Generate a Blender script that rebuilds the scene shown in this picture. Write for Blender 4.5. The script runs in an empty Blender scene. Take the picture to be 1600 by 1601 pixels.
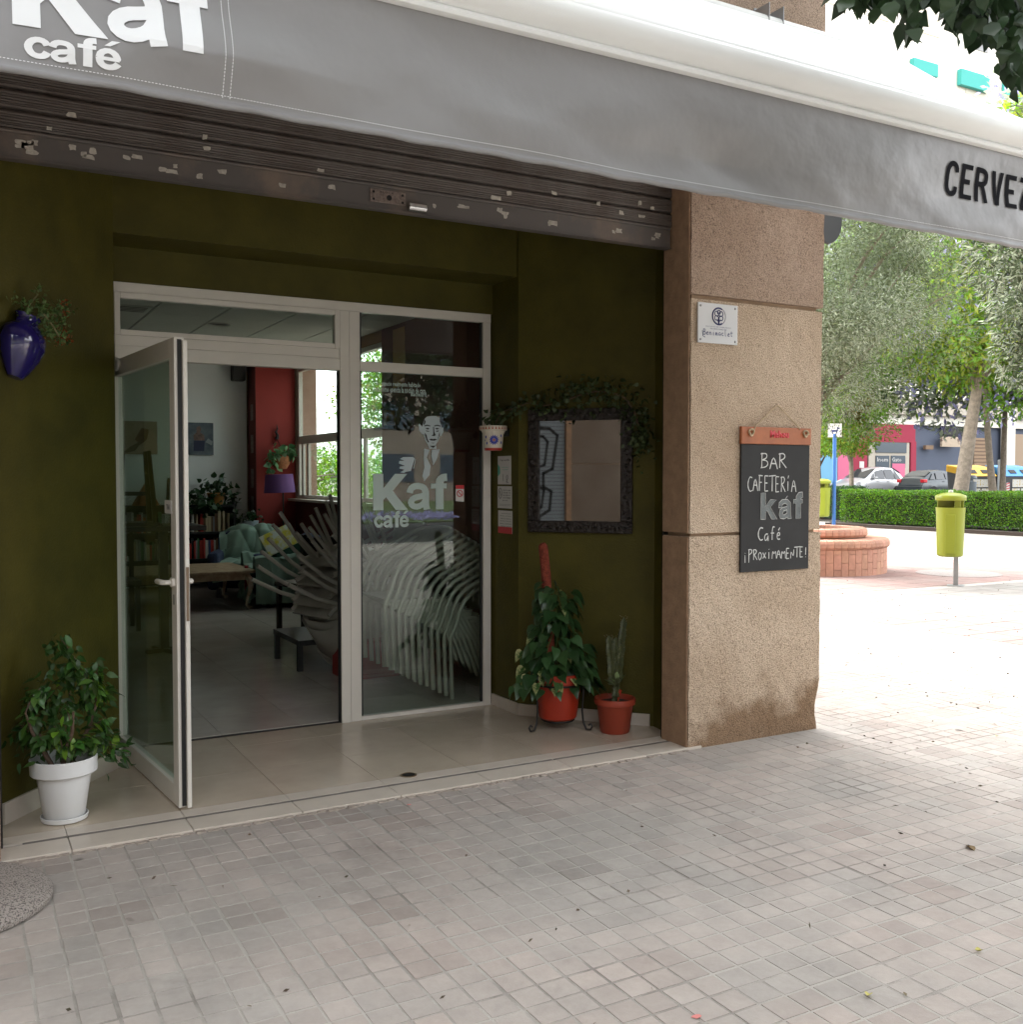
import bpy, bmesh, math, random
import numpy as np
from mathutils import Vector, Matrix, Euler
R = math.radians
rnd = random.Random(7)
rng = np.random.default_rng(7)
S = bpy.context.scene
COL = S.collection

# ------------------------------------------------------------------ camera
CAMH = 1.5; YAW = R(29.0); PITCH = math.atan(55/1575.)
cam_d = bpy.data.cameras.new('camera'); cam_d.lens = 36*1575/1600.; cam_d.sensor_width = 36
cam_d.clip_start = 0.05; cam_d.clip_end = 1500
cam = bpy.data.objects.new('camera', cam_d); COL.objects.link(cam)
cam.location = (0, 0, CAMH); cam.rotation_euler = (math.pi/2-PITCH, 0, -YAW)
S.camera = cam
# ------------------------------------------------------------------ sky, sun, exposure
W = bpy.data.worlds.new('World'); S.world = W; W.use_nodes = True
nt = W.node_tree; nt.nodes.clear()
sky = nt.nodes.new('ShaderNodeTexSky'); sky.sky_type = 'NISHITA'; sky.sun_disc = False
SUN_EL, SUN_ROT = R(60), R(-14)
sky.sun_elevation = SUN_EL; sky.sun_rotation = SUN_ROT; sky.air_density = 1.0; sky.dust_density = 3.0; sky.ozone_density = 1.0
hs = nt.nodes.new('ShaderNodeHueSaturation'); hs.inputs['Saturation'].default_value = 0.12
bgn = nt.nodes.new('ShaderNodeBackground'); bgn.inputs[1].default_value = 0.15
wo = nt.nodes.new('ShaderNodeOutputWorld')
nt.links.new(sky.outputs[0], hs.inputs['Color']); nt.links.new(hs.outputs[0], bgn.inputs[0]); nt.links.new(bgn.outputs[0], wo.inputs[0])
sd = bpy.data.lights.new('sun', 'SUN'); sd.energy = .55; sd.angle = R(14); sd.color = (1, .97, .93)
sun = bpy.data.objects.new('sun', sd); COL.objects.link(sun)
sv = Vector((math.sin(SUN_ROT)*math.cos(SUN_EL), math.cos(SUN_ROT)*math.cos(SUN_EL), math.sin(SUN_EL)))
sun.rotation_euler = (-sv).to_track_quat('-Z', 'Y').to_euler(); sun.location = sv*60
vs = S.view_settings; vs.view_transform = 'Standard'; vs.look = 'None'; vs.gamma = 1; vs.use_curve_mapping = False
vs.exposure = 3.1
S.cycles.max_bounces = 10; S.cycles.diffuse_bounces = 5; S.cycles.transparent_max_bounces = 16
S.cycles.use_denoising = True

# ------------------------------------------------------------------ helpers
def at(px, py, Y):           # point on the vertical plane at distance Y seen at a place of the 1600 px photograph
    d = Vector(((px-800)/1575., 1.0, -(py-800)/1575.))
    d.rotate(Euler((-PITCH, 0, 0))); d.rotate(Euler((0, 0, -YAW)))
    return Vector((0, 0, CAMH)) + d*(Y/d.y)
def tag(o, label=None, cat=None, group=None, kind=None):
    if label: o['label'] = label
    if cat: o['category'] = cat
    if group: o['group'] = group
    if kind: o['kind'] = kind
    return o
def empty(name, loc=(0, 0, 0), label=None, cat=None, group=None, rz=0, kind=None):
    o = bpy.data.objects.new(name, None); COL.objects.link(o); o.empty_display_size = .1
    o.location = loc; o.rotation_euler = (0, 0, rz)
    return tag(o, label, cat, group, kind)
def link(name, me, parent=None, M=None):
    o = bpy.data.objects.new(name, me); COL.objects.link(o)
    if parent: o.parent = parent
    if M is not None: o.matrix_local = M
    return o
def copy_tree(o, parent=None):
    c = o.copy(); COL.objects.link(c)
    if parent: c.parent = parent
    for ch in o.children: copy_tree(ch, c)
    return c

class MB:
    def __init__(s): s.v = []; s.f = []; s.mi = []; s.cur = 0
    def add(s, vs, fs):
        n = len(s.v); s.v += [tuple(v) for v in vs]; s.f += [tuple(i+n for i in f) for f in fs]; s.mi += [s.cur]*len(fs); return s
    def box(s, x0, x1, y0, y1, z0, z1, M=None):
        v = [(x0,y0,z0),(x1,y0,z0),(x1,y1,z0),(x0,y1,z0),(x0,y0,z1),(x1,y0,z1),(x1,y1,z1),(x0,y1,z1)]
        if M is not None: v = [M @ Vector(p) for p in v]
        return s.add(v, [(0,3,2,1),(4,5,6,7),(0,1,5,4),(1,2,6,5),(2,3,7,6),(3,0,4,7)])
    def prism(s, poly, z0, z1):
        n = len(poly)
        a = sum(poly[i][0]*poly[(i+1)%n][1]-poly[(i+1)%n][0]*poly[i][1] for i in range(n))
        if a < 0: poly = poly[::-1]
        v = [(x, y, z0) for x, y in poly]+[(x, y, z1) for x, y in poly]
        f = [tuple(range(n-1, -1, -1)), tuple(range(n, 2*n))]+[(i, (i+1) % n, n+(i+1) % n, n+i) for i in range(n)]
        return s.add(v, f)
    def tube(s, pts, r, n=8, caps=True):
        pts = [Vector(p) for p in pts]
        rr = r if isinstance(r, (list, tuple)) else [r]*len(pts)
        up = Vector((0, 0, 1)); rings = []; prev = None
        for i, p in enumerate(pts):
            t = (pts[min(i+1, len(pts)-1)]-pts[max(i-1, 0)])
            t = t.normalized() if t.length > 1e-9 else Vector((0, 0, 1))
            if prev is None:
                a = t.cross(up if abs(t.z) < .95 else Vector((1, 0, 0))).normalized()
            else:
                a = prev-t*prev.dot(t); a = a.normalized() if a.length > 1e-6 else t.orthogonal().normalized()
            prev = a; b = t.cross(a)
            rings.append([p+(a*math.cos(2*math.pi*k/n)+b*math.sin(2*math.pi*k/n))*rr[i] for k in range(n)])
        v = [q for rg in rings for q in rg]; f = []
        for i in range(len(rings)-1):
            for k in range(n):
                f.append((i*n+k, i*n+(k+1) % n, (i+1)*n+(k+1) % n, (i+1)*n+k))
        if caps: f.append(tuple(range(n-1, -1, -1))); f.append(tuple((len(rings)-1)*n+k for k in range(n)))
        return s.add(v, f)
    def lathe(s, prof, c=(0, 0, 0), n=32, sy=1.0):
        v = []; f = []
        for r, z in prof:
            for k in range(n):
                a = 2*math.pi*k/n; v.append((c[0]+r*math.cos(a), c[1]+r*math.sin(a)*sy, c[2]+z))
        for i in range(len(prof)-1):
            for k in range(n):
                f.append((i*n+k, i*n+(k+1) % n, (i+1)*n+(k+1) % n, (i+1)*n+k))
        if prof[0][0] > 1e-6: f.append(tuple(range(n-1, -1, -1)))
        if prof[-1][0] > 1e-6: f.append(tuple((len(prof)-1)*n+k for k in range(n)))
        return s.add(v, f)
    def build(s, name, m, parent=None, smooth=False, bevel=0, M=None, kind=None):
        me = bpy.data.meshes.new(name); me.from_pydata(s.v, [], s.f)
        for x in (m if isinstance(m, (list, tuple)) else [m]): me.materials.append(x)
        if isinstance(m, (list, tuple)): me.polygons.foreach_set('material_index', s.mi)
        if smooth:
            me.polygons.foreach_set('use_smooth', [True]*len(me.polygons))
            me.set_sharp_from_angle(angle=R(38))
        me.update(); o = link(name, me, parent, M)
        if bevel:
            b = o.modifiers.new('bevel', 'BEVEL'); b.width = bevel; b.segments = 2; b.limit_method = 'ANGLE'; b.angle_limit = R(40)
        if kind: o['kind'] = kind
        return o

MATS = {}
def mat(name, col, rough=.6, metal=0, noise=0, nscale=8, bump=0, bscale=60, col2=None, spec=.5, coat=0, island=0, transl=0, detail=5, obj=True, thresh=None, emit=None, objrand=0):
    if name in MATS: return MATS[name]
    m = bpy.data.materials.new(name); m.use_nodes = True; t = m.node_tree; N = t.nodes; L = t.links
    b = N['Principled BSDF']; b.inputs['Roughness'].default_value = rough; b.inputs['Metallic'].default_value = metal
    b.inputs['Specular IOR Level'].default_value = spec; b.inputs['Coat Weight'].default_value = coat
    b.inputs['Base Color'].default_value = (*col, 1)
    tc = N.new('ShaderNodeNewGeometry') if not obj else N.new('ShaderNodeTexCoord')
    co = tc.outputs['Position'] if not obj else tc.outputs['Object']
    out = None
    if noise or col2:
        nz = N.new('ShaderNodeTexNoise'); nz.inputs['Scale'].default_value = nscale; nz.inputs['Detail'].default_value = detail
        nz.inputs['Roughness'].default_value = .62
        L.new(co, nz.inputs['Vector'])
        c2 = col2 if col2 else tuple(max(0, c*(1-noise)) for c in col)
        mx = N.new('ShaderNodeMix'); mx.data_type = 'RGBA'
        rp = N.new('ShaderNodeValToRGB'); lo, hi = thresh or (.35, .68)
        rp.color_ramp.elements[0].position = lo; rp.color_ramp.elements[1].position = hi
        L.new(nz.outputs['Fac'], rp.inputs[0]); L.new(rp.outputs[0], mx.inputs['Factor'])
        mx.inputs['A'].default_value = (*col, 1); mx.inputs['B'].default_value = (*c2, 1); out = mx.outputs['Result']
    if island or objrand:
        if island: g = N.new('ShaderNodeNewGeometry'); rs = g.outputs['Random Per Island']
        else: g = N.new('ShaderNodeObjectInfo'); rs = g.outputs['Random']
        amt = island or objrand
        mr = N.new('ShaderNodeMapRange'); mr.inputs['To Min'].default_value = 1-amt; mr.inputs['To Max'].default_value = 1+amt
        L.new(rs, mr.inputs['Value']); h = N.new('ShaderNodeHueSaturation')
        if out: L.new(out, h.inputs['Color'])
        else: h.inputs['Color'].default_value = (*col, 1)
        L.new(mr.outputs[0], h.inputs['Value'])
        mr2 = N.new('ShaderNodeMapRange'); mr2.inputs['To Min'].default_value = .5-.05*amt; mr2.inputs['To Max'].default_value = .5+.03*amt
        mu = N.new('ShaderNodeMath'); mu.operation = 'FRACT'; mm = N.new('ShaderNodeMath'); mm.operation = 'MULTIPLY'; mm.inputs[1].default_value = 7.31
        L.new(rs, mm.inputs[0]); L.new(mm.outputs[0], mu.inputs[0]); L.new(mu.outputs[0], mr2.inputs['Value']); L.new(mr2.outputs[0], h.inputs['Hue'])
        out = h.outputs[0]
    if out: L.new(out, b.inputs['Base Color'])
    if bump:
        bn = N.new('ShaderNodeTexNoise'); bn.inputs['Scale'].default_value = bscale; bn.inputs['Detail'].default_value = 4
        L.new(co, bn.inputs['Vector']); bp = N.new('ShaderNodeBump'); bp.inputs['Strength'].default_value = bump; bp.inputs['Distance'].default_value = .02
        L.new(bn.outputs['Fac'], bp.inputs['Height']); L.new(bp.outputs[0], b.inputs['Normal'])
    if transl:
        tr = N.new('ShaderNodeBsdfTranslucent'); ms = N.new('ShaderNodeMixShader'); ms.inputs[0].default_value = transl
        if out:
            h2 = N.new('ShaderNodeHueSaturation'); h2.inputs['Value'].default_value = 1.5; h2.inputs['Saturation'].default_value = 1.15
            L.new(out, h2.inputs['Color']); L.new(h2.outputs[0], tr.inputs[0])
        else: tr.inputs[0].default_value = (*col, 1)
        L.new(b.outputs[0], ms.inputs[1]); L.new(tr.outputs[0], ms.inputs[2]); L.new(ms.outputs[0], N['Material Output'].inputs[0])
    MATS[name] = m; return m

def mat_stone(name, base, dark, stain=False):
    m = bpy.data.materials.new(name); m.use_nodes = True; t = m.node_tree; N = t.nodes; L = t.links; b = N['Principled BSDF']
    b.inputs['Roughness'].default_value = .9; b.inputs['Specular IOR Level'].default_value = .2
    g = N.new('ShaderNodeNewGeometry')
    v1 = N.new('ShaderNodeTexVoronoi'); v1.inputs['Scale'].default_value = 140; L.new(g.outputs['Position'], v1.inputs['Vector'])
    n1 = N.new('ShaderNodeTexNoise'); n1.inputs['Scale'].default_value = 165; n1.inputs['Detail'].default_value = 3; L.new(g.outputs['Position'], n1.inputs['Vector'])
    n2 = N.new('ShaderNodeTexNoise'); n2.inputs['Scale'].default_value = 2.2; n2.inputs['Detail'].default_value = 6; L.new(g.outputs['Position'], n2.inputs['Vector'])
    r1 = N.new('ShaderNodeValToRGB'); e = r1.color_ramp.elements; e[0].position = .34; e[0].color = (*dark, 1); e[1].position = .47; e[1].color = (*base, 1)
    e2 = e.new(.70); e2.color = (min(1, base[0]*1.18), min(1, base[1]*1.18), min(1, base[2]*1.17), 1); L.new(n1.outputs['Fac'], r1.inputs[0])
    mx = N.new('ShaderNodeMix'); mx.data_type = 'RGBA'; mx.blend_type = 'MULTIPLY'; mx.inputs['Factor'].default_value = 1
    r2 = N.new('ShaderNodeValToRGB'); r2.color_ramp.elements[0].position = .3; r2.color_ramp.elements[0].color = (.78, .74, .7, 1); r2.color_ramp.elements[1].position = .7; r2.color_ramp.elements[1].color = (1, 1, 1, 1)
    L.new(n2.outputs['Fac'], r2.inputs[0]); L.new(r1.outputs[0], mx.inputs['A']); L.new(r2.outputs[0], mx.inputs['B'])
    out = mx.outputs['Result']
    if stain:   # grime splashed up from the pavement, denser towards the corner
        sx = N.new('ShaderNodeSeparateXYZ'); L.new(g.outputs['Position'], sx.inputs[0])
        n3 = N.new('ShaderNodeTexNoise'); n3.inputs['Scale'].default_value = 5; n3.inputs['Detail'].default_value = 5; L.new(g.outputs['Position'], n3.inputs['Vector'])
        mr = N.new('ShaderNodeMapRange'); mr.inputs['From Min'].default_value = .62; mr.inputs['From Max'].default_value = .0; L.new(sx.outputs['Z'], mr.inputs['Value'])
        mrx = N.new('ShaderNodeMapRange'); mrx.inputs['From Min'].default_value = 3.5; mrx.inputs['From Max'].default_value = 4.45; mrx.inputs['To Min'].default_value = .75; mrx.inputs['To Max'].default_value = 1.12; L.new(sx.outputs['X'], mrx.inputs['Value'])
        a1 = N.new('ShaderNodeMath'); a1.operation = 'MULTIPLY'; L.new(mr.outputs[0], a1.inputs[0]); L.new(mrx.outputs[0], a1.inputs[1])
        a = N.new('ShaderNodeMath'); a.operation = 'ADD'; L.new(a1.outputs[0], a.inputs[0]); L.new(n3.outputs['Fac'], a.inputs[1])
        r3 = N.new('ShaderNodeValToRGB'); r3.color_ramp.elements[0].position = .82; r3.color_ramp.elements[0].color = (1, 1, 1, 1); r3.color_ramp.elements[1].position = 1.0
        r3.color_ramp.elements[1].color = (.52, .44, .37, 1); hf = N.new('ShaderNodeMath'); hf.operation = 'MULTIPLY'; hf.inputs[1].default_value = .78
        L.new(a.outputs[0], hf.inputs[0]); L.new(hf.outputs[0], r3.inputs[0])
        m2 = N.new('ShaderNodeMix'); m2.data_type = 'RGBA'; m2.blend_type = 'MULTIPLY'; m2.inputs['Factor'].default_value = 1
        L.new(out, m2.inputs['A']); L.new(r3.outputs[0], m2.inputs['B']); out = m2.outputs['Result']
    L.new(out, b.inputs['Base Color'])
    bp = N.new('ShaderNodeBump'); bp.inputs['Strength'].default_value = .9; bp.inputs['Distance'].default_value = .006
    ad = N.new('ShaderNodeMath'); ad.operation = 'ADD'; L.new(v1.outputs['Distance'], ad.inputs[0]); L.new(n1.outputs['Fac'], ad.inputs[1])
    L.new(ad.outputs[0], bp.inputs['Height']); L.new(bp.outputs[0], b.inputs['Normal'])
    MATS[name] = m; return m

def mat_paver(name, base, alt, k=5.0, amt=.10, rough=.85):
    m = bpy.data.materials.new(name); m.use_nodes = True; t = m.node_tree; N = t.nodes; L = t.links; b = N['Principled BSDF']
    b.inputs['Roughness'].default_value = rough; b.inputs['Specular IOR Level'].default_value = .3
    g = N.new('ShaderNodeNewGeometry')
    def cell(k):
        sc = N.new('ShaderNodeVectorMath'); sc.operation = 'MULTIPLY_ADD'; sc.inputs[1].default_value = (k, k, 0); sc.inputs[2].default_value = (.1*k/5, .4*k/5, 0); L.new(g.outputs['Position'], sc.inputs[0])
        fl = N.new('ShaderNodeVectorMath'); fl.operation = 'FLOOR'; L.new(sc.outputs[0], fl.inputs[0])
        wn = N.new('ShaderNodeTexWhiteNoise'); wn.noise_dimensions = '3D'; L.new(fl.outputs[0], wn.inputs['Vector']); return wn
    w1 = cell(k); w2 = cell(k*2)
    n1 = N.new('ShaderNodeTexNoise'); n1.inputs['Scale'].default_value = 1.1; n1.inputs['Detail'].default_value = 4; L.new(g.outputs['Position'], n1.inputs['Vector'])
    n2 = N.new('ShaderNodeTexNoise'); n2.inputs['Scale'].default_value = 26; n2.inputs['Detail'].default_value = 8; n2.inputs['Roughness'].default_value = .75; L.new(g.outputs['Position'], n2.inputs['Vector'])
    n4 = N.new('ShaderNodeTexNoise'); n4.inputs['Scale'].default_value = 4.5; n4.inputs['Detail'].default_value = 7; n4.inputs['Roughness'].default_value = .7; L.new(g.outputs['Position'], n4.inputs['Vector'])
    ad = N.new('ShaderNodeMath'); ad.operation = 'MULTIPLY_ADD'; ad.inputs[1].default_value = .22; L.new(w1.outputs['Value'], ad.inputs[0]); L.new(n1.outputs['Fac'], ad.inputs[2])
    r = N.new('ShaderNodeValToRGB'); r.color_ramp.elements[0].position = .46; r.color_ramp.elements[1].position = .80; r.color_ramp.elements[0].color = (*base, 1); r.color_ramp.elements[1].color = (*alt, 1)
    e = r.color_ramp.elements.new(.63); e.color = tuple((a+c)/2*1.02 for a, c in zip(base, alt))+(1,)
    L.new(ad.outputs[0], r.inputs[0])
    def mul(a, val_sock, lo, hi):
        mr = N.new('ShaderNodeMapRange'); mr.inputs['To Min'].default_value = lo; mr.inputs['To Max'].default_value = hi; L.new(val_sock, mr.inputs['Value'])
        v = N.new('ShaderNodeVectorMath'); v.operation = 'SCALE'; L.new(a, v.inputs[0]); L.new(mr.outputs[0], v.inputs['Scale']); return v.outputs[0]
    pw = N.new('ShaderNodeMath'); pw.operation = 'POWER'; pw.inputs[1].default_value = 9; L.new(w1.outputs['Value'], pw.inputs[0])
    o = mul(r.outputs[0], pw.outputs[0], 1.02, 1-amt*2.3); o = mul(o, w1.outputs['Value'], 1-amt*.5, 1+amt*.3); o = mul(o, w2.outputs['Value'], 1-amt*.6, 1+amt*.5); o = mul(o, n2.outputs['Fac'], .86, 1.13); o = mul(o, n4.outputs['Fac'], .72, 1.24)
    n6 = N.new('ShaderNodeTexNoise'); n6.inputs['Scale'].default_value = .9; n6.inputs['Detail'].default_value = 9; n6.inputs['Roughness'].default_value = .72; n6.inputs['Distortion'].default_value = .6; L.new(g.outputs['Position'], n6.inputs['Vector'])
    r6 = N.new('ShaderNodeMapRange'); r6.inputs['From Min'].default_value = .56; r6.inputs['From Max'].default_value = .72; L.new(n6.outputs['Fac'], r6.inputs['Value']); o = mul(o, r6.outputs[0], 1.0, .74)
    L.new(o, b.inputs['Base Color'])
    # dark spots of trodden gum
    vo = N.new('ShaderNodeTexVoronoi'); vo.inputs['Scale'].default_value = 2.7; vo.inputs['Randomness'].default_value = 1
    nd = N.new('ShaderNodeMix'); nd.data_type = 'RGBA'; nd.inputs['Factor'].default_value = .04
    n5 = N.new('ShaderNodeTexNoise'); n5.inputs['Scale'].default_value = 14; L.new(g.outputs['Position'], n5.inputs['Vector'])
    L.new(g.outputs['Position'], nd.inputs['A']); L.new(n5.outputs['Color'], nd.inputs['B']); L.new(nd.outputs['Result'], vo.inputs['Vector'])
    rs = N.new('ShaderNodeValToRGB'); rs.color_ramp.elements[0].position = .045; rs.color_ramp.elements[0].color = (.42, .41, .4, 1); rs.color_ramp.elements[1].position = .075; rs.color_ramp.elements[1].color = (1, 1, 1, 1)
    L.new(vo.outputs['Distance'], rs.inputs[0])
    mm = N.new('ShaderNodeMix'); mm.data_type = 'RGBA'; mm.blend_type = 'MULTIPLY'; mm.inputs['Factor'].default_value = 1
    L.new(o, mm.inputs['A']); L.new(rs.outputs[0], mm.inputs['B']); L.new(mm.outputs['Result'], b.inputs['Base Color'])
    bp = N.new('ShaderNodeBump'); bp.inputs['Strength'].default_value = .5; bp.inputs['Distance'].default_value = .004; L.new(n2.outputs['Fac'], bp.inputs['Height']); L.new(bp.outputs[0], b.inputs['Normal'])
    MATS[name] = m; return m

def mat_glass(name, tint=(.82, .88, .85), refl=1.0, ior=1.5):
    m = bpy.data.materials.new(name); m.use_nodes = True; t = m.node_tree; N = t.nodes; L = t.links; N.remove(N['Principled BSDF'])
    tr = N.new('ShaderNodeBsdfTransparent'); tr.inputs[0].default_value = (*tint, 1)
    gl = N.new('ShaderNodeBsdfGlossy'); gl.inputs['Roughness'].default_value = 0.0; gl.inputs[0].default_value = (refl, refl, refl, 1)
    lw = N.new('ShaderNodeLayerWeight'); pw_ = N.new('ShaderNodeMath'); pw_.operation = 'POWER'; pw_.inputs[1].default_value = 5; L.new(lw.outputs['Facing'], pw_.inputs[0]); fr = N.new('ShaderNodeMath'); fr.operation = 'MULTIPLY_ADD'; fr.inputs[1].default_value = .93; fr.inputs[2].default_value = .055; L.new(pw_.outputs[0], fr.inputs[0]); ms = N.new('ShaderNodeMixShader')
    L.new(fr.outputs[0], ms.inputs[0]); L.new(tr.outputs[0], ms.inputs[1]); L.new(gl.outputs[0], ms.inputs[2]); L.new(ms.outputs[0], N['Material Output'].inputs[0])
    MATS[name] = m; return m

# materials
GREEN = mat('olive_green_paint', (.084, .072, .010), .6, spec=.25, noise=.34, nscale=3.4, bump=.2, bscale=90, detail=8, obj=False)
STONE = mat_stone('bush_hammered_stone', (.61, .485, .365), (.28, .21, .145), stain=True)
STONEP = mat_stone('bush_hammered_stone_pink', (.47, .355, .275), (.21, .155, .12))
JOINT = mat('mortar_joint', (.48, .34, .23), .9, noise=.2, nscale=12, obj=False)
JAMB = mat('smooth_stone_edge', (.36, .225, .135), .85, noise=.3, nscale=14, bump=.3, bscale=90, obj=False)
WALM = mat('white_lacquered_aluminium', (.72, .68, .61), .35, noise=.08, nscale=3)
WALM2 = mat('white_aluminium_inner', (.60, .57, .51), .4)
DARKR = mat('black_rubber', (.015, .015, .015), .6)
GLASS = mat_glass('clear_pane')
GLASSD = mat_glass('door_pane', (.70, .78, .73))
MIRR = mat('mirror_silver', (.30, .29, .28), .02, metal=1)  # tint darkened, puts the neighbouring wing's shade into the reflection
CHROME = mat('chrome', (.75, .75, .75), .18, metal=1)
STEEL = mat('galvanised_steel', (.38, .38, .38), .45, metal=.8, noise=.2)
BLACKM = mat('black_metal', (.012, .011, .01), .5, metal=.3)
PAVE = mat_paver('grey_pavement_tile', (.382, .350, .318), (.425, .362, .322))
PAVEJ = mat('pavement_joint', (.42, .39, .35), .95, col2=(.24, .22, .195), nscale=1.9, detail=8, bump=.4, bscale=200, obj=False, thresh=(.50, .66))
PINKP = mat_paver('pink_plaza_tile', (.28, .185, .165), (.27, .20, .18), k=2.5, amt=.06)
WHITEP = mat_paver('pale_plaza_tile', (.255, .24, .22), (.235, .215, .195), k=2.5, amt=.04)
FLOORT = mat('cream_porcelain_tile', (.56, .475, .375), .2, noise=.14, nscale=3.5, obj=False, objrand=.05, detail=8)
FLOORJ = mat('dark_grout', (.10, .07, .05), .9)
INFLOOR = mat('interior_porcelain_tile', (.58, .53, .475), .13, noise=.16, nscale=3, obj=False, objrand=.05)
SILLM = mat('cream_marble_sill', (.62, .55, .47), .38, noise=.12, nscale=5, obj=False)
SILLS = mat('grey_rubber_strip', (.21, .185, .165), .8, noise=.3, nscale=30, obj=False)
SHUT = mat('weathered_shutter_metal', (.125, .11, .10), .55, metal=.35, col2=(.085, .065, .055), nscale=5, bump=.2, bscale=50, detail=8, obj=False)
SHUTB = mat('grimy_shutter_bar', (.10, .088, .082), .6, metal=.2, col2=(.22, .16, .12), nscale=3, detail=8, thresh=(.5, .75), obj=False)
PAPER = mat('white_paper', (.62, .6, .57), .8)
SCRAP = mat('torn_sticker', (.50, .46, .40), .8, noise=.4, nscale=40, obj=False)
FABRIC = mat('grey_awning_fabric', (.265, .258, .258), .36, bump=.75, bscale=3.2, spec=.4, noise=.05, nscale=2)
FABTOP = mat('pale_awning_top', (.85, .85, .85), .7)
PRINTW = mat('white_print', (.86, .87, .88), .5)
PRINTK = mat('black_print', (.008, .008, .011), .85, spec=.1)
FROST = mat('frosted_vinyl', (.50, .60, .56), .6)
SLATE = mat('blackboard_slate', (.022, .022, .022), .75, noise=.35, nscale=6, detail=8)
CHALK = mat('chalk', (.62, .62, .60), .95)
CHALK2 = mat('smudged_chalk', (.20, .22, .22), .95, noise=.3, nscale=40)
ORWOOD = mat('orange_stained_wood', (.42, .13, .045), .5, noise=.25, nscale=12)
ROPE = mat('jute_rope', (.52, .40, .26), .9, bump=.5, bscale=300)
RED = mat('red_letters', (.55, .02, .03), .4)

# ------------------------------------------------------------------ text
def text_data(body, size=1.0, offset=0.0, spacing=1.0, res=3):
    c = bpy.data.curves.new('t', 'FONT'); c.body = body; c.size = size; c.offset = offset; c.space_character = spacing; c.resolution_u = res
    o = bpy.data.objects.new('t', c); COL.objects.link(o)
    dg = bpy.context.evaluated_depsgraph_get(); me = bpy.data.meshes.new_from_object(o.evaluated_get(dg))
    bpy.data.objects.remove(o); bpy.data.curves.remove(c)
    return me
def text_obj(name, body, origin, ux, uz, w, h, m, parent=None, offset=0, spacing=1, res=3, disp=None, grid=None, bbox=None):
    """letters fitted into w x h, lower-left corner at origin, along ux and uz"""
    me = text_data(body, 1.0, offset, spacing, res); me.name = name
    n = len(me.vertices); co = np.empty(n*3); me.vertices.foreach_get('co', co); co = co.reshape(-1, 3)
    x0, y0 = co[:, 0].min(), co[:, 1].min(); x1, y1 = co[:, 0].max(), co[:, 1].max()
    co[:, 0] = (co[:, 0]-x0)/(x1-x0)*w; co[:, 1] = (co[:, 1]-y0)/(y1-y0)*h; co[:, 2] = 0
    me.vertices.foreach_set('co', co.ravel())
    if grid:
        bm = bmesh.new(); bm.from_mesh(me)
        bmesh.ops.triangulate(bm, faces=bm.faces)
        for ax, lim in ((0, w), (1, h)):
            for k in range(1, int(lim/grid)+1):
                p = [0, 0, 0]; p[ax] = k*grid; nn = [0, 0, 0]; nn[ax] = 1
                bmesh.ops.bisect_plane(bm, geom=bm.verts[:]+bm.edges[:]+bm.faces[:], plane_co=p, plane_no=nn)
        bm.to_mesh(me); bm.free()
    n = len(me.vertices); co = np.empty(n*3); me.vertices.foreach_get('co', co); co = co.reshape(-1, 3)
    P = np.array(origin)[None]+co[:, :1]*np.array(ux)[None]+co[:, 1:2]*np.array(uz)[None]
    if disp: P = disp(P)
    me.vertices.foreach_set('co', P.ravel()); me.materials.clear(); me.materials.append(m); me.update()
    return link(name, me, parent)
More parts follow.
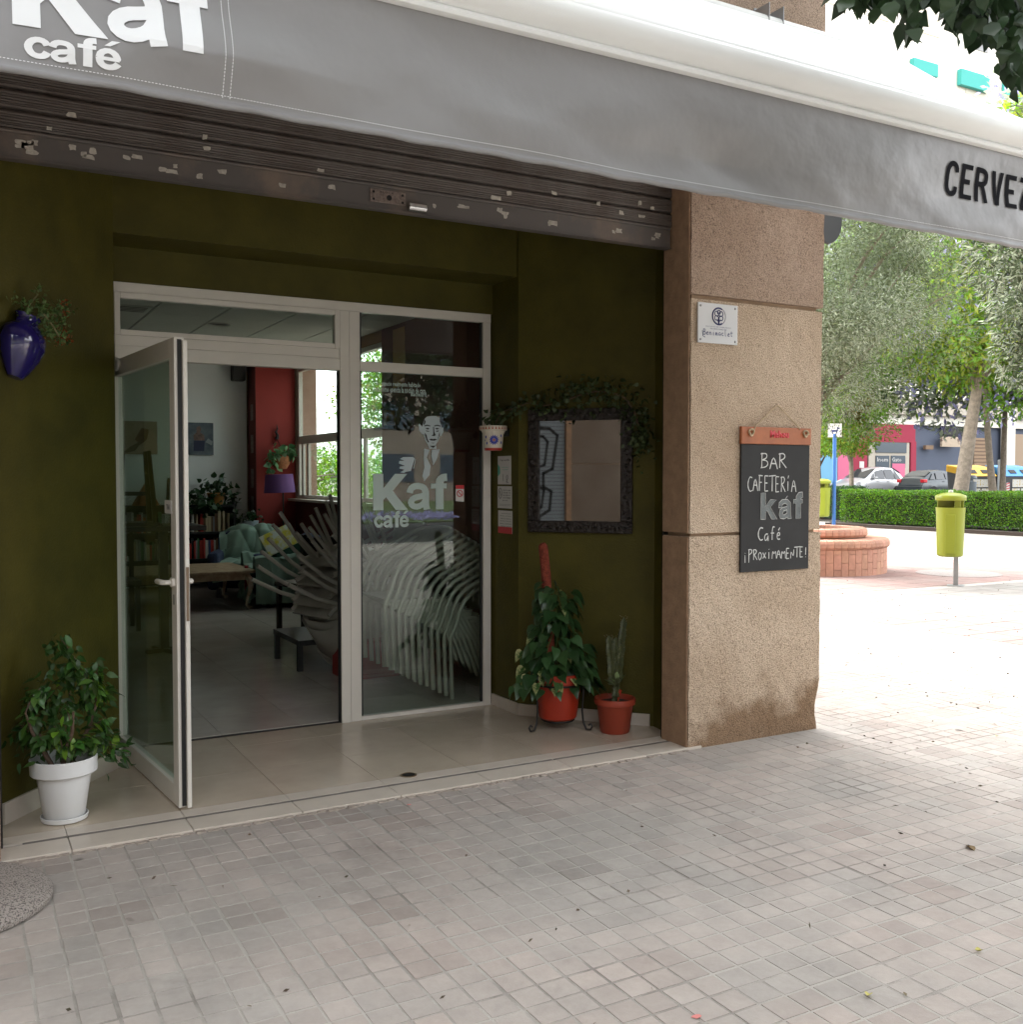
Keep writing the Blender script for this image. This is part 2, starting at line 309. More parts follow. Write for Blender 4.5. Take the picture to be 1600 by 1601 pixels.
# handwritten letters as strokes, box 0..1 wide, 0..1 high
STK = {'B': [[(.1,0),(.12,1)],[(.0,.93),(.5,.98),(.62,.8),(.5,.62),(.15,.52)],[(.15,.52),(.6,.48),(.72,.25),(.5,.05),(.0,.0)]],
 'A': [[(0,0),(.35,1),(.75,0)],[(.12,.38),(.66,.36)]], 'R': [[(.1,0),(.12,1)],[(0,.92),(.45,1),(.65,.8),(.5,.6),(.15,.5)],[(.2,.5),(.75,0)]],
 'C': [[(.75,.9),(.4,1),(.1,.65),(.1,.3),(.4,0),(.75,.1)]], 'F': [[(.1,0),(.12,1)],[(.0,1),(.65,.97)],[(.12,.55),(.5,.55)]],
 'E': [[(.1,0),(.1,1)],[(.1,1),(.6,.98)],[(.1,.53),(.5,.53)],[(.1,0),(.62,.02)]], 'T': [[(-.15,.98),(.95,1.02)],[(.4,1),(.38,0)]],
 'I': [[(.3,0),(.3,.62)],[(.3,.82),(.4,1)]], 'i': [[(.3,0),(.3,.62)],[(.3,.86),(.31,.92)]], 'P': [[(.1,-.25),(.12,1)],[(0,.95),(.5,1),(.7,.8),(.5,.58),(.12,.5)]],
 'O': [[(.35,0),(.08,.25),(.1,.6),(.4,.75),(.68,.55),(.65,.2),(.35,0)]], 'X': [[(.05,.1),(.6,.65)],[(.05,.65),(.6,.1)]],
 'M': [[(0,0),(.12,.85),(.4,.35),(.68,.85),(.82,0)]], 'N': [[(.05,0),(.08,.8),(.62,.05),(.65,.85)]],
 'a': [[(.55,.5),(.3,.55),(.05,.3),(.2,0),(.5,.15),(.58,.5),(.6,0)]], 'f': [[(.6,.92),(.4,1),(.28,.75),(.28,0)],[(.08,.5),(.55,.5)]],
 'e': [[(.08,.28),(.55,.34),(.45,.55),(.2,.52),(.08,.25),(.2,.02),(.55,.06)]], 'é': [[(.08,.28),(.55,.34),(.45,.55),(.2,.52),(.08,.25),(.2,.02),(.55,.06)],[(.3,.7),(.5,.9)]],
 '!': [[(.3,.3),(.34,1)],[(.3,.05),(.32,.1)]], '¡': [[(.3,-.25),(.28,.45)],[(.3,.62),(.31,.66)]],
 'b': [[(.1,1),(.1,0),(.5,.02),(.55,.4),(.12,.45)]], 'n': [[(.05,0),(.08,.5)],[(.08,.4),(.35,.55),(.5,.35),(.52,0)]],
 'm': [[(.05,0),(.07,.5),(.25,.5),(.32,0)],[(.32,.4),(.5,.52),(.62,0)]], 'c': [[(.5,.45),(.25,.52),(.06,.25),(.25,0),(.55,.1)]], 'l': [[(.2,1),(.18,.1),(.4,0)]], 't': [[(.25,.9),(.22,.05),(.5,.02)],[(0,.6),(.6,.64)]],
 'h': [[(.08,0),(.1,1)],[(.1,.4),(.35,.55),(.5,.35),(.5,0)]], 'o': [[(.3,0),(.05,.25),(.3,.52),(.55,.25),(.3,0)]]}
def strokes(mb, word, org, ux, uz, H, Wd, th, nrm, adv=.86, jit=.03, seed=1):
    r = random.Random(seed); org = Vector(org); ux = Vector(ux); uz = Vector(uz); nrm = Vector(nrm)
    step = Wd/len(word); k = 0; lay = 0
    for ch in word:
        dy = r.uniform(-jit, jit)*H
        for st in STK.get(ch, []):
            pts = [org+ux*(k*step+p[0]*step*adv/.75)+uz*(p[1]*H+dy) for p in st]
            sm = []
            for i in range(len(pts)-1):
                for q in range(3): sm.append(pts[i].lerp(pts[i+1], q/3.))
            sm.append(pts[-1])
            if len(pts) > 2:
                for _ in range(2): sm = [sm[0]]+[(sm[i-1]+sm[i]*2+sm[i+1])/4 for i in range(1, len(sm)-1)]+[sm[-1]]
            lay += 1; off = nrm*(.0002*(lay % 5))
            v = []; f = []
            for i, p in enumerate(sm):
                t = (sm[min(i+1, len(sm)-1)]-sm[max(i-1, 0)]).normalized(); s_ = nrm.cross(t)*th*.5*(1+r.uniform(-.25, .25))
                v += [p-s_+off, p+s_+off]
            for i in range(len(sm)-1): f.append((2*i, 2*i+1, 2*i+3, 2*i+2))
            mb.add(v, f)
        k += 1

# heavy sans letters: each a set of bands (points, width) or polygons
HV = {'K': (.90, [('p', [(0,0),(0,1),(.26,1),(.26,.60),(.56,1),(.88,1),(.50,.53),(.90,0),(.58,0),(.33,.36),(.26,.28),(.26,0)])]),
 'k': (.80, [('p', [(0,0),(0,1),(.22,1),(.22,.50),(.46,.74),(.74,.74),(.45,.46),(.78,0),(.52,0),(.30,.33),(.22,.26),(.22,0)])]),
 'a': (.64, [(.175, [(.075,.47),(.10,.58),(.19,.655),(.32,.665),(.44,.63),(.495,.53),(.50,.40),(.50,.16),(.53,.0)]), (.165, [(.50,.41),(.38,.375),(.22,.345),(.12,.27),(.105,.17),(.18,.09),(.30,.085),(.43,.15),(.495,.27)])]),
 'f': (.46, [(.215, [(.47,.905),(.36,.90),(.285,.84),(.265,.74),(.265,.50),(.265,0)]), (.14, [(.03,.66),(.46,.66)])]),
 'c': (.60, [(.185, [(.53,.49),(.46,.62),(.32,.655),(.18,.59),(.10,.44),(.10,.30),(.18,.14),(.32,.085),(.46,.13),(.53,.27)])]),
 'e': (.62, [(.18, [(.10,.37),(.14,.55),(.30,.655),(.46,.58),(.525,.42),(.515,.36)]), (.12, [(.08,.36),(.58,.36)]), (.18, [(.10,.38),(.12,.20),(.22,.10),(.36,.085),(.48,.14),(.55,.24)])]),
 'C': (.55, [(.15, [(.475,.70),(.46,.84),(.36,.925),(.22,.925),(.12,.83),(.075,.68),(.075,.32),(.12,.17),(.22,.075),(.36,.075),(.46,.16),(.475,.30)])]),
 'E': (.50, [('p', [(0,0),(0,1),(.47,1),(.47,.86),(.16,.86),(.16,.58),(.40,.58),(.40,.44),(.16,.44),(.16,.14),(.48,.14),(.48,0)])]),
 'R': (.56, [(.15, [(.075,0),(.075,1)]), (.15, [(.075,.925),(.32,.925),(.44,.85),(.465,.73),(.44,.60),(.32,.53),(.075,.53)]), (.15, [(.30,.50),(.40,.30),(.47,0)])]),
 'V': (.52, [('p', [(0,1),(.16,1),(.265,.28),(.37,1),(.53,1),(.345,0),(.185,0)])]),
 'Z': (.52, [('p', [(.02,1),(.50,1),(.50,.87),(.17,.14),(.50,.14),(.50,0),(0,0),(0,.13),(.32,.86),(.02,.86)])]),
 'A': (.54, [('p', [(.185,1),(.345,1),(.53,0),(.37,0),(.265,.70),(.16,0),(0,0)]), (.12, [(.13,.29),(.40,.29)])])}
def heavy(name, word, origin, ux, uz, w, h, m, parent=None, gap=.02, disp=None, off=(0, -1, 0), step=.07, accent=None):
    tot = sum(HV[c.replace('é', 'e')][0] for c in word)+gap*(len(word)-1); mb = MB(); x = 0; pos = []; lay = 0; hmax = 1.0
    O, UX, UZ, OF = Vector(origin), Vector(ux), Vector(uz), Vector(off)
    def addpoly(poly, lay):
        bm = bmesh.new(); vs_ = [bm.verts.new((p[0], p[1], 0)) for p in poly]; bm.faces.new(vs_); bmesh.ops.triangulate(bm, faces=bm.faces)
        if disp:
            for ax, lim in ((0, tot), (1, 1.0)):
                for k in range(1, int(lim/step)+1):
                    p = [0, 0, 0]; p[ax] = k*step; nn = [0, 0, 0]; nn[ax] = 1
                    bmesh.ops.bisect_plane(bm, geom=bm.verts[:]+bm.edges[:]+bm.faces[:], plane_co=p, plane_no=nn)
        bm.verts.index_update(); mb.add([O+UX*(v.co.x/tot*w)+UZ*(v.co.y*h)+OF*(.00025*lay) for v in bm.verts], [tuple(v.index for v in f.verts) for f in bm.faces]); bm.free()
    def band(pts, wd, x, lay):
        P = [Vector((a+x, b)) for a, b in pts]
        if len(P) > 2:
            Q = [P[0]]
            for i in range(1, len(P)-1): Q += [P[i].lerp(P[i-1], .25), P[i].lerp(P[i+1], .25)]
            P = Q+[P[-1]]
        L_, R_ = [], []
        for i, p in enumerate(P):
            t = (P[min(i+1, len(P)-1)]-P[max(i-1, 0)]).normalized(); n = Vector((-t.y, t.x))*wd/2; L_.append(p+n); R_.append(p-n)
        if disp:
            for i in range(len(P)-1): addpoly([L_[i], R_[i], R_[i+1], L_[i+1]], lay)
        else:
            n0 = [O+UX*(q.x/tot*w)+UZ*(q.y*h)+OF*(.00025*lay) for q in L_+R_]; k = len(P)
            mb.add(n0, [(i, k+i, k+i+1, i+1) for i in range(k-1)])
    for ch in word:
        c = ch.replace('é', 'e'); wd_, parts = HV[c]
        for j, pt in enumerate(parts):
            if pt[0] == 'p': addpoly([(a+x, b) for a, b in pt[1]], j)
            else: band(pt[1], pt[0], x, j)
        if ch == 'é': addpoly([(x+.22, .80), (x+.40, 1.0), (x+.60, 1.0), (x+.36, .80)], 0)
        x += wd_+gap
    o = mb.build(name, m, parent)
    if disp:
        me = o.data; n = len(me.vertices); co = np.empty(n*3); me.vertices.foreach_get('co', co); me.vertices.foreach_set('co', disp(co.reshape(-1, 3)).ravel()); me.update()
    return o
# ------------------------------------------------------------------ leaves
def leaf_mesh(name, L, Wd, m, kind='oval', droop=.15, fold=.12):
    prof = {'oval': [(.0, .02), (.22, .75), (.5, 1), (.78, .6), (1.0, 0)], 'heart': [(-.06, .55), (.12, 1), (.4, .9), (.72, .42), (1.0, 0)],
            'lance': [(0, .1), (.3, .9), (.55, 1), (.8, .6), (1, 0)]}[kind]
    v = [(0, 0, 0)]; f = []
    for t, w in prof[:-1]:
        x = t*L; z = -droop*L*t*t
        v += [(x, -w*Wd/2, z+fold*w*Wd), (x if kind != 'heart' or t > 0 else 0, 0, z), (x, w*Wd/2, z+fold*w*Wd)]
    v.append((L, 0, -droop*L))
    n = len(prof)-1
    for i in range(n-1):
        a = 1+3*i; b = a+3; f += [(a, a+1, b+1, b), (a+1, a+2, b+2, b+1)]
    a = 1+3*(n-1); e = len(v)-1; f += [(a, a+1, e), (a+1, a+2, e)]
    me = bpy.data.meshes.new(name); me.from_pydata(v, [], f); me.materials.append(m)
    me.polygons.foreach_set('use_smooth', [True]*len(me.polygons)); me.update(); return me
def leaf_cloud(name, P, D, L, Wd, m, parent=None, kind=None, shape='quad', seed=3, smooth=False):
    """many leaves in one mesh; P points (n,3), D directions (n,3)"""
    r = np.random.default_rng(seed); n = len(P)
    D = D/np.maximum(np.linalg.norm(D, axis=1, keepdims=True), 1e-6)
    A = r.normal(size=(n, 3)); B = np.cross(D, A); B /= np.maximum(np.linalg.norm(B, axis=1, keepdims=True), 1e-6); Nn = np.cross(D, B)
    l = (L*r.uniform(.65, 1.25, n))[:, None]; w = (Wd*r.uniform(.7, 1.2, n))[:, None]
    if shape == 'quad':
        V = np.stack([P, P+D*l*.5+B*w*.5+Nn*w*.12, P+D*l, P+D*l*.5-B*w*.5+Nn*w*.12], 1); k = 4; F = [(0, 1, 2, 3)]
    else:  # pointed leaf folded on its midrib
        V = np.stack([P, P+D*l*.12+B*w*.42+Nn*w*.1, P+D*l*.42+B*w*.5+Nn*w*.16, P+D*l*.74+B*w*.22+Nn*w*.05-Nn*l*.06, P+D*l-Nn*l*.14, P+D*l*.74-B*w*.22+Nn*w*.05-Nn*l*.06, P+D*l*.42-B*w*.5+Nn*w*.16, P+D*l*.12-B*w*.42+Nn*w*.1], 1)
        k = 8; F = [(0, 1, 7), (1, 2, 6, 7), (2, 3, 5, 6), (3, 4, 5)]
    me = bpy.data.meshes.new(name); me.vertices.add(n*k); me.vertices.foreach_set('co', V.reshape(-1))
    base = (np.arange(n)*k)[:, None]; loops = []; tot = []; flat = [i for f_ in F for i in f_]
    idx = (base+np.array(flat)[None]).reshape(-1); sizes = np.tile([len(f_) for f_ in F], n)
    me.loops.add(len(idx)); me.loops.foreach_set('vertex_index', idx.astype(np.int32))
    me.polygons.add(len(sizes)); me.polygons.foreach_set('loop_start', np.concatenate([[0], np.cumsum(sizes)[:-1]]).astype(np.int32)); me.polygons.foreach_set('loop_total', sizes.astype(np.int32))
    me.materials.append(m); me.update(calc_edges=True); me.validate()
    o = link(name, me, parent)
    if kind: o['kind'] = kind
    return o
def blob_points(n, centres, seed=5, surf=.55):
    """points spread through clumps (cx,cy,cz,rx,ry,rz)"""
    r = np.random.default_rng(seed); C = np.array(centres, float); vol = C[:, 3]*C[:, 4]*C[:, 5]; k = r.choice(len(C), n, p=vol/vol.sum())
    d = r.normal(size=(n, 3)); d /= np.linalg.norm(d, axis=1, keepdims=True); q = r.uniform(0, 1, n)**(1/3.); q = np.where(r.random(n) < surf, .78+.25*r.random(n), q)
    return C[k, :3]+d*q[:, None]*C[k, 3:], d
def clumps(c, rad, n, sr, seed, flat=.8):
    r = np.random.default_rng(seed); out = []
    for i in range(n):
        d = r.normal(size=3); d /= np.linalg.norm(d); q = r.uniform(.25, 1)**.6
        s = sr*r.uniform(.6, 1.35); out.append((c[0]+d[0]*q*rad[0], c[1]+d[1]*q*rad[1], c[2]+d[2]*q*rad[2], s, s, s*flat))
    return out

# ================================================================== GROUND AND PAVING
earth = mat('bare_earth', (.22, .19, .16), .95, noise=.3, nscale=3, obj=False)
MB().box(-250, 300, -250, 300, -1.0, -.03).build('ground', earth)['kind'] = 'structure'
pv = empty('pavement', label='grey pavement of small square ribbed tiles in front of the cafe', kind='structure')
MB().box(-14, 8.3, -9, 4.33, -.03, .0006).build('joint_bed', PAVEJ, pv)
MB().box(4.45, 8.3, 4.3305, 9.2, -.03, .0006).build('joint_bed', PAVEJ, pv)
def tile_geo(mb, x, y, s=.2, z0=-.002, h=.0035, g=.0045, n=2, j=0):
    z0 = -.006
    c = s/n
    for a in range(n):
        for b in range(n):
            x0, x1, y0, y1 = x+a*c+g, x+(a+1)*c-g, y+b*c+g, y+(b+1)*c-g; e = .0022
            if a == 0: x0 += .0015
            if b == 0: y0 += .0015
            v = [(x0, y0, z0), (x1, y0, z0), (x1, y1, z0), (x0, y1, z0), (x0+e, y0+e, h), (x1-e, y0+e, h), (x1-e, y1-e, h), (x0+e, y1-e, h)]
            mb.add(v, [(4, 5, 6, 7), (0, 1, 5, 4), (1, 2, 6, 5), (2, 3, 7, 6), (3, 0, 4, 7)])
tmesh = []
for k in range(6):
    mb = MB(); tile_geo(mb, -.1, -.1, h=.0012+.0005*(k % 3), g=.0026+.0006*(k % 2)); me = bpy.data.meshes.new('paving_tile'); me.from_pydata(mb.v, [], mb.f); me.materials.append(PAVE); tmesh.append(me)
cyaw, syaw, cp, sp = math.cos(YAW), math.sin(YAW), math.cos(PITCH), math.sin(PITCH)
def pix(X, Y, Z):
    z = Z-CAMH; a = X*cyaw-Y*syaw; b = X*syaw+Y*cyaw; b2 = b*cp-z*sp; c = b*sp+z*cp
    return (800+1575*a/b2, 800-1575*c/b2, b2) if b2 > .1 else (1e5, 1e5, b2)
cells = []
for i in range(-16, 42):
    for j in range(-6, 46):
        x, y = -.02+.2*i+.1, -.08+.2*j+.1
        if y > 4.28 and x < 4.62: continue
        if y > 9.15: continue
        if x > 8.25: continue
        u, v, d = pix(x, y, 0)
        if u < -140 or u > 1760 or v > 1780 or v < 700: continue
        vis = 0 < u < 1600 and v < 1600
        cells.append((0 if vis else 1, d, x, y))
cells.sort()
rest = MB()
for n, (vs_, d, x, y) in enumerate(cells):
    if n < 300:
        o = link('paving_tile', tmesh[rnd.randrange(6)], pv); o.location = (x+rnd.uniform(-.0012, .0012), y+rnd.uniform(-.0012, .0012), rnd.uniform(-.0001, .0007))
        o.rotation_euler = (rnd.uniform(-.0015, .0015), rnd.uniform(-.0015, .0015), rnd.uniform(-.006, .006)+rnd.randrange(4)*math.pi/2)
    else: tile_geo(rest, x-.1+rnd.uniform(-.001, .001), y-.1+rnd.uniform(-.001, .001), h=.0012+rnd.uniform(0, .0016), g=.003)
rest.build('paving_tiles_beyond', PAVE, pv, kind='stuff')
# plaza slabs
pz = empty('plaza_paving', label='pale plaza paving with bands of pink slabs', kind='structure')
def slabs(mb, x0, x1, y0, y1, s, h=.004):
    nx, ny = max(1, round((x1-x0)/s)), max(1, round((y1-y0)/s))
    for i in range(nx):
        for j in range(ny): tile_geo(mb, x0+i*s, y0+j*s, s=s, h=h+rnd.uniform(0, .001), g=.004, n=1)
MB().box(8.3, 26.5, -9, 9.2, -.03, 0).build('joint_bed', PAVEJ, pz); MB().box(4.6, 26.5, 9.2, 40, -.03, 0).build('joint_bed', PAVEJ, pz)
a = MB(); slabs(a, 8.3, 16, .6, 7.4, .4); slabs(a, 4.6, 16, 9.2, 15.2, .4); a.build('pink_slabs', PINKP, pz, kind='stuff')
a = MB(); slabs(a, 8.3, 16, 7.4, 9.2, .4); slabs(a, 16, 23.6, 2, 24, .4); slabs(a, 4.6, 16, 15.2, 22, .4); a.build('pale_slabs', WHITEP, pz, kind='stuff')
# street side (behind the camera) and far street
asph = mat('asphalt', (.05, .05, .052), .9, noise=.3, nscale=20, obj=False)
MB().box(-60, 80, -19, -9, -.03, -.02).build('road', asph)['kind'] = 'structure'
MB().box(27.5, 160, 8, 43, -.03, .38).build('street', asph)['kind'] = 'structure'
grass = mat('lawn_green', (.07, .11, .03), .95, noise=.5, nscale=6, obj=False)
MB().box(-60, 80, -45, -19, -.03, .02).build('lawn', grass)['kind'] = 'structure'
SIDEW = mat('pale_concrete_path', (.42, .40, .37), .9, noise=.12, nscale=4, obj=False)
MB().box(-14.0, 26.5, -9.3, -9.0, -.03, .02).build('kerb', SIDEW)['kind'] = 'structure'
# round manhole, square plates
mh = MB().lathe([(.62, 0), (.62, .006), (.58, .007), (.55, .004), (0, .005)], (13.6, 10.25, .004), 40)
tag(mh.build('manhole_cover', mat('pinkish_iron', (.30, .26, .24), .7, noise=.3, nscale=30), smooth=True), 'round manhole cover in the pink plaza paving behind the litter bin post', 'manhole cover')
tag(MB().box(9.95, 10.4, 7.95, 8.4, 0, .008).build('inspection_cover', mat('grey_iron', (.24, .24, .24), .7, noise=.3, nscale=30), bevel=.003), 'square grey metal inspection cover lying in the pale plaza paving', 'inspection cover')

# ================================================================== ENTRANCE FLOOR
ef = empty('entrance_floor', label='cream tiled floor of the recessed entrance', kind='structure')
MB().prism([(.13, 4.34), (3.6, 4.34), (3.7, 4.9), (3.1, 5.5), (3.1, 5.86), (.70, 5.86), (.70, 5.48), (.13, 4.85)], -.03, .004).build('grout_bed', FLOORJ, ef)
def clip_poly(poly, conv):      # clip polygon by convex polygon
    def inside(p, a, b): return (b[0]-a[0])*(p[1]-a[1])-(b[1]-a[1])*(p[0]-a[0]) >= -1e-9
    def inter(p, q, a, b):
        x1, y1, x2, y2 = *p, *q; x3, y3, x4, y4 = *a, *b; d = (x1-x2)*(y3-y4)-(y1-y2)*(x3-x4)
        t = ((x1-x3)*(y3-y4)-(y1-y3)*(x3-x4))/d; return (x1+t*(x2-x1), y1+t*(y2-y1))
    out = poly
    for i in range(len(conv)):
        a, b = conv[i], conv[(i+1) % len(conv)]; inp = out; out = []
        for k in range(len(inp)):
            p, q = inp[k], inp[(k+1) % len(inp)]
            if inside(q, a, b):
                if not inside(p, a, b): out.append(inter(p, q, a, b))
                out.append(q)
            elif inside(p, a, b): out.append(inter(p, q, a, b))
        if not out: return []
    return out
area = [(.14, 4.60), (3.60, 4.60), (3.636, 4.81), (3.072, 5.84), (.735, 5.84), (.16, 4.79)]
TP = .472
for i in range(-1, 8):
    for j in range(0, 3):
        x, y = .39+TP*(i), 4.602+TP*j; g = .0015
        q = clip_poly([(x+g, y+g), (x+TP-g, y+g), (x+TP-g, min(y+TP, 5.84)-g), (x+g, min(y+TP, 5.84)-g)], area)
        if len(q) > 2: MB().prism(q, -.01, .012+rnd.uniform(0, .0006)).build('floor_tile', FLOORT, ef)
xs = [.135]+[.39+TP*i for i in range(0, 7)]+[3.60]
strip = MB()
for a_, b_ in zip(xs[:-1], xs[1:]):
    MB().box(a_+.0015, b_-.0015, 4.318+rnd.uniform(-.004, .004), 4.478, -.02, .014).build('threshold_slab', SILLM, ef, bevel=.002)
    MB().box(a_+.0015, b_-.0015, 4.508, 4.5995, -.02, .014).build('threshold_slab', SILLM, ef)
    x0 = max(a_, .22); strip.box(x0+.002, b_-.002-rnd.choice([0, .0, .012]), 4.481, 4.505, -.02, .0125)
strip.build('metal_strip', SILLS, ef, kind='stuff')
# crumbly mortar line against the pavement
m_ = MB()
for k in range(70):
    x = .15+k*.048; m_.box(x, x+rnd.uniform(.03, .055), 4.300+rnd.uniform(-.012, .006), 4.319, -.01, .004+rnd.uniform(0, .005))
m_.build('mortar_crumbs', mat('pale_mortar', (.46, .39, .33), .95, noise=.4, nscale=50, obj=False), ef, kind='stuff')
dr = empty('floor_drain', (1.962, 4.60, .0125), 'small round dark metal stopper set in the doorway threshold', 'floor drain')
MB().lathe([(.042, 0), (.042, .004), (.034, .006), (.034, .002), (0, .002)], n=28).build('rim', mat('brass_dull', (.30, .22, .14), .4, metal=.7), dr, smooth=True)
MB().lathe([(.032, 0), (.032, .0035), (0, .004)], n=28).build('lid', BLACKM, dr, smooth=True)

# ================================================================== THE CAFE BUILDING
cb = empty('cafe_building', (3.5, 4.33, 0), 'cafe building with bush-hammered stone corner pillar and olive green recessed entrance', 'building')
def cpart(mb, name, m, parent=cb, **k):
    o = mb.build(name, m, parent, **k)
    if parent == cb: o.matrix_parent_inverse = Matrix.Translation((-3.5, -4.33, 0))
    return o
WHITEW = mat('interior_white_wall', (.80, .83, .82), .9, noise=.05, nscale=2)
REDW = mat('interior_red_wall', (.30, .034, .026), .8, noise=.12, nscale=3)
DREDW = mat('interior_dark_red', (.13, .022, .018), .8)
# green splayed walls of the recess
cpart(MB().prism([(3.07, 5.86), (3.07, 5.448), (3.634, 4.807), (3.60, 4.587), (4.48, 4.587), (4.48, 4.86), (3.85, 4.86), (3.85, 5.86)], 0, 3.15), 'green_wall', GREEN)
cpart(MB().prism([(.745, 5.86), (.727, 5.469), (.16, 4.778), (.14, 4.60), (-.3, 4.60), (-.3, 5.86)], 0, 3.15), 'green_wall', GREEN)
cpart(MB().box(.70, 3.10, 5.47, 5.86, 2.735, 3.15), 'green_wall', GREEN)
cpart(MB().box(.745, 3.07, 5.79, 5.86, 2.548, 2.736), 'green_wall', GREEN)
cpart(MB().box(-.3, 3.85, 4.585, 5.86, 3.152, 3.3), 'recess_ceiling', GREEN)
# baseboards
def base(p, q, nrm, t=.012, z1=.085):
    p, q = Vector((*p, 0)), Vector((*q, 0)); n = Vector((*nrm, 0)).normalized()*t
    return MB().prism([tuple(p.xy), tuple(q.xy), tuple((q+n).xy), tuple((p+n).xy)], .013, z1)
def pieces(p, q, nrm, L, **k):
    p, q = Vector(p), Vector(q); d = (q-p); n = max(1, round(d.length/L))
    for i in range(n):
        a, b = p+d*(i/n)+d.normalized()*.001, p+d*((i+1)/n)-d.normalized()*.001
        cpart(base(a, b, nrm, **k), 'baseboard_tile', SILLM)
pieces((3.07, 5.79), (3.07, 5.452), (-1, 0), .5); pieces((3.07, 5.446), (3.62, 4.822), (-.754, -.657), .45)
pieces((.727, 5.469), (.16, 4.778), (.773, -.634), .45, z1=.105); pieces((.745, 5.79), (.727, 5.475), (1, 0), .5, z1=.105)
# corner pillar of three stone blocks with recessed joints
pil = cpart(MB().box(3.54, 4.47, 4.36, 4.555, 0, 3.4), 'pillar', JOINT)
def rough_block(x0, x1, y0, y1, z0, z1, m, chip=False, seed=1):
    bm = bmesh.new(); bmesh.ops.create_cube(bm, size=1); bmesh.ops.scale(bm, vec=(x1-x0, y1-y0, z1-z0), verts=bm.verts)
    bmesh.ops.translate(bm, vec=((x0+x1)/2, (y0+y1)/2, (z0+z1)/2), verts=bm.verts)
    bmesh.ops.subdivide_edges(bm, edges=bm.edges, cuts=22, use_grid_fill=True); r = random.Random(seed)
    for v in bm.verts:
        v.co += Vector((r.uniform(-1, 1), r.uniform(-1, 1), 0))*.0022
        if chip and v.co.z < .30 and v.co.x > x1-.08 and v.co.y < y0+.1:
            k = max(0, 1-abs(v.co.z-.11)/.17); v.co.x -= .032*k**.6*(1 if v.co.x > x1-.03 else .4)*(.7+.3*r.random()); v.co.y += .012*k*r.random()
    me = bpy.data.meshes.new('stone_block'); bm.to_mesh(me); bm.free(); me.materials.append(m); return link('stone_block', me, pil)
rough_block(3.512, 4.497, 4.330, 4.56, -.01, 1.172, STONE, chip=True); rough_block(3.516, 4.493, 4.333, 4.56, 1.190, 2.468, STONE, seed=2); rough_block(3.512, 4.499, 4.330, 4.56, 2.492, 3.42, STONEP, seed=3)
je = MB(); je.box(3.504, 3.5115, 4.337, 4.561, 0, 1.17); je.box(3.504, 3.5115, 4.337, 4.561, 1.192, 3.3)
jo = je.build('smooth_edge', JAMB, pil, bevel=.004); jo.location = (-.003, -.003, 0)
# left pillar, upper walls, side and back walls
cpart(MB().box(-1.3, .138, 4.33, 4.598, -.01, 3.4), 'stone_wall', STONEP)
cpart(MB().box(-8, -1.3, 4.33, 4.598, -.01, 3.4), 'stone_wall', STONEP)
cpart(MB().box(-8, 3.50, 4.36, 4.58, 3.42, 13), 'upper_wall', STONEP)
cpart(MB().box(3.50, 4.497, 4.335, 4.86, 3.421, 13), 'upper_wall', STONEP)
cpart(MB().box(4.2, 4.49, 4.86, 10.5, 0, 3.3), 'side_wall', STONEP); cpart(MB().box(4.2, 4.49, 13.76, 14.6, 0, 3.3), 'side_wall', STONEP)
cpart(MB().box(4.2, 4.49, 10.5, 13.76, 0, 1.20), 'side_wall', STONEP); cpart(MB().box(4.2, 4.49, 10.5, 13.76, 3.02, 3.3), 'side_wall', STONEP)
cpart(MB().box(4.2, 4.49, 4.86, 14.6, 3.3, 13), 'side_wall', STONEP)
cpart(MB().box(-8, 4.19, 14.42, 14.6, 0, 13), 'back_wall', STONEP)
cpart(MB().box(-8, 4.2, 4.6, 14.4, 3.42, 3.6), 'floor_slab', STONEP); cpart(MB().box(-8, 4.48, 4.36, 14.6, 13, 13.2), 'roof', STONEP)
# interior
inf = empty('interior_floor', label='dim polished tiled floor inside the cafe', kind='structure')
MB().box(-1.8, 4.2, 5.86, 14.4, -.03, .004).build('grout_bed', FLOORJ, inf)
for i in range(-4, 10):
    for j in range(0, 18):
        x, y = -.554+TP*i, 5.862+TP*j
        x0, x1, y1 = max(x, -1.7), min(x+TP, 4.19), min(y+TP, 14.3)
        if x1-x0 > .02: MB().box(x0+.0013, x1-.0013, y+.0013, y1-.0013, -.01, .0125).build('floor_tile', INFLOOR, inf)
cpart(MB().box(-1.8, 3.62, 14.2, 14.4, .01, 3.12), 'interior_wall', WHITEW)
cpart(MB().box(-1.8, -1.6, 5.87, 14.2, .01, 3.12), 'interior_wall', WHITEW)
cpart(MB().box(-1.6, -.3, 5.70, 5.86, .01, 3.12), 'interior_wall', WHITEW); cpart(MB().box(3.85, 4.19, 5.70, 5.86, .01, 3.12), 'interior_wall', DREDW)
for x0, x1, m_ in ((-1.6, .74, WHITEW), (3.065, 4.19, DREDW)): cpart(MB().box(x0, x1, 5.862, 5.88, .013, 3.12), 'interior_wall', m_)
cpart(MB().box(.74, 3.065, 5.862, 5.88, 2.55, 3.12), 'interior_wall', WHITEW)
rc = cpart(MB().box(3.645, 4.19, 13.8, 14.19, .013, 3.118), 'red_column', REDW)
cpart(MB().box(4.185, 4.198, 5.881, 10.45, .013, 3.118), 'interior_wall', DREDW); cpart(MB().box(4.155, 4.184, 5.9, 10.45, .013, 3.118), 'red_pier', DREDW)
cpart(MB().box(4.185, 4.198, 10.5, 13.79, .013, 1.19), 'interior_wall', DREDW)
cpart(MB().box(4.180, 4.198, 10.46, 13.79, 3.0, 3.118), 'interior_wall', mat('ochre_paint', (.30, .15, .05), .8))
cpart(MB().box(3.640, 3.644, 13.8, 14.19, .013, 3.118), 'column_side', DREDW)
